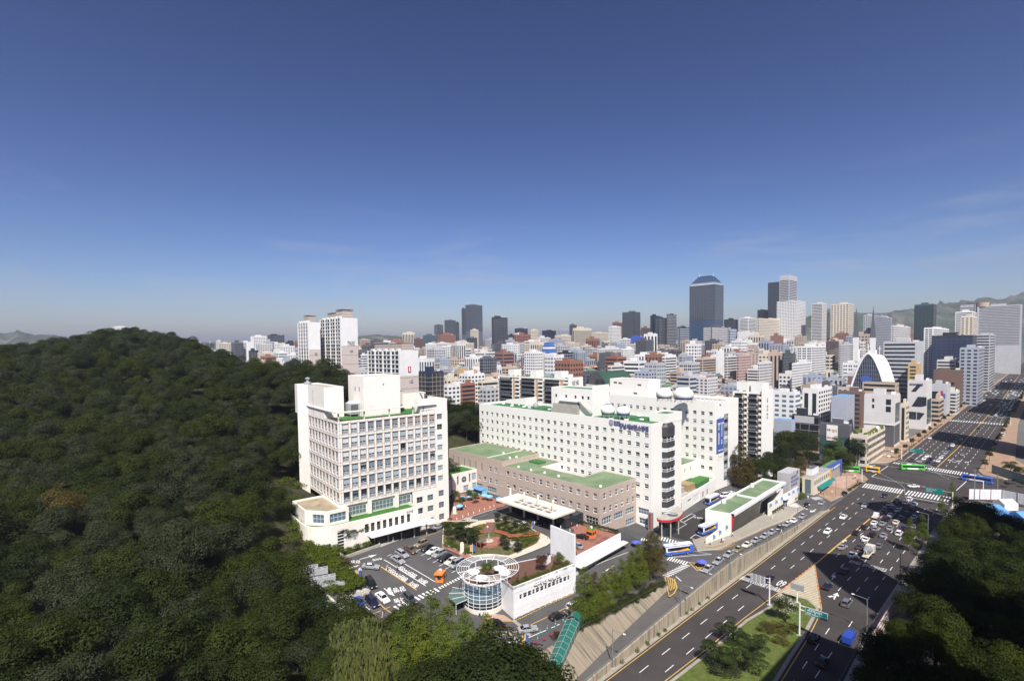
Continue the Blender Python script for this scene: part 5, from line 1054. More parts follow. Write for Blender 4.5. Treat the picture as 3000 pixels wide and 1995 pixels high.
# --- low glass-fronted hall beside the taxi road
gA,gB,gC,gD=(176.3,76.5),(233.0,78.6),(232.7,87.1),(174.8,85.2);GZ=1.9;gh=thing('glass_hall','low white hall with a green roof and a leaning dark glass front','hall',(*gA,-5));L=math.dist(gA,gB);d=((gB[0]-gA[0])/L,(gB[1]-gA[1])/L)
mb=MB();plain(mb,[gA,gB],-9,GZ,white_wall);plain(mb,[gD,gA],-6,GZ,white_wall);plain(mb,[gB,gC],-9.5,GZ,white_wall);plain(mb,[gC,gD],-8,GZ,white_wall);bpart(gh,mb,'wall')
mb=MB();roof_box(mb,[gA,gB,gC,gD],GZ-.8,.8,.35,metal_white,green_roof);mb.obox((gA[0]+d[0]*25,gA[1]+.3),(-.02,1),8.2,-.6,GZ-.8,GZ-.1,metal_white);bpart(gh,mb,'roof')
o=lambda s,z,q:(gA[0]+d[0]*s+d[1]*q,gA[1]+d[1]*s-d[0]*q,z)
mb=MB();tq,bq=1.1,.15;mb.face([o(.6,-5.0,bq),o(29,-6.6,bq),o(55.5,1.0,tq),o(.6,1.0,tq)],glass('black_mirror_glass',(.008,.008,.01),.04,.28));bpart(gh,mb,'glass_front')
mb=MB();mb.face([o(.0,GZ+.02,tq+.1),o(57,GZ+.02,tq+.1),o(57,GZ+.02,0),o(0,GZ+.02,0)],metal_white);mb.face([o(0,1.0,tq+.1),o(57,1.0,tq+.1),o(57,GZ+.02,tq+.1),o(0,GZ+.02,tq+.1)],metal_white);mb.face([o(.6,1.0,tq),o(.6,1.0,0),o(.6,-5,0),o(.6,-5,bq)],red_paint);bpart(gh,mb,'fascia')
btext(gh,'강남세브란스',(gA[0]+d[0]*44,gA[1]+d[1]*44),d,.0,1.1,letter_white,depth=.05,out=1.35,bold=.03)
mb=MB();mb.box(-.7,.7,-.5,.5,0,1.6,metal_white)
for i,(x,y)in enumerate(((2121,1474),(2139,1458),(2143,1454),(2204,1427))):put('roof_condenser',mb.mesh('roof_condenser'),None,(*un(x,y,GZ-.8),GZ-.78),label='white condenser on the green roof of the glass hall, %s'%['nearest the buses','left of the close pair','right of the close pair','farthest along the roof'][i],category='condenser',group='condensers on the glass hall roof')
sg=thing('sign_wall','grey concrete sign wall with three rows of dark lettering beyond the glass hall','sign wall',(236,77,-8));mb=MB();mb.box(0,13,0,5,0,13.0,M('sign_wall_grey',(.42,.40,.40),var=.08,streak=.5));bs=mb.build('slab',sg)
for i,s in enumerate(('세브란스','체크업센터','건강증진')):wall_text(sg,s,(1.6,0),DU,10.2-i*1.75,1.45,letter_navy,depth=.02,out=.05,bold=.03,sx=1.5)
mb=MB();mb.lathe((0,0,0),[(0,0),(.9,0)],sign_blue,16);oo=mb.build('emblem',sg,(9.5,-.06,12.0));oo.rotation_euler=(math.pi/2,0,0)
def flag_wall(label,p,q,zb0,zb1,zt0,zt1,flags,door=None):
 t=thing('flagged_wall',label,'wall',(*p,zb0));L=math.dist(p,q);d=((q[0]-p[0])/L,(q[1]-p[1])/L);n=(-d[1],d[0]);m=max(2,int(L/4))
 for k in range(m):
  f=lambda t:(zt0+(zt1-zt0)*t);a=(p[0]+d[0]*L*k/m,p[1]+d[1]*L*k/m);w=L/m-.03;P=[a,(a[0]+d[0]*w,a[1]+d[1]*w),(a[0]+d[0]*w+n[0]*.4,a[1]+d[1]*w+n[1]*.4),(a[0]+n[0]*.4,a[1]+n[1]*.4)]
  mb=MB();mb.prism(P,min(zb0,zb1)-.5,[f(k/m),f((k+1)/m),f((k+1)/m),f(k/m)],white_tile);bpart(t,mb,'wall_panel')
 for s in flags:
  c=(p[0]+d[0]*L*s,p[1]+d[1]*L*s);z=zt0+(zt1-zt0)*s-1.3;mb=MB();mb.tube((*c,z+1.1),(c[0]-n[0]*.9,c[1]-n[1]*.9,z+1.2),.04,metal_dark,4);mb.prism([(c[0]-n[0]*.15,c[1]-n[1]*.15),(c[0]-n[0]*.95,c[1]-n[1]*.95),(c[0]-n[0]*.95+d[0]*.04,c[1]-n[1]*.95+d[1]*.04),(c[0]-n[0]*.15+d[0]*.04,c[1]-n[1]*.15+d[1]*.04)],z,z+1.15,M('flag_blue',(.12,.30,.55),var=0)if 'flag_blue' not in bpy.data.materials else bpy.data.materials['flag_blue']);bpart(t,mb,'flag')
 if door is not None:
  a=(p[0]+d[0]*L*door-n[0]*.02,p[1]+d[1]*L*door-n[1]*.02);zb=zb0+(zb1-zb0)*door;mb=MB();mb.obox(a,d,5.5,-.06,zb,zb+3.0,pane_blue);mb.obox((a[0]-n[0]*1.2,a[1]-n[1]*1.2),d,6,1.2,zb+3.1,zb+3.5,metal_white);bpart(t,mb,'doorway')
 return t
flag_wall('low white wall with three blue flags beside the parked shuttle bus',un(2070,1594,-5.0),un(2140,1566,-5.1),-5.0,-5.1,-3.2,-.2,(.25,.5,.78));flag_wall('tall white wall with blue flags and a doorway past the glass hall',un(2252,1507,-6.0),un(2338,1462,-7.9),-6.0,-7.9,-1.6,-2.2,(.02,.2,.38,.62,.78,.95),.45)
tw2=thing('planter_wall','low concrete planter wall beside the tower entrance road','wall',(*at(*r2(615,935)),0));pts=AA(r2,(560,880),(612,935),(800,868),(1035,785),(1030,760));mb=MB()
for p,q in zip(pts,pts[1:]):
 L=math.dist(p,q);dd=((q[0]-p[0])/L,(q[1]-p[1])/L);mb.prism([p,q,(q[0]-dd[1]*.4,q[1]+dd[0]*.4),(p[0]-dd[1]*.4,p[1]+dd[0]*.4)],[S(*p)-.5,S(*q)-.5,S(*q)-.5,S(*p)-.5],[S(*p)+.8,S(*q)+.8,S(*q)+.8,S(*p)+.8],concrete)
bpart(tw2,mb,'wall')
def booth(label,px,py,roofm,rz,w=2.2,h=2.5,awn=True):
 c=at(px,py);z=max(S(*c),0 if roofm is not orange_paint else-9);t=thing('guard_booth',label,'booth',(*c,z),rz,'orange guard booths');mb=MB();a=w/2
 if awn:
  mb.box(-a,a,-a,a,.05,h,orange_paint);mb.box(-a*.55,a*.3,-a-.03,-a,1.0,1.9,pane_dark);mb.box(-a-.03,-a,-.5,.5,.9,2.0,pane_dark)
 else:
  mb.box(-a,a,-a,a,.05,.95,orange_paint);mb.box(-a+.06,a-.06,-a+.06,a-.06,.95,1.95,pane_dark);mb.box(-a,a,-a,a,1.95,h,orange_paint)
  for x in(-a,0,a-.12):
   for y in(-a,a-.12):mb.box(x,x+.12,y,y+.12,.95,1.95,orange_paint)
 mb.build('cabin',t);mb=MB();mb.box(-a-(.9 if awn else.1),a+.1,-a-.1,a+.1,h,h+.22,orange_paint,roofm);mb.build('roof',t);mb=MB();mb.box(-.4,.4,-.3,.3,h+.22,h+.85,cloth_white);mb.box(-.42,-.4,-.2,.2,h+.3,h+.75,metal_dark);mb.build('condenser',t)
booth('orange guard booth with an awning at the edge of the car park crossing',1291,1702,orange_paint,R(35));booth('orange glazed booth with a green roof on the brick terrace',1732,1583,turf_green,R(5),2.4,2.6,False)
zg=-2.0+3.3;G0=[un(*p,zg)for p in((917,1764),(961,1740),(993,1769),(1024,1777),(1004,1793),(940,1800))];gt=thing('gatehouse','low cream gatehouse with a green flat roof and a projecting beam under the trees','gatehouse',(*G0[5],-2))
mb=MB();P=[G0[0],G0[1],G0[2],G0[5]];mb.prism(P,-2.6,zg-.4,pale_stone);roof_box(mb,P,zg-.4,.4,.5,pale_stone,green_roof);bpart(gt,mb,'room')
mb=MB();q=[G0[5],G0[2],G0[3],un(1024,1785,zg),un(945,1815,zg)];mb.prism(q,zg-.5,zg+.05,pale_stone,None,True);a,b=un(896,1752,zg+.3),un(998,1848,zg+.3);L=math.dist(a,b);dd=((b[0]-a[0])/L,(b[1]-a[1])/L);mb.obox(a,dd,L,.9,zg-.35,zg+.3,pale_stone);a2,b2=un(948,1860,zg),un(995,1838,zg);mb.obox(a2,(math.cos(.35),math.sin(.35)),5,.6,zg-.3,zg+.1,pale_stone);bpart(gt,mb,'roof_beam')
mb=MB();c=un(985,1818,-2);mb.box(c[0]-2.4,c[0]+2.0,c[1]-.2,c[1]+2.2,-2.6,zg-.5,pale_stone);mb.box(c[0]-2.3,c[0]+.4,c[1]-.25,c[1]-.2,-.6,zg-.7,pane_dark);bpart(gt,mb,'guard_room')
def chiller(label,px,py,rz,n=3,dz=0.0):
 c=at(px,py);z=S(*c)+.5+dz;t=thing('outdoor_chiller',label,'chiller',(*c,z),rz,'grey chillers on the slope behind the gatehouse');t.scale=(.8,.8,.8);mb=MB();L=n*1.9;mb.box(-L/2,L/2,-1.1,1.1,.3,2.0,metal_grey);mb.build('casing',t)
 for i in range(n):
  mb=MB();mb.lathe((-L/2+.95+i*1.9,0,2.0),[(.75,0),(.75,.12),(.62,.12),(.6,.03),(.2,.03),(.2,.08),(0,.08)],metal_grey,16,mats=[metal_grey,metal_grey,metal_grey,metal_dark,metal_grey,metal_grey]);mb.build('fan',t)
 mb=MB()
 for x in(-L/2+.1,L/2-.1):
  for y in(-1,1):mb.box(x-.07,x+.07,y-.07,y+.07,-1.5,.3,metal_grey)
 mb.build('stand',t)
chiller('grey chiller, farthest up the slope behind the gatehouse',905,1682,R(-20),3);chiller('grey chiller with fans, in the middle of the slope group',934,1695,R(-20),3,.6);chiller('grey four-fan chiller directly above the gatehouse hedge',947,1712,R(-20),4);chiller('grey chiller nearest the gatehouse on the slope',974,1728,R(-20),4,-.3)
s0,s1=un(1678,1830,-3.4),un(1608,1995,-8.0);stc=thing('covered_stair','green glazed covered stair descending the tall concrete wall','covered stair',(*s0,-5));L=math.dist(s0,s1);dd=((s1[0]-s0[0])/L,(s1[1]-s0[1])/L);nn=(-dd[1],dd[0]);grn=glass('stair_green_glass',(.02,.13,.10),.15,.6);n=9;w=1.5;z0,z1=-2.4,-6.6
def sp_(t,q,z):return(s0[0]+dd[0]*L*t+nn[0]*q,s0[1]+dd[1]*L*t+nn[1]*q,z0+(z1-z0)*t+z)
for i in range(n):
 a,b=i/n+.004,(i+1)/n-.004
 for q0,q1 in((-w,0.0),(.0,w)):
  mb=MB();hq=lambda q:.55*(1-(q/w)**2);mb.face([sp_(a,q0,hq(q0)),sp_(b,q0,hq(q0)),sp_(b,q1,hq(q1)),sp_(a,q1,hq(q1))],grn);bpart(stc,mb,'roof_pane')
 for q in(-w,w):mb=MB();mb.face([sp_(a,q,-2.3),sp_(b,q,-2.3),sp_(b,q,-.05),sp_(a,q,-.05)],grn);bpart(stc,mb,'side_pane')
mb=MB()
for i in range(n+1):mb.path([sp_(i/n,-w,-2.3),sp_(i/n,-w,0),sp_(i/n,0,.58),sp_(i/n,w,0),sp_(i/n,w,-2.3)],.05,frame_grey,4)
for q,z in((-w,0),(0,.58),(w,0),(w,-2.3),(-w,-2.3)):mb.tube(sp_(0,q,z),sp_(1,q,z),.05,frame_grey,4)
bpart(stc,mb,'frame');mb=MB();mb.face([sp_(0,-w,-2.4),sp_(1,-w,-2.4),sp_(1,w,-2.4),sp_(0,w,-2.4)],concrete);bpart(stc,mb,'steps')
mb=MB();hoodc=(s0[0]-dd[0]*.2,s0[1]-dd[1]*.2)
for i in range(6):
 a0,a1=math.pi*i/6,math.pi*(i+1)/6
 P=[(hoodc[0]+nn[0]*w*math.cos(a)-dd[0]*k,hoodc[1]+nn[1]*w*math.cos(a)-dd[1]*k,-3.0+1.6*math.sin(a))for a,k in((a0,0),(a1,0),(a1,2.6),(a0,2.6))];mb.face(P,grn)
for q in(-w,w):P=[(hoodc[0]+nn[0]*q-dd[0]*k,hoodc[1]+nn[1]*q-dd[1]*k,z)for k,z in((0,-5),(2.6,-5),(2.6,-3),(0,-3))];mb.face(P,grn)
bpart(stc,mb,'hood')
# --- the city
def ss(x):x=max(0.0,min(1.0,x));return x*x*(3-2*x)
def zg(u,v):
 D=u*_fw0[0]+v*_fw0[1];return RZ-.3+45*ss((D-380)/700)*ss((v-85)/220)
W_=[M('render_%s'%n,c,rough=.85,var=.06,scale=.12)for n,c in(('white',(.74,.73,.70)),('cream',(.66,.58,.45)),('grey',(.46,.46,.46)),('pale',(.62,.60,.57)),('tan',(.48,.37,.28)),('brick',(.29,.13,.085)),('dark',(.10,.10,.11)),('bluegrey',(.36,.39,.45)),('brown',(.17,.105,.085)),('ochre',(.50,.35,.16)),('pink',(.52,.37,.33)),('black',(.035,.037,.045)))]
WN=dict(zip(('white','cream','grey','pale','tan','brick','dark','bluegrey','brown','ochre','pink','black'),W_))
RF={n:M('roof_%s'%n,c,rough=.85,var=.15,scale=.3)for n,c in(('brown',(.115,.07,.058)),('grey',(.30,.29,.28)),('green',(.10,.20,.10)),('red',(.27,.075,.05)),('slate',(.10,.105,.115)),('pale',(.47,.45,.42)),('terracotta',(.32,.15,.08)),('blue',(.14,.30,.50)))}
cw_dark=glass('curtain_dark',(.02,.022,.026),.1,.6);cw_blue=glass('curtain_blue',(.035,.07,.13),.12,.6);cw_green=glass('curtain_green',(.05,.10,.10),.12,.6);cw_grey=glass('curtain_grey',(.10,.12,.15),.15,.6);cw_navy=glass('curtain_navy',(.02,.035,.075),.1,.6)
FOOT=[]
def pattern(mb,P0,d,L,z0,z1,style,fh,bw,m1,m2=None,q=.06):
 n=(d[1],-d[0]);P=lambda a,z,o=q:(P0[0]+d[0]*a+n[0]*o,P0[1]+d[1]*a+n[1]*o,z);H=z1-z0;nf=max(1,int(H/fh));nb=max(1,int(L/bw));fh=H/nf;bw=L/nb
 def rect(a,b,c,e,m,o=q):mb.face([P(a,c,o),P(b,c,o),P(b,e,o),P(a,e,o)],m)
 def slab(a,b,c,e,m,o):mb.prism([P(a,0,0)[:2],P(b,0,0)[:2],P(b,0,o)[:2],P(a,0,o)[:2]],c,e,m,None,True)
 if style=='grid':
  for r in range(nf):
   for k in range(nb):rect((k+.22)*bw,(k+.78)*bw,z0+(r+.30)*fh,z0+(r+.78)*fh,m1)
 elif style=='pairs':
  for r in range(nf):
   for k in range(nb):
    rect((k+.14)*bw,(k+.46)*bw,z0+(r+.28)*fh,z0+(r+.8)*fh,m1);rect((k+.54)*bw,(k+.86)*bw,z0+(r+.28)*fh,z0+(r+.8)*fh,m1)
 elif style=='bands':
  for r in range(nf):rect(.04*L,.96*L,z0+(r+.35)*fh,z0+(r+.85)*fh,m1)
 elif style=='vert':
  for k in range(nb):rect((k+.25)*bw,(k+.75)*bw,z0+.03*H,z1-.06*H,m1)
 elif style=='curtain':
  rect(.01*L,.99*L,z0,z1-.01*H,m1)
  for r in range(1,nf):slab(.01*L,.99*L,z0+r*fh-.14,z0+r*fh+.14,m2 or frame_grey,q+.1)
  for k in range(1,nb):slab(k*bw-.10,k*bw+.10,z0,z1-.01*H,m2 or frame_grey,q+.14)
 elif style=='apt':
  for r in range(nf):
   rect(0.02*L,.98*L,z0+(r+.12)*fh,z0+(r+.93)*fh,m1,.05)
   slab(0,L,z0+r*fh-.05,z0+r*fh+.16,m2 or frame_white,.5)
   for k in range(nb):
    if(k+r)%3==1:rect((k+.15)*bw,(k+.8)*bw,z0+(r+.2)*fh,z0+(r+.85)*fh,blind_grey,.08)
  for k in range(0,nb+1,2):slab(max(0,k*bw-.25),min(L,k*bw+.25),z0,z1,m2 or frame_white,.55)
def tower(name,label,cat,xl,xc,xr,yt,D,wall,style,fh=3.6,bw=4.0,m1=None,m2=None,sides='lr',z0=None,dep=None,roof='hut',roofm=None,trim=None,wname='windows'):
 if z0 is None:D*=(1.12 if D>=1000 else 1.48)if xl<2560 else 1.15
 p=at_depth(xc,yt,D);u0,v0,zt=p;v1=on_u(xl,yt,u0)[1]if xl<xc-1 else v0+(dep or 22);u1=on_v(xr,yt,v0)[0]if xr>xc+1 else u0+(dep or 22)
 if u1<u0+4 or u1>u0+500:u1=u0+(dep or 24)
 z0=zg(u0,v0)if z0 is None else z0;FOOT.append((u0-5,u1+5,v0-5,v1+5));m1=m1 or pane_dark
 t=thing(name,label,cat,(u0,v0,z0));mb=MB();mb.box(0,u1-u0,0,v1-v0,0,zt-z0,wall,roofm or RF['grey'])
 mb.build('walls',t);H=zt-z0;mb=MB();n=0
 st=style if isinstance(style,(list,tuple))else(style,style)
 base=max(0,H-26*fh)if D>500 else 0;base=0.0 if D<900 else base
 for face,s in zip((((0,v1-v0),DV,v1-v0),((0,0),DU,u1-u0)),st):
  if s:pattern(mb,face[0],face[1],face[2],base+.6,H-.9,s,fh,bw,m1,m2)
 if mb.f:mb.build(wname,t,kind='stuff')
 if roof:
  mb=MB();q=random.Random(int(xc*7+yt));w,l=(u1-u0),(v1-v0)
  if 'hut' in roof:a,b=q.uniform(.15,.4),q.uniform(.2,.5);mb.box(w*a,w*(a+.4),l*b,l*(b+.35),H,H+q.uniform(2.5,5),wall,RF['pale'])
  if 'par' in roof or True:mb.box(.3,w-.3,.3,.6,H,H+.9,wall);mb.box(.3,.6,.6,l-.3,H,H+.9,wall)
  mb.box(w*.7,w*.82,l*.1,l*.25,H,H+1.8,metal_white);mb.build('roof_huts',t)
 return t,(u0,v0,u1,v1,z0,zt)
TW=lambda*a,**k:tower('office_tower',*a,**k);OB=lambda*a,**k:tower('office_block',*a,**k)
def sgn(t,s,P0,d,z,size,mat,w=None,out=.3,depth=.1):
 o=wall_text(t,s,P0,d,z,size,mat,depth=depth,out=out,bold=.02);o.location-=t.location
 if w:o.scale.x=w/max(v.co.x for v in o.data.vertices)
 return o
# --- apartment slabs behind the left tower
def park(label,xl,xm,xr,yt,D,num,brand,huts):
 p=at_depth(xm,yt,D);u0,v0,zt=p;v1=on_u(xl,yt,u0)[1];u1=on_v(xr,yt,v0)[0];z0=RZ;FOOT.append((u0-5,u1+5,v0-5,v1+5));H=zt-z0;t=thing('apartment_block',label,'apartment block',(u0,v0,z0),0,'pale apartment blocks beyond the hill')
 lo=M('apt_beige',(.55,.475,.42),var=.03)if 'apt_beige' not in bpy.data.materials else bpy.data.materials['apt_beige'];hb=H*.76
 mb=MB();mb.box(0,u1-u0,0,v1-v0,0,hb,lo);mb.box(.0,u1-u0,0,v1-v0,hb,H,WN['white'],RF['pale']);mb.build('walls',t);mb=MB();L=v1-v0;n=int(H/2.9)
 for r in range(n):
  z=H*r/n
  for k in range(4):
   a=L*(k+.06)/4;b=L*(k+.82)/4;mb.face([(-.08,L-a,z+.5),(-.08,L-b,z+.5),(-.08,L-b,z+2.5),(-.08,L-a,z+2.5)],pane_dark);m=blind_tan if z<hb else WN['white'];mb.face([(-.12,L-a-(b-a)*.4,z+.5),(-.12,L-a-(b-a)*.58,z+.5),(-.12,L-a-(b-a)*.58,z+2.5),(-.12,L-a-(b-a)*.4,z+2.5)],m)
  mb.box(-.35,0,0,L,z-.1,z+.25,WN['white'])
 for k in range(5):y=min(max(L*k/4,.4),L-.4);mb.box(-.6,0,y-.4,y+.4,0,H,WN['white'])
 mb.build('balcony_front',t,kind='stuff');mb=MB()
 for i in range(int(hb/7.2)+1):mb.box(0,u1-u0,-.06,0,i*7.2+.2,i*7.2+.5,blind_tan)
 mb.build('joint_lines',t)
 mb=MB()
 for a,b,yy in huts:
  hz=at_depth(xm,yy,D)[2]-z0;c=v1-v0;mb.box((u1-u0)*.3,(u1-u0)*.95,c*a,c*b,H,hz-1,lo,RF['grey'])
  for i in range(3):z=H+1.2+i*(hz-1-H)/3.2;mb.box((u1-u0)*.3-.2,(u1-u0)*.95+.2,c*a-.2,c*b+.2,z,z+.7,blind_tan)
  mb.box((u1-u0)*.25,u1-u0,c*a-.6,c*b+.6,hz-.5,hz,RF['grey'])
 for i in range(5):mb.box(-.3,1.5,c*(i+.1)/5,c*(i+.45)/5,H,H+1.4,WN['white'])
 mb.build('roof_huts',t);W=u1-u0
 if brand=='bar':mb=MB();mb.box(W*.42,W*.58,-.2,-.05,hb+2.0,hb+6.0,red_paint);mb.box(W*.47,W*.53,-.25,-.2,hb+2.6,hb+5.4,letter_white);mb.build('emblem',t)
 elif brand:sgn(t,"I'PARK",(u0+W*.35,v0),DU,z0+hb+.8,5.2,letter_grey,W*.45)
 sgn(t,num,(u0+W*.45,v0),DU,z0+hb-4.8,3.2,letter_grey,W*.22)
park('tall pale apartment block marked 102, left of the pair beyond the hill',873,903,937,944,412,'102',None,[(.3,.75,921)]);park('tallest pale apartment block marked 104 beyond the hill',938,998,1047,931,405,'104','x',[(.15,.45,903),(.55,.85,910)]);park('lower pale apartment block marked 105 behind the research tower',1078,1171,1225,1028,330,'105','bar',[(.1,.45,1001),(.5,.95,1001)])
# --- older corridor apartments
def slab_apt(label,xl,xc,xr,yt,D,num,nbay,hut=True):
 p=at_depth(xc,yt,D);u0,v0,zt=p;v1=on_u(xl,yt,u0)[1];u1=on_v(xr,yt+4,v0)[0];z0=RZ;H=zt-z0;L=v1-v0;W=u1-u0;FOOT.append((u0-5,u1+5,v0-5,v1+5));t=thing('apartment_block',label,'apartment block',(u0,v0,z0),0,'old balcony apartment blocks')
 mb=MB();mb.box(0,W,0,L,0,H,white_wall,RF['green']);mb.box(-1.3,W*.25,-.3,0,0,H+3.5,white_wall);mb.build('walls',t);n=int(H/2.8);fh=H/n
 for b in range(nbay):
  y0,y1=L-L*b/nbay,L-L*(b+1)/nbay;s=(y0-y1);mb=MB();mb.face([(-.05,y0-s*.04,0),(-.05,y0-s*.62,0),(-.05,y0-s*.62,H-.6),(-.05,y0-s*.04,H-.6)],pane_dark)
  mb.face([(-.06,y0-s*.66,0),(-.06,y0-s*.80,0),(-.06,y0-s*.80,H-.6),(-.06,y0-s*.66,H-.6)],M('stair_peach',(.62,.38,.22),var=.05)if 'stair_peach' not in bpy.data.materials else bpy.data.materials['stair_peach'])
  for r in range(n):
   z=r*fh;mb.box(-1.2,0,y0-s*.62,y0-s*.03,z-.05,z+.12,white_wall);mb.box(-1.25,-1.15,y0-s*.62,y0-s*.03,z+.12,z+.95,frame_dark);mb.box(-1.6,0,y0-s*.97,y0-s*.82,z+.1,z+1.2,white_wall);mb.face([(-.1,y0-s*.82,z+1.2),(-.1,y0-s*.97,z+1.2),(-.1,y0-s*.97,z+2.5),(-.1,y0-s*.82,z+2.5)],pane_dark)
   if(r*5+b*3)%4==0:mb.face([(-.3,y0-s*.1,z+.9),(-.3,y0-s*.55,z+.9),(-.3,y0-s*.55,z+2.5),(-.3,y0-s*.1,z+2.5)],blind_grey)
  mb.box(-1.3,0,y0-.35,y0,0,H,white_wall);mb.build('balcony_bay',t)
 mb=MB()
 for k in range(nbay):y=L*(k+.55)/nbay;mb.box(W*.2,W*.75,y-3,y+3,H,H+5.0,white_wall,RF['pale'])
 mb.box(0,W,0,.4,H,H+1.2,white_wall);mb.box(-.4,0,0,L,H-.6,H+.5,white_wall)
 for k in range(16):mb.blob((W*rng.uniform(.1,.9),L*rng.uniform(.02,.98),H+.3),.8,RF['green'],1,k,.3)
 mb.build('roof_huts',t);sgn(t,num,(u0+W*.12,v0-.3),DU,z0+H-(3 if len(num)==2 else 9),3.2,letter_grey,W*.55)if len(num)==2 else[sgn(t,ch,(u0+W*.35,v0),DU,z0+H-5-i*4,3.6,letter_grey)for i,ch in enumerate(num)]
slab_apt('long balcony apartment slab with roof gardens behind the front hospital wing',1462,1668,1708,1112,330,'삼호',3);slab_apt('cream balcony apartment block marked 122 right of the rear hospital wing',2150,2234,2266,1152,255,'122',2)
# --- towers and blocks along the skyline (xl, xc, xr, top row, distance)
B_=WN
TW('white hospital-like tower with a blue vertical sign behind the hill','tower',704,722,742,1003,760,B_['white'],('bands',None));OB('white office block dotted with square windows, right of the blue-signed tower','office',741,742,783,986,800,B_['white'],(None,'grid'),3.4,3.6);TW('dark louvred tower with a pale rooftop, beside the white dotted block','tower',783,796,833,982,820,cw_dark,'bands',3.2,3,cw_grey,roofm=RF['pale'])
OB('navy glass box in front of the white dotted block','office',728,730,757,1028,640,cw_navy,'curtain',3.6,5);OB('wide dark glass block left of the pale apartments','office',834,843,876,1003,840,cw_dark,'bands',3.6,4,cw_navy);OB('white stepped block with red window frames at the hill foot','office',808,815,842,1034,560,B_['white'],'bands',3.6,3,cw_green);OB('white block with striped glass left of the 102 apartments','office',840,846,877,1040,600,B_['white'],'grid',3.4,3);OB('pale hotel-like block showing above the wooded hilltop','hotel',328,338,367,957,820,B_['white'],'grid',3.6,4,cw_grey);OB('flat pale roofline peeping over the left end of the hill','building',137,140,197,1006,620,B_['pale'],None,roof='')
OB('grey low block at the hill foot','office',732,734,778,1057,520,B_['tan'],None);OB('beige low block beside the hill foot','office',808,810,838,1062,480,B_['pale'],None);OB('white-framed dark office at the end of the wooded ridge','office',590,592,632,1027,700,B_['white'],(None,'vert'),4,6)
for i,(a,b,y,D)in enumerate([(520,530,1012,1500),(578,590,1004,1900),(610,619,1002,1800),(632,648,999,1500),(651,668,1007,1400),(555,566,1012,1500),(672,684,1016,1300),(686,702,1010,1500)]):tower('apartment_tower',['slim pale tower low on the skyline','tiny tower just right of the ridge','slim dark tower on the far skyline','grey apartment tower on the far left skyline','broad grey tower on the far left skyline','pale far tower touching the ridge','small pale tower before the far hills','pale cluster tower left of the signed tower'][i],'tower',a,a+2,b,y,D,[B_['pale'],B_['grey'],B_['bluegrey']][i%3],'grid',3.2,4,pane_grey)
OB('pale banded block right of the 104 apartments','office',1052,1056,1084,996,700,B_['tan'],'bands',3.6,4,B_['brown']);OB('white block low behind the 105 apartments','office',1056,1060,1078,1040,500,B_['white'],'bands',3.4)
OB('cream stepped office on the skyline above the 105 apartments','office',1179,1184,1215,975,1050,B_['cream'],'vert',3.6,4);OB('brown brick office right of the 105 apartments','office',1214,1217,1240,993,780,B_['brown'],'grid',3.6,3);OB('grey glass office with a roof terrace','office',1239,1246,1283,983,850,cw_grey,'bands',3.6,3,cw_green);OB('white gridded low office below the grey glass office','office',1246,1250,1279,1008,640,B_['white'],'grid',3.4,2.6);OB('stepped red-brown brick hotel block','hotel',1284,1292,1335,981,760,B_['brick'],'bands',3.4,3,B_['brown']);TW('pale blue glass drum tower on the left skyline','tower',1272,1284,1298,952,1500,cw_green,'curtain',4,6,None,B_['pale'])
TW('mid-height dark glass tower left of the tallest central tower','tower',1302,1306,1335,938,1750,cw_grey,'curtain',4,8);TW('shorter dark glass tower against the tall glass pair','tower',1334,1336,1345,945,1800,cw_dark,'curtain',4,8);TW('narrow grey glass slab, left half of the tall central pair','tower',1352,1354,1366,904,1820,cw_grey,'curtain',4,8);TW('tall grey-blue glass tower, tallest in the centre of the skyline','tower',1363,1376,1413,893,1800,cw_grey,'curtain',4,9,None,B_['bluegrey'])
TW('black glass tower with a teal vertical strip','tower',1440,1444,1487,930,1050,cw_dark,'curtain',4,5);TW('cream apartment tower before the tall glass pair','tower',1377,1388,1402,967,900,B_['cream'],'grid',3,4);tower('apartment_block','wide beige apartment block with white columns in the middle distance','apartment block',1309,1312,1389,1006,640,B_['cream'],'pairs',2.9,5);OB('grey glass low office behind the beige apartments','office',1366,1370,1398,990,820,cw_grey,'curtain',3.6,5)
OB('dark office beside the black tower','office',1488,1492,1508,982,900,cw_dark,'curtain',4,4);OB('white-ribbed office right of the black tower','office',1508,1516,1535,977,880,B_['white'],('grid','vert'),3.6,4,cw_dark);OB('low black glass block on the skyline','office',1508,1514,1546,963,1500,cw_dark,'bands',4,5,cw_navy);OB('wide black block on the central skyline','office',1588,1592,1629,969,1250,cw_dark,'bands',4,6,cw_navy);OB('grey stepped tower on the central skyline','office',1634,1640,1666,966,1500,B_['bluegrey'],'grid',4,4);OB('dark slab tower behind the cream ribbed office','office',1668,1672,1690,952,1300,B_['dark'],'bands',4,4);OB('cream ribbed office left of the glass wedge tower','office',1678,1684,1733,962,1000,B_['cream'],'vert',4,3.2);OB('cream pointed tower low on the skyline','office',1553,1557,1577,968,1200,B_['cream'],'grid',4,4)
OB('broad white office with a stepped top in the middle distance','office',1536,1552,1577,1000,640,B_['white'],'bands',3.6,4);OB('tall pale office behind the blue striped building','office',1574,1580,1613,990,720,B_['pale'],'grid',3.4,3);OB('brown banded office right of the blue striped building','office',1624,1628,1650,995,760,B_['brown'],'bands',3.6,4,B_['pale']);OB('cream stepped office below the dark slab tower','office',1625,1634,1674,983,860,B_['cream'],'grid',3.6,4)
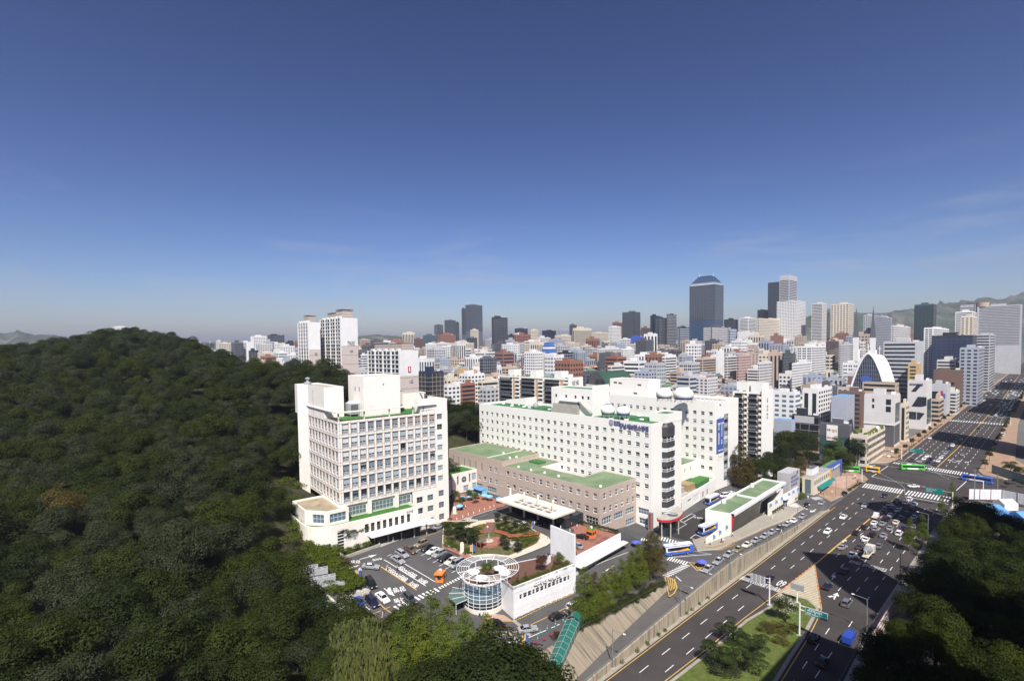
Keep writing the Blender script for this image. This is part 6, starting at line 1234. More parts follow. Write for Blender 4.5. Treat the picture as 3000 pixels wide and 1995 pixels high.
t,g=OB('white office with black square windows and a roof billboard','office',1536,1567,1590,1033,430,B_['white'],'grid',3.5,3.4);OB('round grey glass office with a roof canopy','office',1405,1412,1455,1050,440,cw_grey,'curtain',3.6,3,None,B_['grey']);OB('black cube office left of the dark pair','office',1587,1590,1632,1041,500,cw_dark,'bands',3.8,4,cw_navy);OB('dark glass cube office with pale ribs','office',1634,1655,1680,1034,520,cw_dark,('bands','grid'),3.8,4,B_['bluegrey'])
t,g=OB('navy glass office with a cream roof deck beside the 105 apartments','office',1226,1255,1300,1091,300,cw_navy,'curtain',3.6,4,None,B_['tan'],roofm=RF['terracotta']);OB('red-brown low office in the middle distance','office',1617,1622,1660,1062,460,B_['brick'],'bands',3.6,4,B_['pale']);OB('grey office with punched windows behind the hospital roof','office',1652,1660,1702,1070,420,B_['bluegrey'],'grid',3.6,4)
TW('green glass wedge tower with a slanted top','tower',1823,1857,1876,914,1250,cw_green,'curtain',4,6);OB('red-capped office left of the glass wedge tower','office',1794,1797,1825,945,1350,B_['brick'],'bands',4,5,cw_dark);OB('white ribbed office in front of the red-capped office','office',1783,1794,1820,957,900,B_['white'],'grid',3.6,4);OB('cream long office on the left of the wedge tower','office',1733,1736,1785,975,950,B_['cream'],'grid',3.6,4)
TW('left half of the black twin-slab tower','tower',1905,1910,1932,925,1150,cw_dark,'bands',3.8,4,cw_navy);TW('right half of the black twin-slab tower','tower',1953,1956,1982,921,1150,cw_dark,'grid',3.8,4,B_['grey']);TW('recessed dark centre of the black twin-slab tower','tower',1918,1930,1955,931,1140,cw_navy,'curtain',3.8,5);OB('dark striped office left of the blue tower','office',1985,1990,2021,960,1000,cw_dark,'bands',3.8,4,B_['bluegrey']);OB('brown dark office by the wedge tower','office',1878,1882,1905,961,1100,B_['brown'],'bands',3.8);OB('black and white chequered office before the twin-slab tower','office',1886,1916,1926,979,620,B_['white'],'vert',3.4,6,cw_dark);OB('blue hoarding-clad construction block by the wedge tower','building site',1848,1852,1886,987,700,M('hoarding_blue',(.05,.10,.42),var=.1),None)
t,g=TW('tallest blue glass tower with a stepped pyramid crown','tower',2020,2094,2120,832,980,cw_blue,'curtain',4.0,5.2,None,B_['bluegrey'],roof='');u0,v0,u1,v1,z0,zt=g;w,l=u1-u0,v1-v0;H=zt-z0;k=980/CF;mb=MB()
def frus(mb,a,b,za,zb,m):
 A_=[(w*a,l*a),(w*(1-a),l*a),(w*(1-a),l*(1-a)),(w*a,l*(1-a))];Bq=[(w*b,l*b),(w*(1-b),l*b),(w*(1-b),l*(1-b)),(w*b,l*(1-b))]
 for i in range(4):j=(i+1)%4;mb.face([(*A_[i],za),(*A_[j],za),(*Bq[j],zb),(*Bq[i],zb)],m)
 mb.face([(*q,zb)for q in Bq],m)
frus(mb,.04,.04,H,H+7*k,B_['pale']);frus(mb,.03,.03,H+7*k,H+10*k,B_['bluegrey']);frus(mb,.05,.14,H+10*k,H+24*k,cw_blue);frus(mb,.15,.23,H+24*k,H+36*k,cw_blue);frus(mb,.25,.25,H+36*k,H+41*k,cw_navy);mb.build('crown',t)
for a,b in((.3,.7),(.7,.3)):mb=MB();mb.tube((w*a,l*b,H+41*k),(w*a,l*b,H+50*k),1.2,metal_white,6,.5);mb.tube((w*a,l*b,H+50*k),(w*a,l*b,H+57*k),.4,metal_white,5,.1);mb.build('spire',t)
OB('grey office with white horizontal bands in front of the blue tower','office',2060,2084,2134,958,640,B_['dark'],'bands',3.4,4,B_['pale']);TW('black slab tower with a white edge strip','tower',2121,2148,2162,936,900,cw_dark,('curtain',None),4,6,None,B_['dark']);OB('white balcony office right of the black slab tower','office',2166,2192,2216,932,850,B_['white'],'bands',3.4,4);OB('wide cream office with square windows and two low wings','office',2219,2225,2305,933,780,B_['cream'],'grid',3.6,3.8);OB('black block with white rooftop lettering','office',2219,2222,2272,909,950,cw_dark,None);OB('low cream hall with an arched dark window','hall',2160,2166,2222,973,700,B_['pale'],None)
OB('white office with a grid of square black windows','office',2276,2332,2361,880,820,B_['white'],'grid',3.5,3.4,roof='');ob=bpy.data.objects['office_block']if False else None
t,g=TW('sloping dark tower with a silver cylinder top','tower',2250,2300,2318,824,1250,cw_dark,'curtain',4,6,None,B_['dark'],roof='');
p=at_depth(2312,805,1230);t2=thing('office_tower','silver slab of the sloping tower, rising above the white gridded office','tower',(p[0],p[1],RZ));mb=MB();w=on_v(2336,805,p[1])[0]-p[0];mb.box(0,w,0,22,0,p[2]-RZ,B_['grey']);mb.build('walls',t2);mb=MB();pattern(mb,(0,22),DV,22,30,p[2]-RZ-12,'bands',4,4,cw_dark);pattern(mb,(0,0),DU,w,30,p[2]-RZ-12,'bands',4,4,cw_dark);mb.build('windows',t2,kind='stuff');FOOT.append((p[0],p[0]+w,p[1],p[1]+22))
TW('grey tower with curved white balconies','tower',2378,2410,2423,889,800,B_['pale'],('bands','grid'),3.4,4);TW('cream tower with a dark vertical stripe','tower',2434,2487,2502,890,800,B_['cream'],('grid','grid'),4.2,6);TW('narrow dark glass tower between the cream towers','tower',2422,2424,2435,918,900,cw_dark,'curtain',4,5);OB('grey curved office with white bands','office',2558,2562,2613,925,700,B_['bluegrey'],'bands',3.6,4,B_['dark']);OB('grey and white office with a black rooftop box','office',2530,2542,2560,923,720,B_['grey'],'grid',3.4,3);TW('dark green glass tower on the right skyline','tower',2679,2736,2744,891,850,cw_green,'curtain',4,5,M('curtain_deep_green',(.01,.03,.035),rough=.1,var=0,spec=.6),B_['dark'])
OB('grey striped office behind the arched church','office',2588,2685,2707,1002,430,B_['grey'],('bands',None),3.9,4);OB('black glass box office by the avenue','office',2730,2850,2862,983,560,cw_dark,'curtain',3.8,4.5,cw_navy,B_['dark']);t,g=OB('grey banded bank building beside the avenue','office',2853,2900,2917,980,600,B_['grey'],'bands',3.8,4);OB('blue-grey stepped office in front of the black glass box','office',2812,2868,2885,1020,470,B_['bluegrey'],'grid',3.6,5)
t,g=OB('huge grey hotel slab with fine horizontal bands at the right edge','hotel',2864,2995,3050,893,900,B_['grey'],'bands',3.2,4,B_['dark']);mb=MB();mb.lathe((8,60,g[5]-g[4]),[(10,0),(11,9),(0,9)],B_['tan'],20);mb.build('roof_drum',t)
t,g=OB('black-banded hotel tower with a rooftop sign left of the hotel slab','hotel',2811,2855,2868,890,930,B_['dark'],'bands',4,4,B_['grey']);sgn(t,'RENAISSANCE',(g[0],g[3]-2),DV,g[5]-7,5,letter_white,(g[3]-g[2])*0+(g[3]-g[1])*.85)
OB('white striped office before the hotel','office',2799,2850,2862,913,820,B_['white'],'bands',3.4);OB('cream office tower before the hotel','office',2815,2852,2864,928,760,B_['cream'],'grid',3.4,5);tower('apartment_block','white apartments with dark windows left of the black glass box','apartment block',2707,2735,2781,961,620,B_['white'],'pairs',3,6);tower('apartment_block','white stepped apartments with dark balcony glass in the low quarter','apartment block',2335,2378,2420,1016,430,B_['white'],'pairs',3,5);OB('low white gallery building before the stepped apartments','building',2320,2322,2384,1066,400,B_['white'],'grid',3,3);OB('white office left of the brick church','office',2612,2620,2668,955,720,B_['pale'],'grid',3.5,4);OB('tan office with a blue glass front','office',2250,2254,2300,1035,430,B_['tan'],(None,'vert'),3.6,12,cw_navy);OB('teal glass office in the low quarter','office',2292,2294,2330,1036,440,cw_green,'curtain',3.6,4);OB('white gridded block in the low quarter','office',1820,1826,1858,1023,520,B_['white'],'grid',3.2,3);tower('apartment_block','wide pale apartment block with many small windows behind the hospital roof','apartment block',1750,1756,1825,1023,520,B_['pale'],'pairs',2.9,4);OB('white office with dark glass bays behind the hospital roof','office',1858,1862,1912,1040,500,B_['white'],'vert',3.4,7,cw_navy)
for i,(a,b,c,y,D,w,s,m)in enumerate([(1940,1948,1982,1046,450,'white','bands',None),(1988,2000,2030,1044,470,'bluegrey','grid',None),(2040,2058,2098,1052,430,'tan','bands','black'),(2098,2104,2122,1030,480,'white',None,None),(2124,2130,2160,1045,450,'pale','bands',None),(2158,2166,2200,1042,440,'pink','grid',None),(2220,2226,2262,1064,400,'pale','grid',None),(2420,2428,2458,1000,560,'brown','bands',None),(2458,2464,2500,1010,500,'grey','grid',None),(1780,1790,1830,1073,380,'pale','bands',None),(1470,1480,1515,1078,400,'tan','bands',None),(1330,1340,1400,1092,330,'ochre','bands',None),(1345,1370,1420,1098,300,'white','grid',None),(1400,1412,1460,1118,290,'cream','bands',None),(1405,1425,1462,1140,262,'grey','grid',None),(1300,1312,1370,1130,275,'white','grid',None),(1345,1352,1392,1126,280,'brick','bands',None),(1302,1310,1345,1112,310,'cream','grid',None)]):
 OB(['white banded block with dark strip windows in the low quarter','blue-grey block with small windows in the low quarter','tan block with black window bands','blank white block with a tall side wall','pale low block with strip windows','pink stone block with small windows','pale grid block left of the tan office','brown banded block left of the arched church','grey grid block left of the arched church','pale strip-window block above the hospital roof','tan strip-window block above the apartment slab','ochre block with a square roof tank','white villa block with small windows beside the ochre block','cream stepped block left of the apartment slab','grey glazed block at the left end of the apartment slab','white low block by the navy glass office','red brick block with balconies near the navy glass office','cream small block above the navy glass office'][i],'building',a,b,c,y,D,WN[w],s,3.3,3.6,WN[m]if m else None,roofm=RF[['grey','green','pale','brown'][i%4]])
c=at_depth(1608,1004,700);t=thing('domed_office','bright blue striped office with a curved stepped top','office',(c[0],c[1],zg(*c[:2])));H=c[2]-zg(*c[:2]);mb=MB();r=17*700/CF
for i in range(7):z=H*(.45+.55*i/7);q=r*math.sqrt(max(.05,1-(i/7.5)**2));mb.box(-q,q,-q,q,z,z+H*.05,B_['white']if i%2 else M('stripe_blue%d'%i,(.06,.20,.50),var=0));mb.box(-q*.98,q*.98,-q*.98,q*.98,z+H*.05,z+H*.08,sign_blue)
mb.box(-r,r,-r,r,0,H*.45,sign_blue);mb.build('walls',t);FOOT.append((c[0]-r,c[0]+r,c[1]-r,c[1]+r))
def spire(mb,x,y,z0,z1,z2,w,m1,m2):
 mb.box(x-w,x+w,y-w,y+w,z0,z1,m1)
 for k in range(4):a,b=k*math.pi/2+math.pi/4,(k+1)*math.pi/2+math.pi/4;mb.face([(x+w*1.4*math.cos(a),y+w*1.4*math.sin(a),z1),(x+w*1.4*math.cos(b),y+w*1.4*math.sin(b),z1),(x,y,z2)],m2)
for nm,lb,px,yt,D,m1,m2,dx in(('gothic_church','white gothic church with a dark pointed spire on the skyline',2509,898,800,B_['white'],RF['slate'],0),('gothic_church','second dark pointed church spire right of the white gothic church',2559,895,800,B_['white'],RF['slate'],0),('brick_church','red brick church with a tall central spire',2671,945,560,B_['brick'],B_['brick'],1)):
 c=at_depth(px,yt,D);z0=zg(*c[:2]);k=D/CF;H=c[2]-z0;t=thing(nm,lb,'church',(c[0],c[1],z0));mb=MB();spire(mb,0,0,0,H*.55,H,3.2*k*2,m1,m2)
 for s in(-1,1):spire(mb,s*7*k,-s*7*k,0,H*.38,H*.52,2.0*k,m1,m2)
 mb.build('tower',t);mb=MB();mb.prism([(0,-6*k),(40*k,-6*k),(40*k,6*k),(0,6*k)],0,H*.25,m1);mb.face([(0,-6*k,H*.25),(40*k,-6*k,H*.25),(40*k,0,H*.34),(0,0,H*.34)],m2);mb.face([(0,6*k,H*.25),(0,0,H*.34),(40*k,0,H*.34),(40*k,6*k,H*.25)],m2);mb.build('nave',t);FOOT.append((c[0]-5,c[0]+40*k,c[1]-8,c[1]+8))
a,b=at_depth(1668,1128,330),at_depth(1745,1128,345);c=at_depth(1700,1089,345);t=thing('barrel_roof_hall','hall with a dark green barrel roof behind the apartment slab','hall',(a[0]+12,a[1],RZ));L=math.dist(a[:2],b[:2]);mb=MB();n=8
for i in range(n):
 x0,x1=-1+2*i/n,-1+2*(i+1)/n;f=lambda x:(a[2]-RZ)+(c[2]-a[2]+1)*(1-x*x);mb.face([(0,L/2*x0,f(x0)),(22,L/2*x0,f(x0)),(22,L/2*x1,f(x1)),(0,L/2*x1,f(x1))][::-1],M('barrel_green',(.03,.07,.05),var=.1)if 'barrel_green' not in bpy.data.materials else bpy.data.materials['barrel_green']);mb.face([(-.05,L/2*x0,a[2]-RZ),(-.05,L/2*x1,a[2]-RZ),(-.05,L/2*x1,f(x1)),(-.05,L/2*x0,f(x0))],pane_dark)
mb.build('roof',t,(0,-L/2,0),R(-20));mb=MB();mb.box(0,22,-L/2,L/2,0,a[2]-RZ,B_['white']);mb.build('walls',t,(0,-L/2,0),R(-20));FOOT.append((a[0],a[0]+45,a[1]-45,a[1]+8))
D=480;f0=at_depth(2484,1150,D);f1=on_u(2602,1124,f0[0]);ap=on_u(2546,1036,f0[0]);gz0=zg(*f0[:2]);t=thing('arched_church','church with a tall dark glass arch and white ribbed vault','church',(f0[0],f0[1],RZ));base=min(f0[2],f1[2])-6
w2_=f0[1]-f1[1];dd=(0.0,-1.0);bk=(1.0,0.0)
def arch(s,k):
 x=(s-.5)*2;h=(ap[2]-base)*(1-abs(x)**1.75);q=1-.012*k
 return(k*6.4,-w2_*(.5+x*.5*q),base-RZ+h*(1-.008*k))
N=22;mb=MB();mb.face([arch(i/N,.05)for i in range(N+1)][::-1],cw_navy);mb.build('glass_front',t)
for k in range(9):
 mb=MB();mb.path([arch(i/N,k)for i in range(N+1)],.75 if k else.95,letter_white,6);mb.build('rib',t)
mb=MB()
for k in range(8):
 for i in range(N):mb.face([arch(i/N,k+.1),arch((i+1)/N,k+.1),arch((i+1)/N,k+1),arch(i/N,k+1)],cw_dark)
mb.build('vault',t);mb=MB()
for i in range(3,N-2):p=arch(i/N,0);mb.tube((p[0]-.2,p[1],base-RZ),(p[0]-.2,p[1],p[2]),.14,metal_grey,4)
for z in np.arange(base-RZ+4,ap[2]-RZ-6,4):s=(1-((z+RZ-base)/(ap[2]-base)))**(1/1.75);p,q=arch(.5-s/2*.97,0),arch(.5+s/2*.97,0);mb.tube((p[0],p[1],z),(q[0],q[1],z),.12,metal_grey,4)
mb.build('mullions',t,kind='stuff');mb=MB();p=arch(.5,0)
for k in(0,7):p=arch(.5,k);mb.tube(p,(p[0],p[1],p[2]+9),.3,letter_white,5);mb.tube((p[0]-dd[0]*1.4,p[1]-dd[1]*1.4,p[2]+6.5),(p[0]+dd[0]*1.4,p[1]+dd[1]*1.4,p[2]+6.5),.25,letter_white,5)
mb.build('crosses',t,kind='stuff');mb=MB();cc=arch(.46,-.12);r=4.2;mb.face([(cc[0]+dd[0]*r*math.cos(a*math.pi/10),cc[1]+dd[1]*r*math.cos(a*math.pi/10),base-RZ+19+r*math.sin(a*math.pi/10))for a in range(20)],sign_blue);mb.build('emblem',t);mb=MB();mb.box(-2,53,-w2_-1,1,0,base-RZ+.4,B_['brown']);mb.build('base',t);FOOT.append((f0[0]-8,f0[0]+58,f1[1]-5,f0[1]+5))
# --- buildings round the junction
r7=lambda x,y:(2300+x/3.369,1000+y/3.369)
def NB(label,xl,xc,xr,yt,D,wall,style,fh=3.4,bw=3.2,m1=None,m2=None,cat='building',**k):return tower('street_building',label,cat,xl,xc,xr,yt,D,wall,style,fh,bw,m1,m2,z0=RZ,**k)
def quad(t,g,face,a0,a1,b0,b1,m,q=.08,name='window',poly=None):
 u0,v0,u1,v1,z0,zt=g;L=(v1-v0)if face=='l' else(u1-u0);P0,d=((0,v1-v0),DV)if face=='l' else((0,0),DU);n=(d[1],-d[0]);H=zt-z0;mb=MB()
 mb.face([(P0[0]+d[0]*L*a+n[0]*q,P0[1]+d[1]*L*a+n[1]*q,H*b)for a,b in(poly or((a0,b0),(a1,b0),(a1,b1),(a0,b1)))],m);return mb.build(name,t)
t,g=NB('white cube building on a dark recessed base at the junction',2532,2622,2638,1160,335,WN['pale'],None)
quad(t,g,'l',.48,1,.0,.42,WN['dark'],.1,'dark_base');quad(t,g,'r',.03,.97,.05,.42,WN['dark'],.1,'dark_base');quad(t,g,'r',.1,.9,.48,.85,pane_grey)
for a0,a1,b0,b1 in((.27,.34,.86,.93),(.27,.34,.74,.81),(.72,.88,.82,.93),(.72,.88,.68,.79)):quad(t,g,'l',a0,a1,b0,b1,pane_dark)
quad(t,g,'l',0,1,.425,.455,WN['white'],.5,'ledge')
NB('blank grey slab building with a blue roof beside the white cube',2435,2478,2482,1163,365,WN['bluegrey'],None,roofm=RF['blue'],roof='')
t,g=NB('dark grey showroom with a white letting banner and green glass',2402,2489,2497,1247,292,WN['dark'],None);quad(t,g,'l',.02,.98,.12,.68,cw_green,.1,'glass_front')
mb=MB()
for i in range(9):mb.box(-.25,-.1,i*(g[3]-g[1])/8-.06,i*(g[3]-g[1])/8+.06,2,(g[5]-g[4])*.68,frame_dark)
mb.build('mullions',t,kind='stuff');quad(t,g,'l',.24,.62,.56,.98,cloth_white,.45,'banner');L=g[3]-g[1];H=g[5]-g[4]
for s,a,z,sz,m,w in(('임대',.42,.80,2.0,paint_yellow,.17),('502-0805',.26,.61,1.6,red_paint,.34),('무료',.26,.82,1.5,red_paint,.12)):sgn(t,s,(g[0],g[3]-L*a),DV,g[4]+H*z,sz,m,L*w,.55,.02)
t,g=NB('black glass showroom with a roof billboard',2319,2398,2404,1222,325,WN['black'],'curtain',3.6,5,cw_dark);quad(t,g,'l',.12,.85,.80,1.0,WN['grey'],.4,'billboard')
t,g=NB('low cream corner building with a planted roof terrace',2490,2541,2593,1279,283,WN['cream'],('grid','pairs'),3.2,3,cat='shop');mb=MB()
for i in range(26):mb.blob(((g[2]-g[0])*rng.uniform(.05,.95),(g[3]-g[1])*rng.choice([rng.uniform(.02,.2),rng.uniform(.5,.95)]),g[5]-g[4]+.6),rng.uniform(.8,1.5),lawn_mat,1,i,.35)
mb.build('roof_planting',t,kind='stuff');sgn(t,'한의원',(g[0],g[3]-1),DV,g[5]-2.5,1.8,letter_grey,5)
NB('orange brick block with a roof garden behind the white cube',2527,2626,2634,1122,372,WN['tan'],('bands','grid'),3.4,4,roofm=RF['green'],roof='');NB('brown brick building left of the white cube',2455,2524,2534,1150,380,WN['brown'],('grid',None),3.4,5)
t,g=NB('pale building with slanted slashed windows and blue lettering',2660,2716,2731,1118,400,WN['pale'],None)
for p in(((.17,.78),(.52,.94),(.76,.94),(.42,.78)),((.22,.47),(.55,.68),(1,.68),(1,.5),(.7,.47)),((.0,.20),(.12,.36),(.48,.36),(.48,.2)),((.52,.20),(.52,.36),(.92,.34),(.66,.20))):quad(t,g,'l',0,0,0,0,pane_dark,.1,'window',p)
quad(t,g,'r',.1,.9,.1,.62,cw_green);sgn(t,'마이우리의원',(g[0],g[3]-(g[3]-g[1])*.1),DV,g[5]-3.2,2.0,letter_navy,(g[3]-g[1])*.7)
t,g=NB('grey building with dark windows and a red and blue pizza sign',2728,2775,2785,1128,455,WN['grey'],None);quad(t,g,'l',.02,.45,.35,.80,cw_dark);quad(t,g,'l',.62,.76,.66,.82,red_paint,.2,'sign');quad(t,g,'l',.72,.9,.60,.74,sign_blue,.22,'sign')
t,g=NB('plain brown brick building beside the avenue',2735,2813,2822,1086,520,WN['brown'],None,roofm=turf_green)
for a in(.28,.68):
 for b in(.25,.45,.62):quad(t,g,'l',a,a+.12,b,b+.07,pane_dark)
NB('pink stone office beside the avenue',2815,2852,2861,1062,600,WN['pink'],('grid','grid'),3.6,6,cw_dark);NB('low orange shopfront building with small signs',2727,2752,2765,1172,428,WN['tan'],('bands','pairs'),3.2,3);NB('narrow white shop block with signs beside the avenue',2765,2802,2812,1150,480,WN['pale'],('bands','grid'),3.2,3);NB('slim cream building with blue vertical signs beside the slashed-window building',2638,2655,2664,1185,352,WN['cream'],('vert','grid'),3.4,3)
NB('grey shed with a bright blue roof beside the 122 apartments',2267,2318,2330,1232,290,WN['bluegrey'],None,roofm=RF['blue'],roof='');NB('white glass-banded building with a grey flat roof',2266,2330,2345,1152,350,WN['white'],('grid','bands'),3.4,4,pane_blue);NB('white ribbed apartment building with a glass stair',2351,2398,2438,1142,380,WN['white'],('vert','grid'),3.2,5)
NB('white roof extension building right of the black glass box',2745,2800,2816,1056,560,WN['pale'],('bands','bands'),3.4);NB('orange house-like block before the black glass box',2660,2690,2699,1068,480,WN['ochre'],('grid',None),3.2,4)
c=un(2384,1453,RZ);e=on_v(2470,1405,c[1])[0];l=on_u(2350,1430,c[0])[1];zt=z_at(1401,*c);t=thing('corner_restaurant','low cream corner restaurant with a long blue signboard and teal awnings','restaurant',(*c,RZ));H=zt-RZ;L=e-c[0];W=l-c[1];mb=MB();mb.box(0,L*.55,0,W,0,H,WN['cream'],RF['grey']);mb.box(L*.55,L,1.5,W,0,H,WN['cream'],RF['green']);mb.build('walls',t)
mb=MB();pattern(mb,(0,W),DV,W,.5,H-.5,'vert',3,3,pane_green);pattern(mb,(0,0),DU,L*.54,H*.45,H-.6,'grid',3,2.6,pane_green);mb.build('windows',t,kind='stuff');mb=MB();mb.box(L*.55,L,1.0,1.5,H*.72,H+1.0,sign_blue);mb.box(L-1.2,L,.6,1.0,H*.1,H+1.2,sign_blue);mb.box(L*.5,L*.54,-.3,0,H*.3,H,paint_yellow);mb.box(L*.56,L-1.5,1.2,1.45,H*.1,H*.7,blind_tan);mb.build('signboard',t);sgn(t,'한우 숯불갈비',(c[0]+L*.58,c[1]+1),DU,RZ+H*.78,1.2,letter_white,L*.36,.06,.02)
teal=M('awning_teal',(.01,.17,.16),var=.05)
for a,b,q in((.1,.42,2.2),(.42,.6,1.6)):mb=MB();mb.face([(L*a,0,3.4),(L*a,-q,2.5),(L*b,-q,2.5),(L*b,0,3.4)],teal);mb.build('awning',t)
mb=MB();mb.box(L*.1,L*.3,W*.45,W*.95,H,H+3,WN['white'],RF['slate']);mb.build('roof_hut',t);FOOT.append((c[0]-4,e+4,c[1]-4,l+4))
# --- low quarter and mid-rise carpet
def house(kind,q):
 w,l,h=q.uniform(9,12.5),q.uniform(9,13),q.choice([6.5,9.2,9.2,12,12]);mb=MB();wm,rm=MB(),MB();mb.box(0,w,0,l,0,h,WN['tan'],RF['grey'],False);nf=int(h/3)
 for P0,d,L in(((0,l),DV,l),((0,0),DU,w)):pattern(wm,P0,d,L,.3,h-.2,q.choice(['grid','grid','pairs','bands']),3,3.4,pane_dark)
 if kind=='hip':
  e,r=.7,h+q.uniform(2.2,3.4);A_=[(-e,-e),(w+e,-e),(w+e,l+e),(-e,l+e)];a,b=(w*.5,l*.3),(w*.5,l*.7)
  for f in((A_[0],A_[1],a),(A_[1],A_[2],b,a),(A_[2],A_[3],b),(A_[3],A_[0],a,b)):rm.face([(*p,h-.1 if p in A_ else r)for p in f],RF['brown'])
  rm.face([(*p,h-.12)for p in A_[::-1]],RF['brown']);rm.box(w*.6,w*.6+.8,l*.2,l*.2+.8,h,r+.4,RF['brown'])
 else:
  rm.box(-.1,w+.1,-.1,l+.1,h,h+.12,RF['brown']);mb.box(-.15,w+.15,-.15,.15,h+.12,h+1,WN['tan']);mb.box(-.15,.15,.15,l+.15,h+.12,h+1,WN['tan']);mb.box(w-.15,w+.15,.15,l+.15,h+.12,h+1,WN['tan']);mb.box(w*.45,w*.8,l*.5,l*.85,h+.12,h+2.8,WN['tan']);rm.box(w*.42,w*.83,l*.47,l*.88,h+2.8,h+3.0,RF['brown'])
  for k in range(2):x,y=w*q.uniform(.1,.8),l*q.uniform(.1,.4);rm.box(x,x+1.2,y,y+1.0,h+.12,h+1.3,RF['brown'])
 if h>8:mb.box(-1.2,0,l*.2,l*.7,h*.34,h*.34+1,WN['tan'])
 return mb,wm,rm
HQ=random.Random(11);HP=[house('hip' if i%5<2 else 'flat',HQ)for i in range(12)]
def mid(q):
 w,l,h=q.uniform(16,30),q.uniform(14,26),q.uniform(16,42);mb,wm,rm=MB(),MB(),MB();mb.box(0,w,0,l,0,h,WN['tan'],RF['grey'],False);s=q.choice(['grid','grid','bands','bands','vert','pairs','curtain'])
 for P0,d,L in(((0,l),DV,l),((0,0),DU,w)):pattern(wm,P0,d,L,max(.5,h-28),h-1,s,3.6,4.2,pane_dark,WN['grey'])
 rm.box(0,w,0,l,h,h+.2,RF['brown']);mb.box(w*.3,w*.65,l*.4,l*.75,h,h+q.uniform(2.5,5),WN['tan']);mb.box(0,w,0,.5,h+.2,h+1.2,WN['tan']);mb.box(0,.5,.5,l,h+.2,h+1.2,WN['tan']);rm.box(w*.75,w*.85,l*.2,l*.35,h,h+2,RF['brown'])
 return mb,wm,rm
MP=[mid(HQ)for i in range(14)]
def blocked(u,v,m=0):
 if v<76 and u<2600:return True
 if u<255+m:return True
 if 296-m<u<362 and v<250:return True
 if u<300 and v<128:return True
 if u<336 and S(u,v)>RZ-.2 and u<300:return True
 for a,b,c,d in FOOT:
  if a-12-m<u<b+1 and c-12-m<v<d+1:return True
 return False
spots=[];q=random.Random(5)
for(du,D0,D1)in((13.5,240,640),(15.5,640,1050)):
 u=255
 while u<1150:
  v=78
  while v<1000:
   uu,vv=u+q.uniform(-1.5,1.5),v+q.uniform(-1.5,1.5);D=uu*_fw0[0]+vv*_fw0[1]
   if D0<D<D1 and not blocked(uu,vv):
    px,py,_=pix(uu,vv,zg(uu,vv)+9)
    if 480<px<2980 and py<1320:spots.append((D,uu,vv,'m' if(D>520 and q.random()<.16)else 'h'))
   v+=du*(1.0 if q.random()<.85 else 1.5)
  u+=du
for i in range(2600):
 D=q.uniform(760,3200);px=q.uniform(430,3050);p=cam_uv((px-1500)/CF*D,D)
 if q.random()<(760/D)**.4*.9 and not blocked(*p,8):spots.append((D,*p,'m' if q.random()<.62 else 'h'))
spots.sort();WC=[('white',14),('cream',8),('pale',14),('grey',8),('tan',7),('brick',7),('bluegrey',4),('brown',4),('pink',3),('ochre',2)];wn_,ww_=zip(*WC);RC=[('brown',9),('grey',7),('green',5),('slate',5),('pale',6),('red',2),('terracotta',2),('blue',.5)];rn_,rw_=zip(*RC)
CW={'white':'white-walled','cream':'cream','pale':'pale grey','grey':'grey','tan':'tan','brick':'red-brick','bluegrey':'blue-grey','brown':'dark brown','pink':'pinkish','ochre':'ochre'};N_IND=235;proto={};acc={};big=MB();cnt=0
for D,u,v,k in spots:
 P=HP if k=='h' else MP;i=q.randrange(len(P));w=q.choices(wn_,ww_)[0];r=q.choices(rn_,rw_)[0];rz=q.uniform(-.12,.12);z=zg(u,v);sz=q.uniform(.85,1.25)
 if k=='m':w=q.choice(['white','white','cream','pale','grey','tan','bluegrey','brick','dark']);sz*=q.uniform(.7,1.2)
 gm=q.choice([pane_dark,pane_dark,cw_navy,pane_grey])
 if cnt<N_IND and k=='h':
  cnt+=1
  if i not in proto:proto[i]=[b.mesh(n)for b,n in zip(P[i],('walls','windows','roof'))]
  t=thing('villa_house','%s low %s house under a %s in the dense quarter'%(CW[w],'tile-hipped' if i%5<2 else 'flat-roofed',{'brown':'brown roof','grey':'grey roof','green':'green-painted roof','slate':'slate-dark roof','pale':'pale roof','red':'red roof','terracotta':'terracotta roof','blue':'blue roof'}[r]),'house',(u,v,z),rz,'low houses of the dense quarter');t.scale=(1,1,sz)
  o=put('walls',proto[i][0],t);set_mat(o,WN[w]);o=put('windows',proto[i][1],t);o['kind']='stuff';o=put('roof',proto[i][2],t);set_mat(o,RF[r]);
  if q.random()<.16:tb=MB();tb.lathe((2.2,2.4,9.4),[(0,0),(.9,0),(.9,1.5),(.3,1.8)],paint_yellow if q.random()<.5 else sign_blue,10);tb.build('water_tank',t)
  continue
 c,s=math.cos(rz),math.sin(rz)
 for b,m in zip(P[i],(WN[w],gm,RF[r])):
  k0=len(big.v);mi=big.mi(m);big.v+=[(u+x*c-y*s,v+x*s+y*c,z+zz*sz)for x,y,zz in b.v];big.f+=[tuple(k0+a for a in f)for f in b.f];big.m+=[mi]*len(b.f)
big.build('distant_city',kind='stuff')
ga=np.arange(100,5200,90.0);gb=np.arange(60,5200,90.0);vs=[(a,b,zg(a,b)+.0)for a in ga for b in gb];n=len(gb);mbm=bpy.data.meshes.new('city_slope');mbm.from_pydata(vs,[],[(i*n+j,(i+1)*n+j,(i+1)*n+j+1,i*n+j+1)for i in range(len(ga)-1)for j in range(n-1)]);mbm.materials.append(city_floor);mbm.polygons.foreach_set('use_smooth',[True]*len(mbm.polygons));put('city_slope',mbm,kind='structure')
hl=M('far_hill',(.05,.065,.045),rough=1,var=.35,scale=.02,stain=(.34,.30,.25),stain_scale=.008,stain_amt=.5)
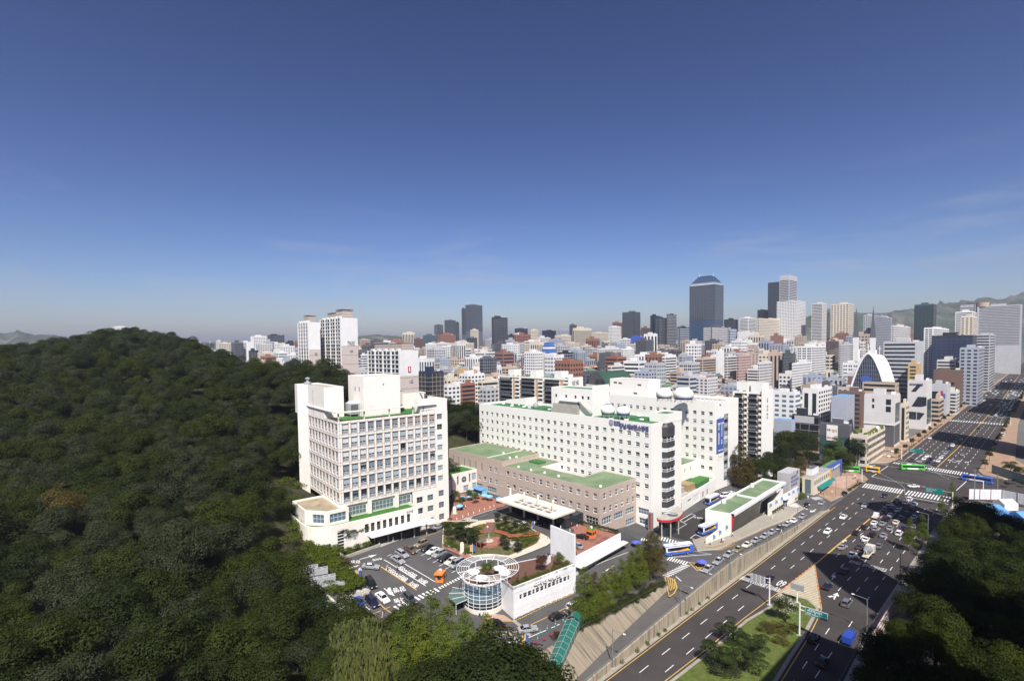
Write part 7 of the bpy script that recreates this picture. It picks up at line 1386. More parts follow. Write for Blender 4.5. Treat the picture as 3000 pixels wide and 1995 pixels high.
def hill(name,pts,D,dep):
 vs,fs=[],[];n=6;rg=random.Random(3)
 xs=np.arange(pts[0][0],pts[-1][0]+1,12.0);ys=np.interp(xs,[p[0]for p in pts],[p[1]for p in pts])
 for x,y in zip(xs,ys):
  top=at_depth(x,y+rg.uniform(-1.2,1.2),D)[2]
  for j in range(n+1):
   f=j/n;q=at_depth(x,1000,D+dep*(f-.62));h=math.sin(min(1,f/.62)*math.pi/2)if f<.62 else math.cos((f-.62)/.38*math.pi/2);vs.append((q[0],q[1],RZ-30+(top-RZ+30)*h*(1+(rg.uniform(-.05,.05)if 0<j<4 else 0))))
 for i in range(len(xs)-1):
  for j in range(n):a=i*(n+1)+j;fs.append((a,a+1,a+n+2,a+n+1))
 me=bpy.data.meshes.new(name);me.from_pydata(vs,[],fs);me.materials.append(hl);me.polygons.foreach_set('use_smooth',[True]*len(fs));put(name,me,kind='structure')
hill('rocky_hills',[(-500,990),(-200,960),(0,975),(60,968),(110,980),(150,978),(190,990),(240,1008),(330,1024),(420,1035)],2600,900);hill('low_hills',[(380,1020),(560,1002),(640,1001),(760,1012),(900,1004),(1050,985),(1100,978),(1170,984),(1260,1000),(1500,1004),(1990,955),(2005,953),(2030,960),(2250,985)],3400,900)
hill('eastern_mountains',[(2200,1000),(2360,925),(2400,915),(2440,908),(2520,915),(2600,912),(2640,905),(2700,898),(2760,884),(2830,880),(2880,874),(2930,873),(2985,856),(3060,838),(3300,820),(3700,870)],2750,900);hill('near_hills',[(2340,940),(2420,903),(2450,912),(2530,918),(2580,925),(2650,918),(2740,916),(2900,915),(3100,900)],2350,350)
def shade_block(label,P,h):
 c=P[0];t=thing('apartment_tower',label,'apartment tower',(*c,RZ));mb=MB();Q=[(p[0]-c[0],p[1]-c[1])for p in P];mb.prism(Q,0,h-RZ,WN['cream'],RF['grey']);mb.build('walls',t);mb=MB()
 for i in range(len(Q)):p,r=Q[i],Q[(i+1)%len(Q)];L=math.dist(p,r);d=((r[0]-p[0])/L,(r[1]-p[1])/L);ar=sum(Q[k][0]*Q[(k+1)%len(Q)][1]-Q[(k+1)%len(Q)][0]*Q[k][1]for k in range(len(Q)));pattern(mb,p if ar>0 else r,d if ar>0 else(-d[0],-d[1]),L,2,h-RZ-2,'bands',3,4,pane_dark)
 mb.build('windows',t,kind='stuff')
ln=1/math.tan(SUN_EL);sd=(math.cos(SUN_AZ+math.pi),math.sin(SUN_AZ+math.pi))
def back(p,z):k=(z-RZ)*ln;return(p[0]-sd[0]*k,p[1]-sd[1]*k)
Z1=84;a=back((186.5,56.8),Z1);shade_block('cream apartment tower right of the view beside the avenue',[a,(a[0]+9,a[1]-13),(a[0]-8,a[1]-26),(a[0]-17,a[1]-13)],Z1)
a=back((260.5,57.9),Z1-6);shade_block('cream apartment tower past the construction site, right of the view',[a,(a[0]+17,a[1]-13),(a[0]+8,a[1]-25),(a[0]-9,a[1]-12)],Z1-6)
a,b=back((470,60),71),back((507,60),71);shade_block('wide apartment slab east of the avenue',[a,(b[0]+6,b[1]),(b[0]-6,b[1]-24),(a[0]-14,a[1]-24)],71);a,b=back((675,58),62),back((840,52),62);shade_block('long apartment slab farther east of the avenue',[a,b,(b[0],b[1]-14),(a[0],a[1]-14)],62);a,b=back((1010,58),62),back((1180,58),62);shade_block('distant apartment slab east of the avenue',[a,b,(b[0],b[1]-14),(a[0],a[1]-14)],62)
shade_block('apartment slab under the viewpoint',[(-55,-1.8),(97,-3.6),(97,-22),(-55,-20)],CH-1.6)
# --- trees
lf={k:leaf_mat('leaf_'+k,c,**kw)for k,c,kw in(('olive',(.037,.050,.010),{}),('deep',(.024,.036,.010),{}),('greyish',(.042,.052,.024),dict(hue=(1.2,1.2,1.1))),('bright',(.085,.115,.016),{}),('fresh',(.095,.135,.022),{}),('conifer',(.10,.135,.02),dict(hue=(1.5,1.15,.6))),('pine',(.034,.052,.016),{}),('willow',(.11,.13,.045),{}),('maroon',(.075,.028,.022),{}),('rust',(.085,.07,.022),{}),('blossom',(.62,.58,.55),dict(hue=(1.1,1.1,1.1))),('pink',(.45,.06,.14),{}),('yellow',(.42,.30,.03),{}))}
NP=np.random.default_rng(4)
def unit(n):
 a=NP.normal(size=(n,3));return a/np.linalg.norm(a,axis=1,keepdims=True)
def leaves(n,lobes,size,up=.25,sq=.8,droop=None):
 lobes=np.array(lobes);w=lobes[:,3]**2;k=NP.choice(len(lobes),n,p=w/w.sum());d=unit(n);d[:,2]=np.where(d[:,2]<-.35,-d[:,2],d[:,2])
 p=lobes[k,:3]+d*lobes[k,3:4]*NP.uniform(.72,1.08,(n,1))*np.array([1,1,sq]);nrm=d+NP.normal(size=(n,3))*.36;nrm[:,2]+=up;nrm/=np.linalg.norm(nrm,axis=1,keepdims=True)
 t=np.cross(nrm,unit(n));t/=np.linalg.norm(t,axis=1,keepdims=True);b=np.cross(nrm,t);s=size*NP.uniform(.55,1.15,(n,1))*.5
 if droop:b=np.tile([0,0,1.0],(n,1))+NP.normal(size=(n,3))*.12;t=np.cross(b,nrm);t/=np.linalg.norm(t,axis=1,keepdims=True);return np.stack([p-t*s*.35-b*s*droop,p+t*s*.35-b*s*droop,p+t*s*.35+b*s*droop,p-t*s*.35+b*s*droop],1)
 return np.stack([p-t*s,p-b*s*.7,p+t*s,p+b*s*.7],1)
def quads_mesh(name,q,mat):
 n=len(q);me=bpy.data.meshes.new(name);me.vertices.add(n*4);me.vertices.foreach_set('co',q.reshape(-1).astype(np.float32));me.loops.add(n*4);me.loops.foreach_set('vertex_index',np.arange(n*4,dtype=np.int32));me.polygons.add(n);me.polygons.foreach_set('loop_start',np.arange(0,n*4,4,dtype=np.int32));me.polygons.foreach_set('loop_total',np.full(n,4,dtype=np.int32));me.materials.append(mat);me.update(calc_edges=True);return me
def lobes_for(kind,q):
 L=[]
 if kind=='broad':
  for i in range(15):a=q.uniform(0,6.28);z=q.uniform(-.55,1);r=3.0*math.sqrt(max(.1,1-z*z*.7))*q.uniform(.55,1);L.append((r*math.cos(a),r*math.sin(a),6.3+z*2.6,q.uniform(1.15,1.95)))
  L.append((0,0,6.5,2.6))
 elif kind=='cone':
  for i in range(60):z=q.uniform(.04,1);r=3.9*(1-z)**.7+.2;a=i*2.4;L.append((r*.72*math.cos(a),r*.72*math.sin(a),2+z*15.6,.6+1.35*(1-z)))
  for i in range(7):L.append((0,0,4+i*2,1.8*(1-i/8)))
 elif kind=='pine':
  for i in range(9):a=q.uniform(0,6.28);r=q.uniform(.3,2.6);L.append((r*math.cos(a),r*math.sin(a),3.2+q.uniform(0,3.2)-r*.3,q.uniform(.9,1.5)))
 elif kind=='willow':
  for i in range(16):a=q.uniform(0,6.28);r=q.uniform(1,3.6);L.append((r*math.cos(a),r*math.sin(a),6.8-r*.75+q.uniform(-.8,.8),q.uniform(1.3,1.9)))
 elif kind=='round':L=[(0,0,.8,.85),(.2,.1,1.0,.6),(-.2,-.1,.9,.65)]
 elif kind=='shrub':
  for i in range(7):L.append((q.uniform(-.9,.9),q.uniform(-.9,.9),q.uniform(.4,1.1),q.uniform(.45,.8)))
 elif kind=='spire':L=[(0,0,.5+i*.45,.75*(1-i/7))for i in range(6)]
 return L
H0=dict(broad=10.3,cone=18.2,pine=7.2,willow=8.4,round=1.8,shrub=1.8,spire=3.3);SPEC=dict(broad=(9000,.25,.8),cone=(13000,.27,.95),pine=(5000,.22,.45),willow=(9000,.55,1.0),round=(600,.19,.9),shrub=(800,.2,.8),spire=(500,.17,1.0))
def trunk(kind,q):
 mb=MB();h=H0[kind]
 if kind=='cone':mb.tube((0,0,-.6),(0,0,h*.9),.32,bark,6,.05)
 elif kind in('round','shrub','spire'):mb.tube((0,0,-.3),(0,0,h*.5),.08,bark,4,.04)
 else:
  b=(q.uniform(-.3,.3),q.uniform(-.3,.3),h*.42);mb.tube((0,0,-.8),b,.26 if kind!='pine' else.18,bark,6,.16)
  for i in range(5):a=i*1.26+q.uniform(-.3,.3);r=h*.2;mb.tube(b,(b[0]+r*math.cos(a),b[1]+r*math.sin(a),h*q.uniform(.6,.8)),.12,bark,5,.04)
 return mb.mesh('trunk')
TM={}
def tree_mesh(kind,i):
 if(kind,i)not in TM:
  q=random.Random(i*31+len(kind));n,s,sq=SPEC[kind];TM[(kind,i)]=(quads_mesh('crown',leaves(n,lobes_for(kind,q),s,sq=sq,droop=(3.2 if kind=='willow' else None)),lf['olive']),trunk(kind,q))
 return TM[(kind,i)]
TR=random.Random(21)
def plant(name,label,cat,kind,u,v,z,h,mat,group=None,wide=1.0,i=None,tr=True):
 c,t=tree_mesh(kind,TR.randrange({'broad':6,'cone':4,'pine':4}.get(kind,3))if i is None else i);o=thing(name,label,cat,(u,v,z),TR.uniform(0,6.28),group);s=h/H0[kind];o.scale=(s*wide,s*wide,s)
 x=put('crown',c,o);set_mat(x,lf[mat])
 if tr:put('trunk',t,o)
 return o
def top_tree(name,label,kind,px,py,D,mat,group=None,wide=1.0,zb=None,cat='tree',hmin=3):
 u,v=cam_uv((px-1500)/CF*D,D);zb=(S(u,v)if u<330 and 60<v<600 else RZ)if zb is None else zb;u,v,zt=at_depth(px,py,D);return plant(name,label,cat,kind,u,v,zb,max(hmin,zt-zb),mat,group,wide)
# --- the wooded hill: the nearest 300 stand alone, the rest are one wood
pts=[]
for i in np.arange(-122,325,6.9):
 for j in np.arange(60,620,6.9):
  u,v=i+TR.uniform(-2,2),j+TR.uniform(-2,2);D=u*_fw0[0]+v*_fw0[1]
  if D<52 or D>520:continue
  px,py,_=pix(u,v,20)
  if not-160<px<1500:continue
  pts.append((D,u,v,px))
UV=np.array([(p[1],p[2])for p in pts]);ZS=S_arr(UV);wood=[];keep=[]
clear=[(at(975,1690),11),(at(920,1690),10),(at(950,1800),9),(at(1000,1830),8),(at(890,1600),10),(at(920,1560),8),(at(985,1720),9),((158,190),12),((175,200),12),((130,190),12)]
for(D,u,v,px),z in zip(pts,ZS):
 if z<RZ+1.5 or _is_lot(u,v)or(v<w1v(u)+7):continue
 if any(math.dist(c,(u,v))<r for c,r in clear):continue
 sx=(u-C0[0])*E1[0]+(v-C0[1])*E1[1];tx=(u-C0[0])*E2[0]+(v-C0[1])*E2[1]
 if-15.5<sx<SR+4 and-11<tx<32:continue
 if 128<u<262 and 95<v<202:continue
 if any(a<u<b and c<v<d for a,b,c,d in FOOT):continue
 ((keep if len(keep)<300 else wood)).append((u,v,z,D))
LBL={'deep':'dark green broadleaf tree in the dense wood on the left hill','olive':'olive green broadleaf tree in the dense wood on the left hill','greyish':'grey-green silvery broadleaf tree in the wood on the left hill','bright':'brighter green young tree at the edge of the wood by the hospital'}
for u,v,z,D in keep:
 near=138<v-u*.55 and D>105 and u>42;m=TR.choice(['deep','deep','olive','olive','olive','greyish']);plant('hill_tree',LBL[m],'tree','broad',u,v,z,TR.uniform(9.5,16),m,'trees of the wooded hill',TR.uniform(.95,1.3))
wm_=bpy.data.meshes.new('far_wood');wm_.from_pydata([(u,v,z-.4)for u,v,z,D in wood],[],[]);n=len(wood)
for nm,ty,vals in(('turn','FLOAT',[TR.uniform(0,6.28)for _ in wood]),('size','FLOAT',[TR.uniform(.95,1.55)for _ in wood]),('pick','INT',[TR.randrange(12)for _ in wood])):wm_.attributes.new(nm,ty,'POINT').data.foreach_set('value',vals)
fw_=put('far_wood',wm_,kind='stuff');ng=bpy.data.node_groups.new('scatter_crowns','GeometryNodeTree');ng.interface.new_socket('Geometry',in_out='INPUT',socket_type='NodeSocketGeometry');ng.interface.new_socket('Geometry',in_out='OUTPUT',socket_type='NodeSocketGeometry');gn,gl_=ng.nodes,ng.links
gi,go,ip,jn=gn.new('NodeGroupInput'),gn.new('NodeGroupOutput'),gn.new('GeometryNodeInstanceOnPoints'),gn.new('GeometryNodeJoinGeometry');crowns=[c for o in bpy.data.objects if o.get('group')=='trees of the wooded hill' for c in o.children if c.name.startswith('crown')];seen_={}
for c in crowns:seen_.setdefault((c.data.name,c.material_slots[0].material.name),c)
for c in list(seen_.values())[:12]:oi=gn.new('GeometryNodeObjectInfo');oi.inputs['Object'].default_value=c;oi.inputs['As Instance'].default_value=True;oi.transform_space='ORIGINAL';gl_.new(oi.outputs['Geometry'],jn.inputs[0])
def attr(nm,ty):a=gn.new('GeometryNodeInputNamedAttribute');a.data_type=ty;a.inputs['Name'].default_value=nm;return a
at_,as_,ap_=attr('turn','FLOAT'),attr('size','FLOAT'),attr('pick','INT');cx_=gn.new('ShaderNodeCombineXYZ');gl_.new(at_.outputs[0],cx_.inputs[2]);gl_.new(gi.outputs[0],ip.inputs['Points']);gl_.new(jn.outputs[0],ip.inputs['Instance']);ip.inputs['Pick Instance'].default_value=True;gl_.new(ap_.outputs[0],ip.inputs['Instance Index']);gl_.new(cx_.outputs[0],ip.inputs['Rotation']);gl_.new(as_.outputs[0],ip.inputs['Scale']);gl_.new(ip.outputs[0],go.inputs[0])
fw_.modifiers.new('scatter','NODES').node_group=ng
o=plant('hill_tree','pale-trunked tall open-crowned tree standing out of the lower wood','tree','broad',*cam_uv((533-1500)/CF*98,98),S(*cam_uv((533-1500)/CF*98,98))+3,17,'greyish','trees of the wooded hill',.8);o=plant('hill_tree','brownish bare-looking tree in the left of the wood','tree','broad',*cam_uv((165-1500)/CF*120,120),S(*cam_uv((165-1500)/CF*120,120)),15,'rust','trees of the wooded hill',1.0)
# --- individual trees
for px,py,D,w in((1262,1722,100,1.15),(1312,1748,97,1.05),(1362,1782,94,1.1),(1424,1790,92,1.15),(1176,1782,94,1.2),(1225,1790,92,1.1),(1290,1815,88,1.2),(1165,1850,86,1.2),(1395,1850,86,1.1),(1470,1880,84,1.0),(1235,1870,84,1.2),(1325,1870,84,1.2)):top_tree('conifer','feathery bright conifer in the clump at the foot of the car park','cone',px,py,D,'conifer' if px%3 else 'fresh','feathery conifers at the bottom of the picture',w)
for px,py,D in((1300,1925,76),(1380,1900,78),(1450,1890,79),(1520,1930,77),(1560,1965,78),(1410,1955,73),(1250,1965,74)):top_tree('broadleaf_tree','dark glossy broadleaf tree below the feathery conifers','broad',px,py,D,'deep','dark trees at the bottom edge',1.2)
for px,py,D,l in((1040,1835,90,'drooping pale willow in front of the gatehouse car bays'),(1075,1880,86,'second drooping willow nearest the bottom edge'),(1000,1900,86,'drooping willow touching the wood by the gatehouse')):top_tree('willow',l,'willow',px,py,D,'willow','willows by the gatehouse',1.15)
for px,py,D in((905,1780,100),(870,1840,92),(930,1900,84),(880,1700,112),(850,1760,102),(905,1860,90)):top_tree('broadleaf_tree','green broadleaf tree at the edge of the wood beside the gatehouse','broad',px,py,D,'olive','trees beside the gatehouse',1.0)
for k,(px,py)in enumerate(((1712,1655),(1742,1672),(1772,1668),(1795,1648),(1822,1630),(1850,1610),(1869,1588),(1892,1575),(1907,1552),(1925,1562),(1760,1690),(1835,1650),(1728,1700))):
 q=on_v(px,1760,76.5+(k%2)*2.2);plant('conifer','feathery green conifer in the row along the top of the concrete wall','tree','cone',q[0],q[1],S(q[0],q[1]),z_at(py,q[0],q[1])-S(q[0],q[1]),'rust' if px in(1907,1925,1742)else 'conifer','row of conifers above the wall',1.2)
for px,py,D,m,kd,w in((2168,1292,232,'rust','cone',1.4),(2190,1328,228,'rust','cone',1.4),(2212,1340,236,'olive','broad',1.1),(2240,1328,242,'olive','broad',1.1),(2265,1318,250,'deep','broad',1.0),(2290,1254,282,'olive','broad',1.0),(2312,1292,270,'deep','broad',1.0),(2335,1262,285,'deep','broad',1.2),(2362,1258,292,'olive','broad',1.2),(2345,1312,268,'rust','cone',1.3),(2370,1310,275,'deep','broad',1.0),(2300,1338,250,'olive','broad',1.0),(2275,1352,243,'deep','broad',1.0),(2452,1275,276,'fresh','cone',1.7),(2435,1300,280,'olive','broad',1.1),(2475,1318,270,'olive','broad',1.0),(2512,1285,285,'deep','broad',1.0),(2343,1375,236,'fresh','cone',1.0),(2320,1375,240,'olive','broad',.9),(2240,1385,232,'olive','broad',.9)):
 top_tree('street_tree',{'rust':'rust-tinged feathery tree in the belt right of the hospital','olive':'olive green tree in the belt between hospital and junction','deep':'dark green round tree in the belt between hospital and junction','fresh':'fresh green tapering tree in the belt near the junction'}[m],kd,px,py,D,m,'tree belt between the hospital and the junction',w)
for px,py,D in((1335,1180,270),(1365,1172,268),(1395,1180,266),(1350,1205,262),(1380,1210,260),(1330,1215,258),(1400,1215,256),(1365,1235,254)):top_tree('grove_tree','dark tree of the grove between the two hospital buildings','broad',px,py,D,'deep','grove between the hospital buildings',1.25,hmin=9)
for px,py,D in((870,1082,225),(905,1092,222),(945,1098,220),(985,1100,220),(1015,1108,222),(890,1110,215)):top_tree('ridge_tree','grey-green pine-like tree behind the tower roof','broad',px,py,D,'greyish','trees behind the tower roof',1.1,hmin=9)
n=0
for u in np.arange(92,292,6.4):
 for v in np.arange(-9,27,6.0):
  a,b=u+TR.uniform(-2,2),v+TR.uniform(-2,2)
  if(b>25 and TR.random()<.3)or(a>248 and b<26)or(a<104 and b<4):continue
  m=TR.choice(['deep','olive','deep']);plant('slope_tree','dark shaded tree on the bank right of the avenue' if m=='deep' else 'olive tree on the bank right of the avenue','tree','broad',a,b,RZ,TR.uniform(9,15.5)if b<22 else TR.uniform(7,10),m,'trees on the bank right of the avenue',TR.uniform(.9,1.2))
for px,py,D,l in((2667,1512,168,'yellow-green ginkgo on the kerb beside the queueing cars'),(2703,1502,174,'taller yellow-green ginkgo behind the first on the kerb'),(2790,1408,222,'bright green tree in front of the blue bus at the junction'),(2760,1452,205,'small dark conifer beside the overhead green sign')):top_tree('ginkgo',l,'cone',px,py,D,'bright',None,.9,RZ)
for px,py,D in((2960,1350,262),(2990,1365,255),(2975,1400,245),(2950,1420,240),(2998,1420,240),(3020,1380,250)):top_tree('street_tree','large green tree by the right edge of the junction','broad',px,py,D,'olive','trees at the right edge of the junction',1.2,RZ)
for u in np.arange(378,900,24):
 for v in(63.6,24.2):plant('young_street_tree','thin young street tree along the far avenue pavement','tree','broad',u+TR.uniform(-3,3),v,RZ,TR.uniform(5,7),'olive','young trees along the far avenue',.7)
for u,v in((560,72),(575,76),(590,72),(640,74),(660,72),(700,76),(420,110),(430,118),(300,108),(455,140),(500,105),(520,160)):plant('street_tree','dark tree between the buildings beside the avenue','tree','broad',u,v,RZ,TR.uniform(9,13),'deep','trees between the avenue buildings',1.2)
for px,py,D,l in((2150,1812,116,'dark spreading pine on the road island, farthest from the camera'),(2108,1860,108,'dark spreading pine on the road island beside the avenue'),(2215,1850,112,'dark spreading pine in the middle of the road island'),(2185,1880,106,'dark pine nearest the shaded end of the island')):top_tree('pine_tree',l,'pine',px,py,D,'pine','pines on the road island',1.35,RZ+.2)
u,v=G((2300,1822))[0];c=plant('flowering_tree','low tree covered in white blossom beside the green road sign','tree','broad',u,v,RZ+.2,6.4,'olive',None,1.15);me=quads_mesh('blossom',leaves(900,[(x,y,z,r*1.06)for x,y,z,r in lobes_for('broad',random.Random(5))],.42),lf['blossom']);put('blossom',me,c)
def shrubs(label,group,pp,kind='shrub',mat='olive',h=1.6,w=1.2,jit=.2,z=None,name='shrub'):
 for u,v in pp:plant(name,label,'shrub',kind,u,v,(S(u,v)if z is None else z)+.15,h*TR.uniform(1-jit,1+jit),mat,group,w,tr=False)
shrubs('rounded olive shrub on the lawn of the road island','shrubs on the road island',G((2262,1838),(2245,1850),(2280,1858),(2290,1885),(2310,1850)),h=1.5,w=1.9,z=RZ+.1,mat='rust');shrubs('grey-green shrub at the near end of the road island','grey shrubs on the island',G((2090,1945),(2110,1955),(2130,1960),(2145,1975),(2100,1985)),h=2.2,mat='greyish',z=RZ+.1)
def pines(label,group,f,pp,h,m='pine',kd='pine',w=1.0):
 for x,y in pp:u,v=at(*f(x,y));plant('garden_pine',label,'tree',kd,u,v,S(u,v)+.25,h*TR.uniform(.9,1.1),m,group,w)
pines('garden pine in the clump beside the parked cars','pines in the garden',r4,((40,700),(120,715),(105,760),(215,790),(265,795),(180,740)),6.6);pines('cloud-pruned pine in the garden bed near the canopy','cloud pines near the canopy',r4,((500,570),(570,590),(655,625),(745,660)),4.2,w=1.2);pines('loose small tree beside the rockery in the garden','small trees by the rockery',r4,((545,800),(580,840),(680,860)),4.0,'greyish','broad');pines('layered pine in front of the tower entrance','pines before the tower',r2,((650,800),(780,775)),7.5,'pine','pine',1.15)
pines('leafy shade tree of the outdoor cafe','trees of the outdoor cafe',r4,((110,390),(170,440),(290,400),(240,370)),5.0,'bright','broad',1.0)
shrubs('clipped round shrub in the garden bed','clipped balls in the garden',AA(r4,(500,615),(540,605),(580,625),(505,645),(550,655),(600,650),(620,640),(570,675),(615,680),(655,675),(640,700)),'round','olive',1.5,1.25,.08,name='clipped_shrub')
shrubs('loose green shrub filling the garden beds','loose shrubs in the garden',AA(r4,(30,790),(70,810),(120,800),(150,830),(220,840),(60,760),(200,860),(660,740),(720,740),(780,735),(830,730),(700,800),(740,790),(800,760),(690,665),(760,690),(810,690)),mat='bright',h=1.5)
shrubs('yellow flowering patch in the garden','yellow flowers',AA(r4,(345,605),(365,595),(325,612)),mat='yellow',h=.7,name='flower_patch');shrubs('pale grassy shrub beside the yellow flowers','grassy shrubs',AA(r4,(300,630),(330,640),(280,650),(350,640)),mat='willow',h=1.1)
shrubs('green shrub in the planter before the tower','shrubs before the tower',AA(r2,(600,880),(650,860),(700,840),(750,820),(800,810),(850,800),(900,780),(940,760),(960,770),(880,770),(700,870)),mat='bright',h=1.4)
shrubs('bushy shrub on the slope between the wood and the car park','slope shrubs beside the car park',AA(r2,(230,860),(280,900),(330,870),(380,920),(420,880),(470,930),(440,980),(500,1000),(380,990),(540,1020),(480,1060),(560,1080),(620,1130),(540,1140),(640,1180),(700,1160),(600,1210),(690,1240),(740,1210),(760,1250),(520,1280),(580,1300),(640,1310),(460,1310),(350,800),(300,780),(420,820),(480,850),(340,940))+A((870,1470),(850,1500),(880,1520),(860,1550),(830,1470),(880,1430),(865,1400),(840,1420),(820,1520),(850,1590),(885,1570),(905,1600)),mat='bright',h=2.6,w=1.5,name='slope_shrub')
shrubs('pink flowering bush at the car park entrance','pink bushes',AA(r2,(580,990),(600,1030)),mat='maroon',h=2.6);shrubs('low pink flower box along the forecourt railing','flower boxes on the railing',AA(zb5,(330,1010),(390,990),(480,940),(565,895),(640,855),(725,810),(780,775)),mat='pink',h=.9,w=.9,name='flower_box')
e_=lambda a,b:(K1[0]+d_cafe[0]*a+n_cafe[0]*b,K1[1]+d_cafe[1]*a+n_cafe[1]*b);Lc=math.dist(K1,K2);d_cafe=((K2[0]-K1[0])/Lc,(K2[1]-K1[1])/Lc);n_cafe=(-d_cafe[1],d_cafe[0])
shrubs('low green shrub in the roof planter of the white cafe','planter shrubs on the cafe roof',[e_(1.5+i*1.25,1.3+(.5 if i%2 else 0))for i in range(int(Lc/1.3))],mat='bright',h=.9,w=1.3,z=DF+.2)
for a,b in((2.2,1.0),(5.2,1.6),(Lc-5.0,2.6)):u,v=e_(a,b);plant('cone_shrub',['clipped cone shrub at the drum end of the cafe roof','clipped cone shrub before the roof lettering','clipped cone shrub near the fin wall'][int(a>3)+int(a>9)],'shrub','spire',u,v,DF+.3,2.6,'olive',tr=False)
u,v=e_(Lc-8.5,3.6);plant('maple_tree','dark maroon maple on the cafe roof terrace','tree','broad',u,v,DF,4.6,'maroon',None,1.15);u,v=e_(Lc-3.0,2.4);plant('small_tree','light green small tree beside the fin wall','tree','broad',u,v,DF,4.2,'bright');plant('small_tree','light green tree growing through the ring pergola','tree','broad',rc[0]-.3,rc[1]-.3,DF,5.6,'bright',None,.85)
hp=[un(1697+i*13.5,1532+i*3.6,.3)for i in range(9)];shrubs('clipped hedge bush along the foot of the podium','hedge at the podium',hp,'round','olive',1.5,1.6,.05,z=0.0,name='hedge_bush')
shrubs('trailing shrub along the top of the concrete wall','shrubs on the wall top',[(u,w1v(u)+TR.uniform(.4,2.6))for u in np.arange(84,124,.9)],mat='olive',h=1.5,w=1.2);shrubs('rust-tinged shrub along the top of the concrete wall','shrubs on the wall top',[(u,w1v(u)+TR.uniform(.8,2.6))for u in np.arange(86,124,2.3)],mat='rust',h=1.4)
shrubs('low hedge on the pavement past the glass hall','pavement hedges',[un(2265+i*7,1503-i*4.3,-6.5)for i in range(5)],'round','olive',1.5,1.4,.05,z=-6.8,name='hedge_bush');shrubs('low planting strip along the avenue pavement','planting strips',[(u,65.2-(u-270)*.04)for u in np.arange(278,300,2.0)]+[(u,63.0)for u in np.arange(380,560,6)],mat='olive',h=.9,w=1.4,z=RZ+.1);shrubs('green bush at the corner of the flagged wall','corner bushes',[un(2330,1467,-8),un(2340,1460,-8),un(2348,1455,-8)],mat='bright',h=2.2,z=-8.2)
shrubs('little weed tuft at the foot of the long retaining wall','weeds at the wall foot',[(u,63.95)for u in(98,102,107,110,121,124,128,133,92)],mat='bright',h=.8,z=RZ+.1,name='weed_tuft')
# --- vehicles
car_glass=glass('car_glass',(.012,.014,.017),.05,.7);tyre=M('tyre',(.02,.02,.02),var=0);rim_m=M('rim',(.45,.45,.46),rough=.3,var=0,metal=.6);lamp_w=M('headlamp',(.75,.76,.78),rough=.15,var=0);lamp_r=M('tail_lamp',(.35,.012,.012),rough=.2,var=0)
def car_paint(n,c,metal=.0):m=M('car_'+n,c,rough=.22,var=0,spec=.5,metal=metal);return m
CP={n:car_paint(n,c,m)for n,c,m in(('white',(.78,.78,.77),0),('silver',(.40,.41,.43),.35),('black',(.012,.012,.014),0),('dark grey',(.07,.072,.08),.2),('navy',(.015,.02,.05),.1),('cream',(.66,.61,.50),0),('gold',(.32,.26,.16),.3),('brown',(.12,.085,.06),.2),('blue',(.03,.07,.36),0),('red',(.30,.02,.02),0),('grey',(.20,.205,.22),.3),('yellow',(.80,.42,.01),0),('green',(.09,.50,.07),0),('bus blue',(.05,.12,.48),0),('shuttle',(.76,.76,.75),0))}
KIND={'sedan':(4.75,1.82,1.45,(-1.75,1.0),(-1.0,.25),.95,.97),'suv':(4.6,1.88,1.74,(-2.2,1.05),(-1.95,.35),1.05,1.05),'wagon':(4.7,1.82,1.52,(-2.2,1.0),(-1.8,.3),.97,.99),'hatch':(3.6,1.58,1.5,(-1.7,.9),(-1.35,.25),.95,.97),'van':(4.9,1.9,1.95,(-2.35,1.75),(-2.25,1.0),1.1,1.12)}
_cm={}
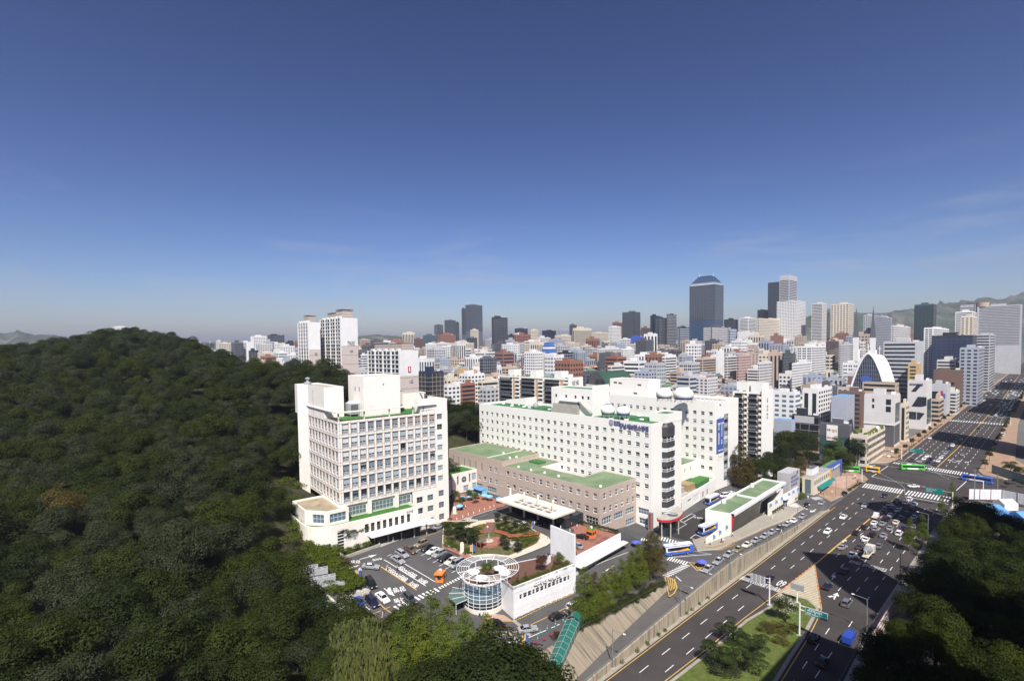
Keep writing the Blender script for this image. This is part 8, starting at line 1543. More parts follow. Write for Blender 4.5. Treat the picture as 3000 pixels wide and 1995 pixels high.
def car_parts(kind):
 if kind in _cm:return _cm[kind]
 L,W,H,gb,gt_,hz,dz=KIND[kind];h,w=L/2,W/2;P=[(-h+.05,.30),(-h,.58),(-h+.08,dz-.08),(-h+.25,dz),(gb[0],dz+.02),(gb[1],hz),(h-.35,hz-.14),(h-.06,hz-.28),(h,.55),(h-.04,.28)];Qp=[(x*.995,z-(.10 if z>.6 else 0))for x,z in P];dummy=CP['white'];b=MB();n=len(P);yi=w-.11
 for s in(-1,1):
  f=[(x,s*w,z)for x,z in Qp];b.face(f if s<0 else f[::-1],dummy)
  for i in range(n):j=(i+1)%n;f=[(*[Qp[i][0],s*w],Qp[i][1]),(Qp[j][0],s*w,Qp[j][1]),(P[j][0],s*yi,P[j][1]),(P[i][0],s*yi,P[i][1])];b.face(f[::-1]if s<0 else f,dummy)
 for i in range(n):j=(i+1)%n;b.face([(P[i][0],-yi,P[i][1]),(P[j][0],-yi,P[j][1]),(P[j][0],yi,P[j][1]),(P[i][0],yi,P[i][1])][::-1],dummy)
 z0,z1=hz-.02,H-.06;wb,wt=w-.10,w-.30;Bq=[(gb[0],-wb),(gb[1],-wb),(gb[1],wb),(gb[0],wb)];T_=[(gt_[0],-wt),(gt_[1],-wt),(gt_[1],wt),(gt_[0],wt)];g=MB()
 for i in range(4):j=(i+1)%4;g.face([(*Bq[i],z0),(*Bq[j],z0),(*T_[j],z1),(*T_[i],z1)],car_glass)
 b.face([(*p,H)for p in[(x*.97,y*.92)for x,y in T_]],dummy)
 for i in range(4):
  j=(i+1)%4;b.face([(*T_[i],z1),(*T_[j],z1),(T_[j][0]*.97,T_[j][1]*.92,H),(T_[i][0]*.97,T_[i][1]*.92,H)],dummy)
  b.tube((*Bq[i],z0),(*T_[i],z1),.05,dummy,4)
 for s in(-1,1):xm=(gb[0]+gt_[0]+gb[1]+gt_[1])/4;b.tube((xm,s*wb,z0),(xm,s*wt,z1),.045,dummy,4)
 wh=MB();wh.tube((0,-.1,0),(0,.1,0),.32,tyre,12);
 for s in(-1,1):wh.face([(.19*math.cos(a*.785),s*.105,.19*math.sin(a*.785))for a in range(8)][::s],rim_m)
 hl_,tl=MB(),MB();hl_.box(-.16,.03,-.22,.22,-.08,.08,lamp_w);tl.box(-.03,.12,-.2,.2,-.1,.1,lamp_r);_cm[kind]=(b.mesh('body'),g.mesh('windows'),wh.mesh('wheel'),hl_.mesh('headlight'),tl.mesh('tail_light'),L,W,hz,dz);return _cm[kind]
tl_m=MB();tl_m.box(-.12,.12,-.3,.3,0,.16,cloth_white);TAXI_M=tl_m.mesh('roof_light');_lod={}
def car(kind,col,u,v,ang,z,label,group,taxi=False,lod=False):
 B,Gm,Wm,Hm,Tm,L,W,hz,dz=car_parts(kind);nm={'van':'minivan','hatch':'small_car'}.get(kind,'parked_car' if group.startswith('parked')else 'taxi' if taxi else 'car');k={'suv':'off-roader','hatch':'hatchback'}.get(kind,kind)
 if lod:
  if kind not in _lod:
   mb=MB()
   for me in(B,Gm):
    for p in me.polygons:mb.face([me.vertices[i].co for i in p.vertices],me.materials[p.material_index])
   for x in(-.3*L,.3*L):
    for y in(-W*.46,W*.46):mb.tube((x,y-.1,.32),(x,y+.1,.32),.32,tyre,8)
   _lod[kind]=mb.mesh('car')
  o=put('car',_lod[kind],None,(u,v,z),ang,label='%s %s %s'%(col,k,label),category='car',group=group);set_mat(o,CP[col],0);return o
 t=thing(nm,'%s %s %s'%(col,k,label),'taxi' if taxi else 'car',(u,v,z),ang,group);o=put('body',B,t);set_mat(o,CP[col]);put('windows',Gm,t)
 for x in(-.3*L,.3*L):
  for y in(-W*.46,W*.46):put('wheel',Wm,t,(x,y,.32))
 for y in(-W*.34,W*.34):put('headlight',Hm,t,(L/2-.02,y,hz-.34));put('tail_light',Tm,t,(-L/2-.01,y,dz-.22))
 if taxi:put('roof_light',TAXI_M,t,(-.3,0,KIND[kind][2]))
 return t
def tilt(o,L=4.4):
 u,v,a=o.location.x,o.location.y,o.rotation_euler.z;z0,z1=S(u-math.cos(a)*L/2,v-math.sin(a)*L/2),S(u+math.cos(a)*L/2,v+math.sin(a)*L/2);o.location.z=(z0+z1)/2+.09;o.rotation_euler=(0,-math.atan2(z1-z0,L),a)
def lotcar(f,rear,front,kind,col,label,group='parked cars of the forecourt',z=None):
 p,q=(AA(f,rear,front)if z is None else[un(*f(*rear),z),un(*f(*front),z)]);o=car(kind,col,(p[0]+q[0])/2,(p[1]+q[1])/2,math.atan2(q[1]-p[1],q[0]-p[0]),z or 0,label,group)
 if z is None:tilt(o)
for a in((r2,(850,1030),(1000,1045),'sedan','silver','turning in at the car park entrance'),(r2,(1240,865),(1330,920),'wagon','silver','driving in the lane beside the parked row'),(r2,(1185,930),(1285,990),'sedan','silver','on the painted lane lettering'),(r2,(1335,810),(1430,878),'sedan','brown','following in the lane by the tower'),(r2,(1560,755),(1445,805),'suv','gold','parked at the tower end of the row'),(r2,(1625,795),(1515,850),'sedan','black','parked second in the row by the garden'),(r2,(1700,830),(1580,890),'sedan','white','parked third in the row by the garden'),(r2,(1770,868),(1650,925),'suv','silver','parked in the middle of the garden row'),(r2,(1840,905),(1715,970),'sedan','black','parked fifth in the row by the garden'),(r2,(1915,945),(1790,1008),'sedan','cream','parked near the ring pergola'),(r2,(1975,980),(1855,1042),'van','silver','parked last in the row under the ring pergola'),(r2,(1750,565),(1625,608),'sedan','silver','on the loop road before the tower'),(r2,(890,1180),(962,1280),'suv','black','with a white roof box, driving in past the hedge'),(r2,(1010,1350),(1112,1445),'sedan','white','driving in beside the gatehouse bays'),(r2,(765,1410),(832,1490),'hatch','blue','parked by the rockery'),(r2,(900,1400),(988,1495),'suv','navy','parked between the blue hatchback and the lane'),(zb2,(520,530),(640,615),'suv','black','parked beside the gatehouse'),(zb2,(390,580),(470,650),'sedan','dark grey','half under the gatehouse roof'),(r2,(1335,1370),(1412,1460),'suv','dark grey','stopped on the crossing by the conifers'),(zb2,(925,765),(842,670),'sedan','brown','leaving past the willow'),(zb2,(740,710),(845,805),'sedan','white','parked behind the willow'),(zb5,(270,800),(478,768),'sedan','silver','driving past the white restaurant'),(zb5,(650,655),(800,605),'sedan','black','driving ahead along the white restaurant wall'),(zb5,(865,540),(950,488),'suv','white','under the conifers past the restaurant'),(zb5,(65,745),(-25,690),'sedan','black','rounding the restaurant corner'),(r4,(815,570),(912,605),'sedan','black','stopped at the edge of the entrance canopy')):lotcar(*a)
for a in((r4,(1310,720),(1220,700),'sedan','black','parked on the brick terrace beside the orange booth'),(r4,(1255,810),(1215,775),'sedan','silver','parked behind the fin wall on the brick terrace')):lotcar(*a,z=.06)
for i,(x,y,k,c)in enumerate(((1240,10,'sedan','silver'),(1325,15,'sedan','white'),(1392,20,'sedan','white'),(1135,185,'sedan','white'),(1062,215,'van','white'))):lotcar(r6,(x+38,y+0),(x-35,y+10),k,c,['parked left in the rear yard','parked in the middle of the rear yard','parked right in the rear yard','behind the glass hall','between the shuttle bus and the glass hall'][i],'parked cars behind the glass hall')
for i,(f,x,y,c)in enumerate([(r6,885,1068,'silver'),(r6,1035,985,'silver'),(r6,1150,908,'silver'),(r6,1260,853,'gold'),(r6,1360,798,'cream'),(r6,1465,748,'silver'),(r6,1555,693,'silver'),(r6,1635,648,'silver'),(r6,1725,600,'dark grey'),(r6,1800,556,'silver'),(rn,415,1470,'white'),(rn,305,1515,'silver'),(rn,528,1395,'silver'),(rn,818,1185,'silver'),(rn,590,1215,'black')]):
 u,v=at(*f(x,y));v=67.4 if i<12 else v;tilt(car('sedan',c,u,v,math.pi+.03,0,('waiting in the taxi queue above the retaining wall' if i<13 else 'on the side lane by the crossings'),'taxis queueing above the wall',i<13))
GA,GB_='cars on the near side of the avenue','cars queueing on the far carriageway'
for f,x,y,k,c,l in((rn,1165,1038,'sedan','black','at the kerb by the corner plaza'),(rn,1780,1070,'sedan','navy','just past the crossing'),(rn,1482,1222,'sedan','silver','in the shadow edge across the avenue'),(rn,1152,1400,'sedan','white','in the middle lane of the avenue'),(r8:=lambda x,y:(2300+x/2.877,1450+y/2.877),358,318,'wagon','white','nearest the hatched nose on the avenue'),(zb3:=lambda x,y:(1950+x/3.93,1600+y/3.93),958,385,'sedan','silver','behind the grey sign board'),(zb3,1190,395,'sedan','navy','beside the sign gantry pole')):u,v=un(*f(x,y),RZ);car(k,c,u,v,math.pi,RZ,l,GA)
QC=[(945,50,'suv','grey'),(1050,45,'suv','white'),(1015,70,'wagon','white'),(880,86,'sedan','silver'),(835,125,'sedan','grey'),(800,165,'sedan','black'),(950,137,'sedan','silver'),(1065,125,'sedan','black'),(1090,88,'sedan','white'),(890,180,'sedan','silver'),(1030,162,'sedan','navy'),(855,213,'suv','black'),(975,202,'sedan','dark grey'),(750,246,'sedan','white'),(820,253,'sedan','silver'),(935,240,'sedan','cream'),(1090,195,'sedan','silver'),(665,280,'sedan','black'),(760,293,'wagon','silver'),(885,290,'sedan','silver'),(600,328,'sedan','black'),(735,343,'sedan','black'),(830,350,'sedan','silver'),(960,333,'suv','white'),(680,385,'sedan','white'),(630,448,'sedan','dark grey'),(480,450,'sedan','silver'),(790,440,'sedan','grey'),(565,515,'sedan','white'),(490,652,'sedan','black'),(358,782,'sedan','navy'),(520,925,'suv','grey'),(240,1225,'suv','black'),(315,1420,'sedan','black'),(1085,275,'sedan','grey'),(1000,290,'sedan','navy'),(905,110,'wagon','grey')]
for x,y,k,c in QC:u,v=un(*r8(x,y),RZ);car(k,c,u,v,rng.uniform(-.03,.06),RZ,'in the queue of the right carriageway',GB_)
for x,y,k,c in[(280,1375,'suv','dark grey'),(375,1388,'sedan','silver'),(420,1357,'sedan','white'),(455,1327,'sedan','white'),(470,1397,'sedan','navy'),(500,1362,'sedan','navy'),(545,1418,'sedan','dark grey'),(582,1382,'sedan','white'),(615,1345,'sedan','white'),(642,1315,'sedan','silver'),(668,1290,'sedan','silver'),(690,1270,'sedan','grey'),(708,1244,'sedan','navy'),(750,1206,'suv','white'),(790,1170,'sedan','grey'),(845,1136,'sedan','silver'),(395,1256,'sedan','silver'),(490,1118,'sedan','white'),(730,1004,'sedan','dark grey'),(1050,852,'sedan','silver'),(782,1100,'sedan','dark grey')]:u,v=un(2600+x/3.92,1000+y/3.92,RZ);car(k,c,u,v,math.pi,RZ,'waiting beyond the junction crossing','cars waiting beyond the junction',lod=True)
for x,y,k,c in[(768,1392,'sedan','silver'),(860,1312,'sedan','silver'),(960,1192,'sedan','dark grey'),(1090,1118,'van','grey'),(1043,1005,'sedan','navy'),(1210,970,'sedan','grey'),(1175,872,'sedan','silver'),(1255,855,'sedan','dark grey'),(1300,890,'sedan','gold'),(1330,1082,'van','white'),(260,1145,'sedan','white')]:u,v=un(2600+x/3.92,1000+y/3.92,RZ);car(k,c,u,v,0,RZ,'driving away on the far avenue','cars leaving on the far avenue',lod=True)
cq=random.Random(9)
for v0 in(38.2,35,31.8,28.7,45,49.5,53.5,57.5):
 u=640
 while u<1250:
  u+=cq.uniform(8,22)if v0<40 else cq.uniform(22,110)
  if u<700 and v0>40:continue
  car(cq.choice(['sedan','sedan','suv','van']),cq.choice(['white','silver','black','grey','white','navy','silver']),u,v0+cq.uniform(-.3,.3),0 if v0<40 else math.pi,RZ,'in the packed far lanes of the avenue' if v0<40 else 'small and far on the oncoming lanes','far traffic',lod=True)
lotcar(rn,(1640,610),(1490,590),'sedan','silver','crossing the junction behind the yellow van',GA,RZ);lotcar(lambda x,y:(2550+x/4.48,1350+y/4.48),(640,345),(485,345),'sedan','white','alone in the middle of the junction',GA,RZ);lotcar(rn,(1800,365),(1925,395),'sedan','white','parked behind the far corner pavement','parked cars at the corner',RZ+.15);lotcar(rn,(1740,440),(1870,470),'sedan','white','parked at the front of the far corner','parked cars at the corner',RZ+.15);lotcar(rn,(230,530),(365,545),'sedan','white','parked under the tree belt','parked cars at the corner',RZ+.15)
def bus(label,p,q,L,z,paint,band,group,low=None,swoosh=None):
 c=((p[0]+q[0])/2,(p[1]+q[1])/2);ang=math.atan2(q[1]-p[1],q[0]-p[0]);t=thing('bus',label,'bus',(*c,z),ang,group);h,w,H=L/2,1.22,3.15;mb=MB();R_=[(-h,-w),(h-.35,-w),(h,-w+.3),(h,w-.3),(h-.35,w),(-h,w)]
 mb.prism(R_,1.35,H-.25,paint,paint);mb.prism([(x*.985,y*.93)for x,y in R_],H-.25,H,low or paint,cloth_white if swoosh else paint);mb.prism(R_,.35,1.35,low or paint);mb.build('body',t)
 mb=MB();mb.box(-h+.5,h-.6,-w-.02,w+.02,1.55,2.6,car_glass);mb.build('side_windows',t);mb=MB();mb.box(h-.2,h+.02,-w+.2,w-.2,1.2,2.75,car_glass);mb.build('windscreen',t)
 if swoosh:
  for s in(-1,1):mb=MB();y=s*(w+.035);mb.face([(h*.5,y,1.25),(-h*.75,y,1.3),(-h*.6,y,2.0),(0,y,1.6)][::s],CP['yellow']);mb.build('side_stripe',t)
  mb=MB();mb.box(-h-.02,-h+1.2,-w-.03,w+.03,.6,H-.3,CP['bus blue']);mb.build('rear_panel',t)
 else:
  for s in(-1,1):mb=MB();mb.box(-h*.5,h*.4,min(s*w,s*(w+.04)),max(s*w,s*(w+.04)),.7,1.35,cloth_white);mb.build('side_poster',t)
 mb=MB();mb.box(-h*.5,-h*.1,-.8,.8,H,H+.18,cloth_white);mb.box(h*.1,h*.3,-.6,.6,H,H+.12,frame_grey);mb.build('roof_unit',t);wm=MB();wm.tube((0,-.14,0),(0,.14,0),.46,tyre,14);wm.tube((0,-.15,0),(0,.15,0),.24,rim_m,10);wmm=wm.mesh('wheel')
 for x in(-h*.55,h*.62):
  for y in(-w+.1,w-.1):put('wheel',wmm,t,(x,y,.46))
 for y in(-.8,.8):mb=MB();mb.box(h-.02,h+.03,y-.2,y+.2,.7,.9,lamp_w);mb.build('headlight',t)
 if swoosh:wall_text(t,'강남세브란스',(h*.35,-w-.03),(-1,0)if False else(1,0),1.05,.5,letter_white,.005,.03)if False else None
 return t
SH='white and blue hospital shuttle buses'
for l,a,b in(('white and blue shuttle bus turning out at the crossing',(690,850),(380,890)),('white and blue shuttle bus parked nose-out beside the glass hall',(955,590),(790,660)),('white and yellow shuttle bus queueing behind the glass hall wall',(1000,250),(850,325))):p,q=AA(r6,a,b);o=bus(l,p,q,9.3,0,CP['shuttle'],None,SH,CP['bus blue'],True);tilt(o,7)
CB='city buses at the junction';bus('long green city bus crossing in the middle of the junction',(345.0,57.0),(352.4,46.2),11.4,RZ,CP['green'],None,CB);bus('green city bus coming out from behind the trees',(317.0,80),(323.0,70.2),11,RZ,CP['green'],None,CB);bus('blue city bus at the right arm of the junction',(341.6,30.6),(340.4,18.4),11.6,RZ,CP['bus blue'],None,CB);bus('small far green bus at the kerb of the avenue',(752,58.6),(740,58.6),11,RZ,CP['green'],None,CB);bus('yellow minibus turning at the junction',(327.2,68.6),(327.8,61.8),6.2,RZ,CP['yellow'],None,CB)
u,v=un(*r8(762,195),RZ);t=thing('pickup_truck','white flatbed truck at the head of the queueing cars','truck',(u,v,RZ));mb=MB();mb.box(.6,2.3,-.85,.85,.45,1.9,CP['white']);mb.build('cab',t);mb=MB();mb.box(1.7,2.32,-.75,.75,1.15,1.75,car_glass);mb.box(.8,1.6,-.87,.87,1.2,1.75,car_glass);mb.build('windows',t);mb=MB();mb.box(-2.5,.55,-.9,.9,.55,.75,timber,concrete)
for y in(-.9,.85):mb.box(-2.5,.55,y,y+.05,.75,1.1,CP['white'])
mb.box(-2.5,-2.45,-.85,.85,.75,1.1,CP['white']);mb.build('flatbed',t)
for x in(-1.5,1.4):
 for y in(-.75,.75):put('wheel',car_parts('sedan')[2],t,(x,y,.32))
u,v=un(*r8(700,515),RZ);t=thing('cement_mixer','cream concrete mixer truck in the shaded queue','truck',(u,v,RZ));mb=MB();mb.box(2.0,4.2,-1.2,1.2,.7,3.0,CP['cream']);mb.box(3.9,4.23,-1.05,1.05,1.8,2.7,car_glass);mb.build('cab',t);mb=MB();mb.box(-4,2,-.9,.9,.8,1.1,CP['cream']);mb.build('chassis',t);mb=MB();mb.tube((-3.2,0,3.1),(-1.2,0,2.5),.6,CP['silver'],14,1.25);mb.tube((-1.2,0,2.5),(.4,0,2.2),1.25,CP['silver'],14,1.2);mb.tube((.4,0,2.2),(1.7,0,1.9),1.2,CP['silver'],14,.6);mb.build('drum',t);mb=MB();mb.path([(-3.6,-.7,1),(-3.6,0,3.2),(-3.6,.7,1)],.1,CP['cream']);mb.build('chute_frame',t)
for x in(-2.8,-1.6,3):
 for y in(-1,1):mb=MB();mb.tube((x,y-.15,.5),(x,y+.15,.5),.5,tyre,12);mb.build('wheel',t)
u,v=un(*r8(540,1235),RZ);t=thing('small_truck','blue covered small truck at the shaded kerb','truck',(u,v,RZ));mb=MB();mb.box(.9,2.4,-.85,.85,.4,1.85,CP['blue']);mb.box(-2.4,.85,-.95,.95,.5,2.1,CP['blue']);mb.build('body',t);mb=MB();mb.box(2.1,2.42,-.75,.75,1.1,1.7,car_glass);mb.build('windscreen',t)
for x in(-1.5,1.5):
 for y in(-.75,.75):put('wheel',car_parts('sedan')[2],t,(x,y,.32))
# --- street furniture
def lamp(label,u,v,z,h=9.0,arm=(0,-1),group='grey street lamps along the retaining wall'):
 t=thing('street_lamp',label,'street lamp',(u,v,z),0,group);mb=MB();mb.tube((0,0,0),(0,0,h),.13,pole_grey,8,.08);mb.build('pole',t);mb=MB();a=(arm[0]*2.6,arm[1]*2.6,h+.25);mb.tube((0,0,h),a,.06,pole_grey,5);mb.build('arm',t);mb=MB();mb.blob((a[0]*1.15,a[1]*1.15,h+.25),.42,metal_white,1,1,0,(.6,1,.35)if arm[0]==0 else(1,.6,.35));mb.build('lamp_head',t);mb=MB();mb.box(-.45,.45,-.4,.4,-.05,.45,concrete);mb.build('footing',t)
for u in(88.6,118.1,147.4,175.9,205.0,236.7):lamp('grey street lamp standing in front of the long retaining wall',u,63.98,RZ+.15)
lamp('street lamp at the edge of the ramp island',262.5,66.2,RZ,8.5);lamp('street lamp on the corner plaza before the restaurant',276,65.2,RZ,8.5)
for px,py in((2470,1838),(2560,1688),(2700,1575)):u,v=un(px,py,RZ);lamp('grey street lamp on the kerb of the right carriageway',u,29.2,RZ,9,(0,1),'street lamps of the right carriageway')
def signpole(label,base,h,z=RZ):t=thing('road_sign',label,'road sign',(*base,z));mb=MB();mb.tube((0,0,0),(0,0,h),.2,metal_white,8,.16);mb.box(-.5,.5,-.5,.5,-.1,.25,concrete);mb.build('pole',t);return t
b=un(2254,1771.8,RZ);h=z_at(1692,*b)-RZ;t=signpole('grey back of an overhead sign on a white pole by the hatched nose',b,h,RZ);a0=on_u(2200,1690,b[0]-.2);a1=on_u(2243,1700,b[0]-.2);mb=MB();mb.box(-.25,-.15,a1[1]-b[1],a0[1]-b[1],h-2.3,h-.1,metal_grey);mb.build('panel',t);mb=MB()
for zz in(h-.35,h-2.0):mb.tube((0,0,zz),(-.05,a0[1]-b[1],zz),.09,metal_white)
for i in range(4):y=a1[1]-b[1]+(a0[1]-a1[1])*(.08+.28*i);mb.box(-.32,-.25,y-.06,y+.06,h-2.3,h-.1,metal_white)
mb.build('arm_frame',t)
b=un(2342,1862,RZ);h=z_at(1768,*b)-RZ;t=signpole('green direction sign with white lettering on a white pole above the right carriageway',b,h+.2);a0=on_u(2360,1790,b[0]-.3);a1=on_u(2425,1800,b[0]-.3);y0,y1=a0[1]-b[1],a1[1]-b[1];zt=z_at(1776,b[0]-.3,a0[1])-RZ;W=y0-y1;hh=W*.40;mb=MB();mb.box(-.36,-.28,y1,y0,zt-hh,zt,letter_white);mb.box(-.375,-.36,y1+.06,y0-.06,zt-hh+.06,zt-.06,sign_green);mb.build('panel',t);mb=MB()
for f in(.15,.7):mb.tube((0,0,zt-hh*f),(-.25,y1,zt-hh*f),.1,metal_white)
mb.build('arm_frame',t)
for s,x,z,sz in(('성수대교',.14,.80,.48),('역삼역사거리',.08,.62,.42),('Seongsu Br.',.50,.82,.30),('Yeoksam Stn.',.50,.66,.28),('강남역',.05,.30,.46),('Gangnam Stn.',.04,.14,.24),('한티역사거리',.60,.30,.42),('Hanti Stn.',.60,.14,.26)):wall_text(t,s,(-.375,y0-W*x),DV,zt-hh+hh*z*.92,sz*W/5.6,letter_white,.004,.02,.012)
mb=MB();yc=y0-W*.44;x=-.40
for P in([(-.07,.12),(.07,.12),(.07,.5),(-.07,.5)],[(-.18,.46),(.18,.46),(0,.62)],[(-.55,.24),(.55,.24),(.55,.31),(-.55,.31)],[(-.5,.18),(-.5,.37),(-.75,.275)],[(.5,.18),(.75,.275),(.5,.37)]):mb.face([(x,yc-a*W*.2,zt-hh+c*hh)for a,c in P],letter_white)
mb.build('arrow_symbol',t)
b=un(2318,1790,RZ);t=signpole('grey camera box on a post at the tip of the road island',un(2335,1765,RZ),4.6);mb=MB();mb.box(-.3,.3,-1.6,1.6,3.6,5.2,metal_grey);mb.build('camera_box',t)
def gantry(label,px,py,h,side,z=RZ,L=7,sign=True,text=None):
 b=un(px,py,z);t=signpole(label,b,h,z);mb=MB();mb.tube((0,0,h-.4),(0,side*L,h-.1),.1,metal_grey,6);mb.build('arm',t)
 if sign:mb=MB();y=sorted((side*L*.35,side*L));mb.box(-.2,-.1,y[0],y[1],h-1.6,h+.4,sign_green);mb.build('panel',t);[wall_text(t,s,(-.2,y[1]-.3),DV,h-.5-i*.8,.6,letter_white,.004,.03)for i,s in enumerate(text or())]
 else:mb=MB();[mb.box(-.25,.05,side*L*f-.6,side*L*f+.6,h-.9,h-.45,frame_dark)for f in(.6,.95)];mb.build('signal_head',t)
gantry('green overhead sign on an arm before the near crossing',2790,1490,7.2,1,L=9,text=('한티역 대치동','테헤란로'));gantry('green overhead sign at the far left corner of the junction',2641,1345,6.8,-1,L=10,text=('선릉역','강남구청'))
for l,px,py,s in(('traffic signal pole on the corner plaza kerb',2525,1412,-1),('traffic signal pole at the far corner pavement',2534,1345,1),('traffic signal pole on the right of the junction',2880,1450,1),('white signal gantry pole right of the far crossing',2960,1245,1)):gantry(l,px,py,6.6,s,sign=False,L=6 if px<2900 else 16)
for l,px,py,h in(('tall grey utility pole with cross-arms at the right of the junction',2854,1470,14.5),('shorter concrete utility pole beside the blue bus',2922,1440,8.5)):
 b=un(px,py,RZ);t=thing('utility_pole',l,'utility pole',(*b,RZ));mb=MB();mb.tube((0,0,0),(0,0,h),.2,pole_grey,8,.13);mb.build('pole',t);mb=MB();[mb.box(-.06,.06,-.8,.8,h-z,h-z+.1,pole_grey)for z in(.4,1.0,5.5)];mb.tube((.2,0,h-2.6),(.2,0,h-1.7),.18,metal_grey,8);mb.build('cross_arm',t)
hp=[un(2837,1462,RZ),un(2934,1464,RZ),un(3002,1479,RZ),un(3060,1490,RZ)];t=thing('site_hoarding','pale corrugated site hoarding with dark red posts at the right','fence',(*hp[0],RZ));red_post=M('red_post',(.22,.04,.035),var=0)
for p,q in zip(hp,hp[1:]):
 L=math.dist(p,q);d=((q[0]-p[0])/L,(q[1]-p[1])/L);n=max(2,int(L/2.2))
 for i in range(n):
  a=(p[0]+d[0]*L*i/n,p[1]+d[1]*L*i/n);w=L/n-.04;mb=MB();mb.obox(a,d,w,.06,0+RZ,RZ+4.6,M('hoarding',(.62,.63,.64),var=.08,streak=.8)if 'hoarding' not in bpy.data.materials else bpy.data.materials['hoarding']);bpart(t,mb,'sheet')
  if i%2==0:mb=MB();mb.obox((a[0]+d[1]*.1,a[1]-d[0]*.1),d,.2,.08,RZ,RZ+4.7,red_post);bpart(t,mb,'post')
h2=[un(2905,1385,RZ),un(3010,1420,RZ)];t=thing('green_hoarding','grey-green site wall behind the blue bus','fence',(*h2[0],RZ));L=math.dist(*h2);d=((h2[1][0]-h2[0][0])/L,(h2[1][1]-h2[0][1])/L)
for i in range(5):mb=MB();mb.obox((h2[0][0]+d[0]*L*i/5,h2[0][1]+d[1]*L*i/5),d,L/5-.05,.1,RZ,RZ+4.5,M('hoarding_green',(.20,.25,.25),var=.06)if 'hoarding_green' not in bpy.data.materials else bpy.data.materials['hoarding_green']);bpart(t,mb,'sheet')
for l,px,py,w,dpt,h,m in(('long blue tarpaulin tent behind the shaded trees',2880,1510,13,9,4.5,tarp_blue),('white-topped market tent beside the site hoarding',2945,1490,6,5,4.2,cloth_white),('small blue tarpaulin tent at the right edge',2995,1525,6,6,3.8,tarp_blue)):
 c=un(px,py,RZ);t=thing('tent',l,'tent',(*c,RZ),R(-40));mb=MB();a,b=w/2,dpt/2
 for P in([(-a,-b,h-1.6),(a,-b,h-1.6),(a,0,h),(-a,0,h)],[(a,b,h-1.6),(-a,b,h-1.6),(-a,0,h),(a,0,h)],[(-a,-b,0),(a,-b,0),(a,-b,h-1.6),(-a,-b,h-1.6)],[(-a,b,0),(-a,-b,0),(-a,-b,h-1.6),(-a,0,h),(-a,b,h-1.6)],[(a,-b,0),(a,b,0),(a,b,h-1.6),(a,0,h),(a,-b,h-1.6)]):mb.face(P,m)
 mb.build('cover',t)
t=thing('noise_barrier','timber noise barrier with a white lattice frame beside the right carriageway','barrier',(136,26.6,RZ));u=136
for i in range(10):
 mb=MB();mb.box(u+i*3-136+.03,u+i*3-133.05,0,.12,.2,4.6,timber);mb.build('panel',t);mb=MB();x=i*3.0
 for k in range(3):mb.tube((x+k,-.1,.2),(x+k,-.1,4.7),.05,letter_white,4)
 for z in(1.2,2.3,3.4,4.6):mb.tube((x,-.1,z),(x+3,-.1,z),.05,letter_white,4)
 mb.build('lattice',t)
t=thing('guard_rail','dark steel guard rail along the right kerb','guard rail',(80,28,RZ));mb=MB();us=np.arange(0,60,2.5)
for h in(.5,.95):mb.tube((0,0,h),(58,1.2,h),.05,metal_dark,5)
mb.build('rails',t);pm=MB();pm.tube((0,0,0),(0,0,1),.06,metal_dark,5);pm=pm.mesh('post')
for x in us:put('post',pm,t,(x,x*.0207,0))
bo=MB();bo.lathe((0,0,0),[(.12,0),(.09,.3),(.07,.75),(0,.78)],orange_paint,8);bome=bo.mesh('lane_post')
for i in range(11):f=i/11;u,v=(178-28.3*f,50.4+1.25*f);put('lane_post',bome,None,(u,v,RZ),label='orange flexible post on the avenue side of the hatched nose',category='lane post',group='orange posts round the hatched nose');u,v=(178-28.3*f,50.4-9.8*f);put('lane_post',bome,None,(u,v,RZ),label='orange flexible post on the right side of the hatched nose',category='lane post',group='orange posts round the hatched nose')
co=MB();co.lathe((0,0,0),[(.3,0),(.3,.06),(.18,.07),(.12,.5),(.12,.7),(.07,1.1),(0,1.12)],sign_green,8,mats=[sign_green,sign_green,sign_green,cloth_white,sign_green,cloth_white]);come=co.mesh('traffic_cone')
for f,x,y in((zb5,785,675),(zb5,698,720),(zb5,602,770),(zb5,522,818),(zb5,492,885),(r4,443,468),(r4,338,495),(r4,955,722)):u,v=at(*f(x,y));put('traffic_cone',come,None,(u,v,S(u,v)+.05),label='green and white traffic cone on the forecourt road',category='traffic cone',group='green traffic cones')
wb_=MB();wb_.lathe((0,0,0),[(.13,0),(.13,.75),(.09,.85),(0,.86)],cloth_white,8);wbm=wb_.mesh('bollard')
for x,y in((120,545),(175,522),(225,502),(275,488),(328,468),(375,455),(425,437),(462,425),(1075,618),(1160,650)):u,v=at(*r4(x,y));put('bollard',wbm,None,(u,v,max(S(u,v),-.5)+.1),label='white bollard at the edge of the red brick paving',category='bollard',group='white bollards of the brick paving')
hr=MB();hr.path([(-.7,0,0),(-.55,0,.6),(0,0,.8),(.55,0,.6),(.7,0,0)],.07,paint_yellow,6);hrm=hr.mesh('hoop_bollard')
for i in range(9):u,v=at(*r6(858+i*41,806-max(0,i-2)*10+(i>4)*0));put('hoop_bollard',hrm,None,(u,v,S(u,v)+.15),-.6,label='yellow hoop bollard on the kerb beside the flagged wall',category='bollard',group='yellow hoop bollards')
def banner_pole(label,x,y,f):
 u,v=at(*f(x,y));t=thing('banner_pole',label,'banner pole',(u,v,S(u,v)),R(-45),'blue and yellow banner poles');mb=MB();mb.tube((0,0,0),(0,0,3.3),.07,metal_white,6);mb.build('pole',t)
 for s,m in((-1,paint_yellow),(1,sign_blue)):mb=MB();mb.box(min(s*.1,s*.75),max(s*.1,s*.75),-.02,.02,.9,3.0,m);mb.build('banner',t)
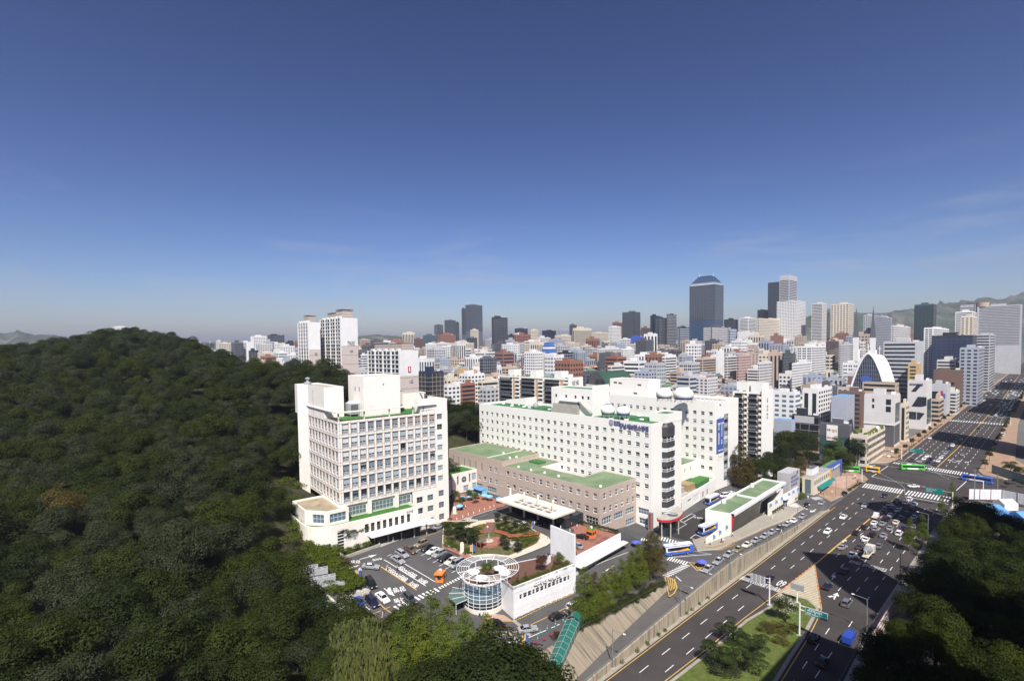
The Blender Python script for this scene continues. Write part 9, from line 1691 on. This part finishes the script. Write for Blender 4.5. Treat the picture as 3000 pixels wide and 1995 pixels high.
banner_pole('blue and yellow banner pole by the covered stair',915,640,zb5);banner_pole('blue and yellow banner pole by the flower boxes',350,975,zb5);banner_pole('blue and yellow banner pole at the hedge by the car park',590,210,zb2);banner_pole('blue banner pole beside the garden stele',265,860,r4);banner_pole('blue and yellow banner pole at the canopy crossing',812,640,r4);banner_pole('blue banner pole among the row of conifers',1310,440,zb5)
def parasol(label,u,v,z,m,r=1.5,group=None):
 t=thing('parasol',label,'parasol',(u,v,z),rng.uniform(0,1),group);mb=MB();n=8
 for i in range(n):a,b=2*math.pi*i/n,2*math.pi*(i+1)/n;mb.face([(r*math.cos(a),r*math.sin(a),2.15),(r*math.cos(b),r*math.sin(b),2.15),(0,0,2.75)],m);mb.face([(r*math.cos(a),r*math.sin(a),2.15),(r*math.cos(b),r*math.sin(b),2.15),(r*math.cos(b),r*math.sin(b),1.95),(r*math.cos(a),r*math.sin(a),1.95)],m)
 mb.build('canopy',t);mb=MB();mb.tube((0,0,0),(0,0,2.7),.04,metal_white,6);mb.build('pole',t);mb=MB();mb.lathe((0,0,0),[(.5,.7),(.5,.76),(0,.76)],timber,10);mb.build('table',t)
for i,(x,y)in enumerate(((275,1012),(512,978),(560,1020),(345,1065))):u,v=un(*r4(x,y),DF+2.2);parasol(['white parasol at the left of the ring pergola','large white parasol behind the pergola tree','white parasol at the right of the ring pergola','white parasol at the front of the ring pergola'][i],u,v,DF,cloth_white,1.6,'white parasols on the cafe deck')
for x,y in((168,332),(235,320),(375,312),(420,322),(300,305),(510,342),(145,410),(262,290)):u,v=un(*r4(x,y),2.4);parasol('pale aqua parasol over a table of the outdoor cafe',u,v,.2,cloth_aqua,1.45,'aqua parasols of the outdoor cafe')
for l,x,y in(('blue parasol standing in the yellow painted triangle',805,945),('blue parasol by the bus lane crossing',55,725)):u,v=un(*r6(x,y),-2.4);parasol(l,u,v,-4.8,umbrella_blue,1.6)
u,v=un(*r4(335,270),1.6);t=thing('kiosk','light blue snack kiosk with an awning beside the podium','kiosk',(u,v,.1));mb=MB();mb.box(-1.2,1.2,-3,3,0,2.3,cloth_aqua);mb.build('cabin',t);mb=MB();mb.box(-2.4,1.3,-3.2,3.2,2.4,2.55,cloth_aqua,tarp_blue);mb.build('awning',t);mb=MB();mb.box(-1.25,-1.2,-2.6,2.6,1.0,2.1,pane_dark);mb.build('hatch_window',t)
def person_mesh(name,stride):
 J={'p':(0,0,.95),'s':(0,0,1.2),'c':(0,0,1.42),'n':(0,0,1.52),'h':(.02,0,1.66),'t':(.01,0,1.74)};ed=[('p','s'),('s','c'),('c','n'),('n','h'),('h','t')];rad=dict(p=.15,s=.135,c=.16,n=.06,h=.10,t=.07)
 for k,s in((1,1),(-1,-1)):
  x=stride*k;L='%d'%k;J.update({'a'+L:(0,.19*k,1.42),'b'+L:(-x*.4,.25*k,1.15),'w'+L:(-x*.5+.08,.25*k,.90),'k'+L:(x*.45+.04,.10*k,.50),'f'+L:(x*.9,.10*k,.07),'o'+L:(x*.9+.16,.11*k,.05)});ed+=[('c','a'+L),('a'+L,'b'+L),('b'+L,'w'+L),('p','k'+L),('k'+L,'f'+L),('f'+L,'o'+L)];rad.update({'a'+L:.075,'b'+L:.055,'w'+L:.045,'k'+L:.075,'f'+L:.055,'o'+L:.045})
 ks=list(J);me=bpy.data.meshes.new(name);me.from_pydata([J[k]for k in ks],[(ks.index(a),ks.index(b))for a,b in ed],[]);o=bpy.data.objects.new(name,me);COL.objects.link(o);m=o.modifiers.new('skin','SKIN')
 for i,k in enumerate(ks):me.skin_vertices[0].data[i].radius=(rad[k],rad[k]);me.skin_vertices[0].data[i].use_root=(k=='p')
 sb=o.modifiers.new('sub','SUBSURF');sb.levels=sb.render_levels=1;r=bpy.data.meshes.new_from_object(o.evaluated_get(bpy.context.evaluated_depsgraph_get()));bpy.data.objects.remove(o);r.materials.clear();[r.materials.append(m_)for m_ in(skin_m,cloth_white,trouser,hair_m)]
 for p in r.polygons:c=p.center;p.material_index=3 if c.z>1.69 or(c.z>1.58 and c.x<-.01)else 0 if c.z>1.5 or(abs(c.y)>.2 and c.z<1.02)else 1 if c.z>.93 else 2;p.use_smooth=True
 return r
skin_m=M('skin',(.50,.32,.23),var=0);hair_m=M('hair',(.02,.016,.013),var=0);trouser=M('trousers',(.05,.05,.06),var=0);PM=[person_mesh('walking_person',.28),person_mesh('standing_person',.05)]
SHC={'white':cloth_white,'dark':black_panel,'pink':M('shirt_pink',(.6,.12,.25),var=0),'teal':M('shirt_teal',(.1,.4,.4),var=0),'grey':letter_grey,'blue':sign_blue,'orange':orange_paint}
def person(f,x,y,shirt,trous,label,z=None,pose=0,ang=None):
 u,v=at(*f(x,y))if z is None else un(*f(x,y),z);o=put('person',PM[pose],None,(u,v,(S(u,v)+.08 if z is None else z)),rng.uniform(0,6)if ang is None else ang,label='person in a %s top and %s trousers %s'%(shirt,trous,label),category='person');set_mat(o,SHC[shirt],1);set_mat(o,SHC[trous],2);o.scale=(1.05,)*3;return o
for a in((r2,805,1098,'white','dark','directing cars at the entrance'),(r2,1118,1068,'grey','dark','on the yellow lane line'),(r2,1232,1070,'grey','dark','between the white lane lines'),(r2,1183,735,'white','white','walking before the tower canopy'),(zb2,870,600,'dark','white','walking past the gatehouse bays'),(zb2,1985,615,'white','dark','at the foot of the glass drum'),(r4,403,640,'white','grey','on the garden steps'),(r4,818,600,'orange','dark','beside the canopy car'),(r4,833,600,'white','grey','opening the canopy car'),(r4,808,520,'grey','dark','under the entrance canopy'),(r4,973,588,'dark','dark','beside the canopy column'),(r4,983,622,'white','white','crossing from the canopy'),(r4,1395,965,'teal','teal','walking along the lower road'),(r6,412,548,'white','grey','under the oval canopy'),(r6,905,775,'white','dark','by the flagged wall end'),(r6,1033,748,'dark','dark','on the pavement by the hoop bollards'),(r6,1057,750,'white','grey','walking with another by the hoop bollards'),(r6,1160,680,'white','dark','below the glass hall corner'),(r6,1615,475,'white','white','strolling along the glass front'),(r6,1432,790,'dark','dark','standing by the taxi queue'),(r6,1722,640,'white','white','beside the silver taxi'),(rn,282,1230,'dark','dark','at the side-lane crossing'),(rn,240,1275,'grey','dark','near the side-lane crossing'),(rn,612,1110,'white','white','on the crossing by the restaurant'),(rn,632,1240,'white','dark','beside the black car in the side lane'),(rn,540,1460,'blue','white','by the white taxi')):person(*a)
for a in((r4,1176,605,'pink','pink','on the brick terrace'),(r4,1226,625,'white','grey','crossing the brick terrace'),(r4,1317,660,'pink','grey','behind the orange booth'),(r4,1340,655,'white','dark','next to the orange booth'),(r4,165,450,'dark','dark','seated side of the outdoor cafe'),(r4,200,445,'white','dark','near the outdoor cafe tables')):person(*a,z=.08,pose=1)
for x,y,s in((1305,800,'white'),(1340,790,'white'),(1370,870,'dark'),(1380,830,'pink'),(1430,840,'white'),(780,1040,'white'),(815,1030,'blue'),(850,1040,'grey')):person(rn,x,y,s,'dark','on the corner plaza',RZ+.15,1)
t=bpy.data.objects.get('apartment_tower.005')
HAZE=1.25e-4
hm_,hn,hk=_nt('haze_air');hn.remove(hn['Principled BSDF']);vo=hn.new('ShaderNodeVolumePrincipled');vo.inputs['Color'].default_value=(.80,.86,1,1);vo.inputs['Density'].default_value=HAZE;vo.inputs['Anisotropy'].default_value=0.3;hk.new(vo.outputs[0],hn['Material Output'].inputs['Volume'])
mb=MB();mb.box(-9200,16300,-9200,16300,RZ-40,345,hm_);mb.build('haze',kind='stuff')
# --- labels: look-alikes told apart by their order across the view
_ord=['leftmost','second from left','third from left','fourth from left','fifth from left','sixth from left','seventh from left','eighth from left','ninth from left','tenth from left']
bpy.context.view_layer.update();same={}
for o in COL.objects:
 if o.parent is None and 'label' in o:same.setdefault(o['label'],[]).append(o)
for lab,obs in same.items():
 if 1<len(obs)<=45 and len(lab.split())<=13:
  obs.sort(key=lambda o:pix(*o.location)[0])
  for i,o in enumerate(obs):o['label']=lab+', '+(_ord[i]if i<10 else 'rightmost' if i==len(obs)-1 else '%dth from left'%(i+1)if i%10 not in(0,1,2)else '%d%s from left'%(i+1,'st' if i%10==0 and i>12 else 'nd' if i%10==1 and i>12 else 'rd' if i%10==2 and i>13 else 'th'))
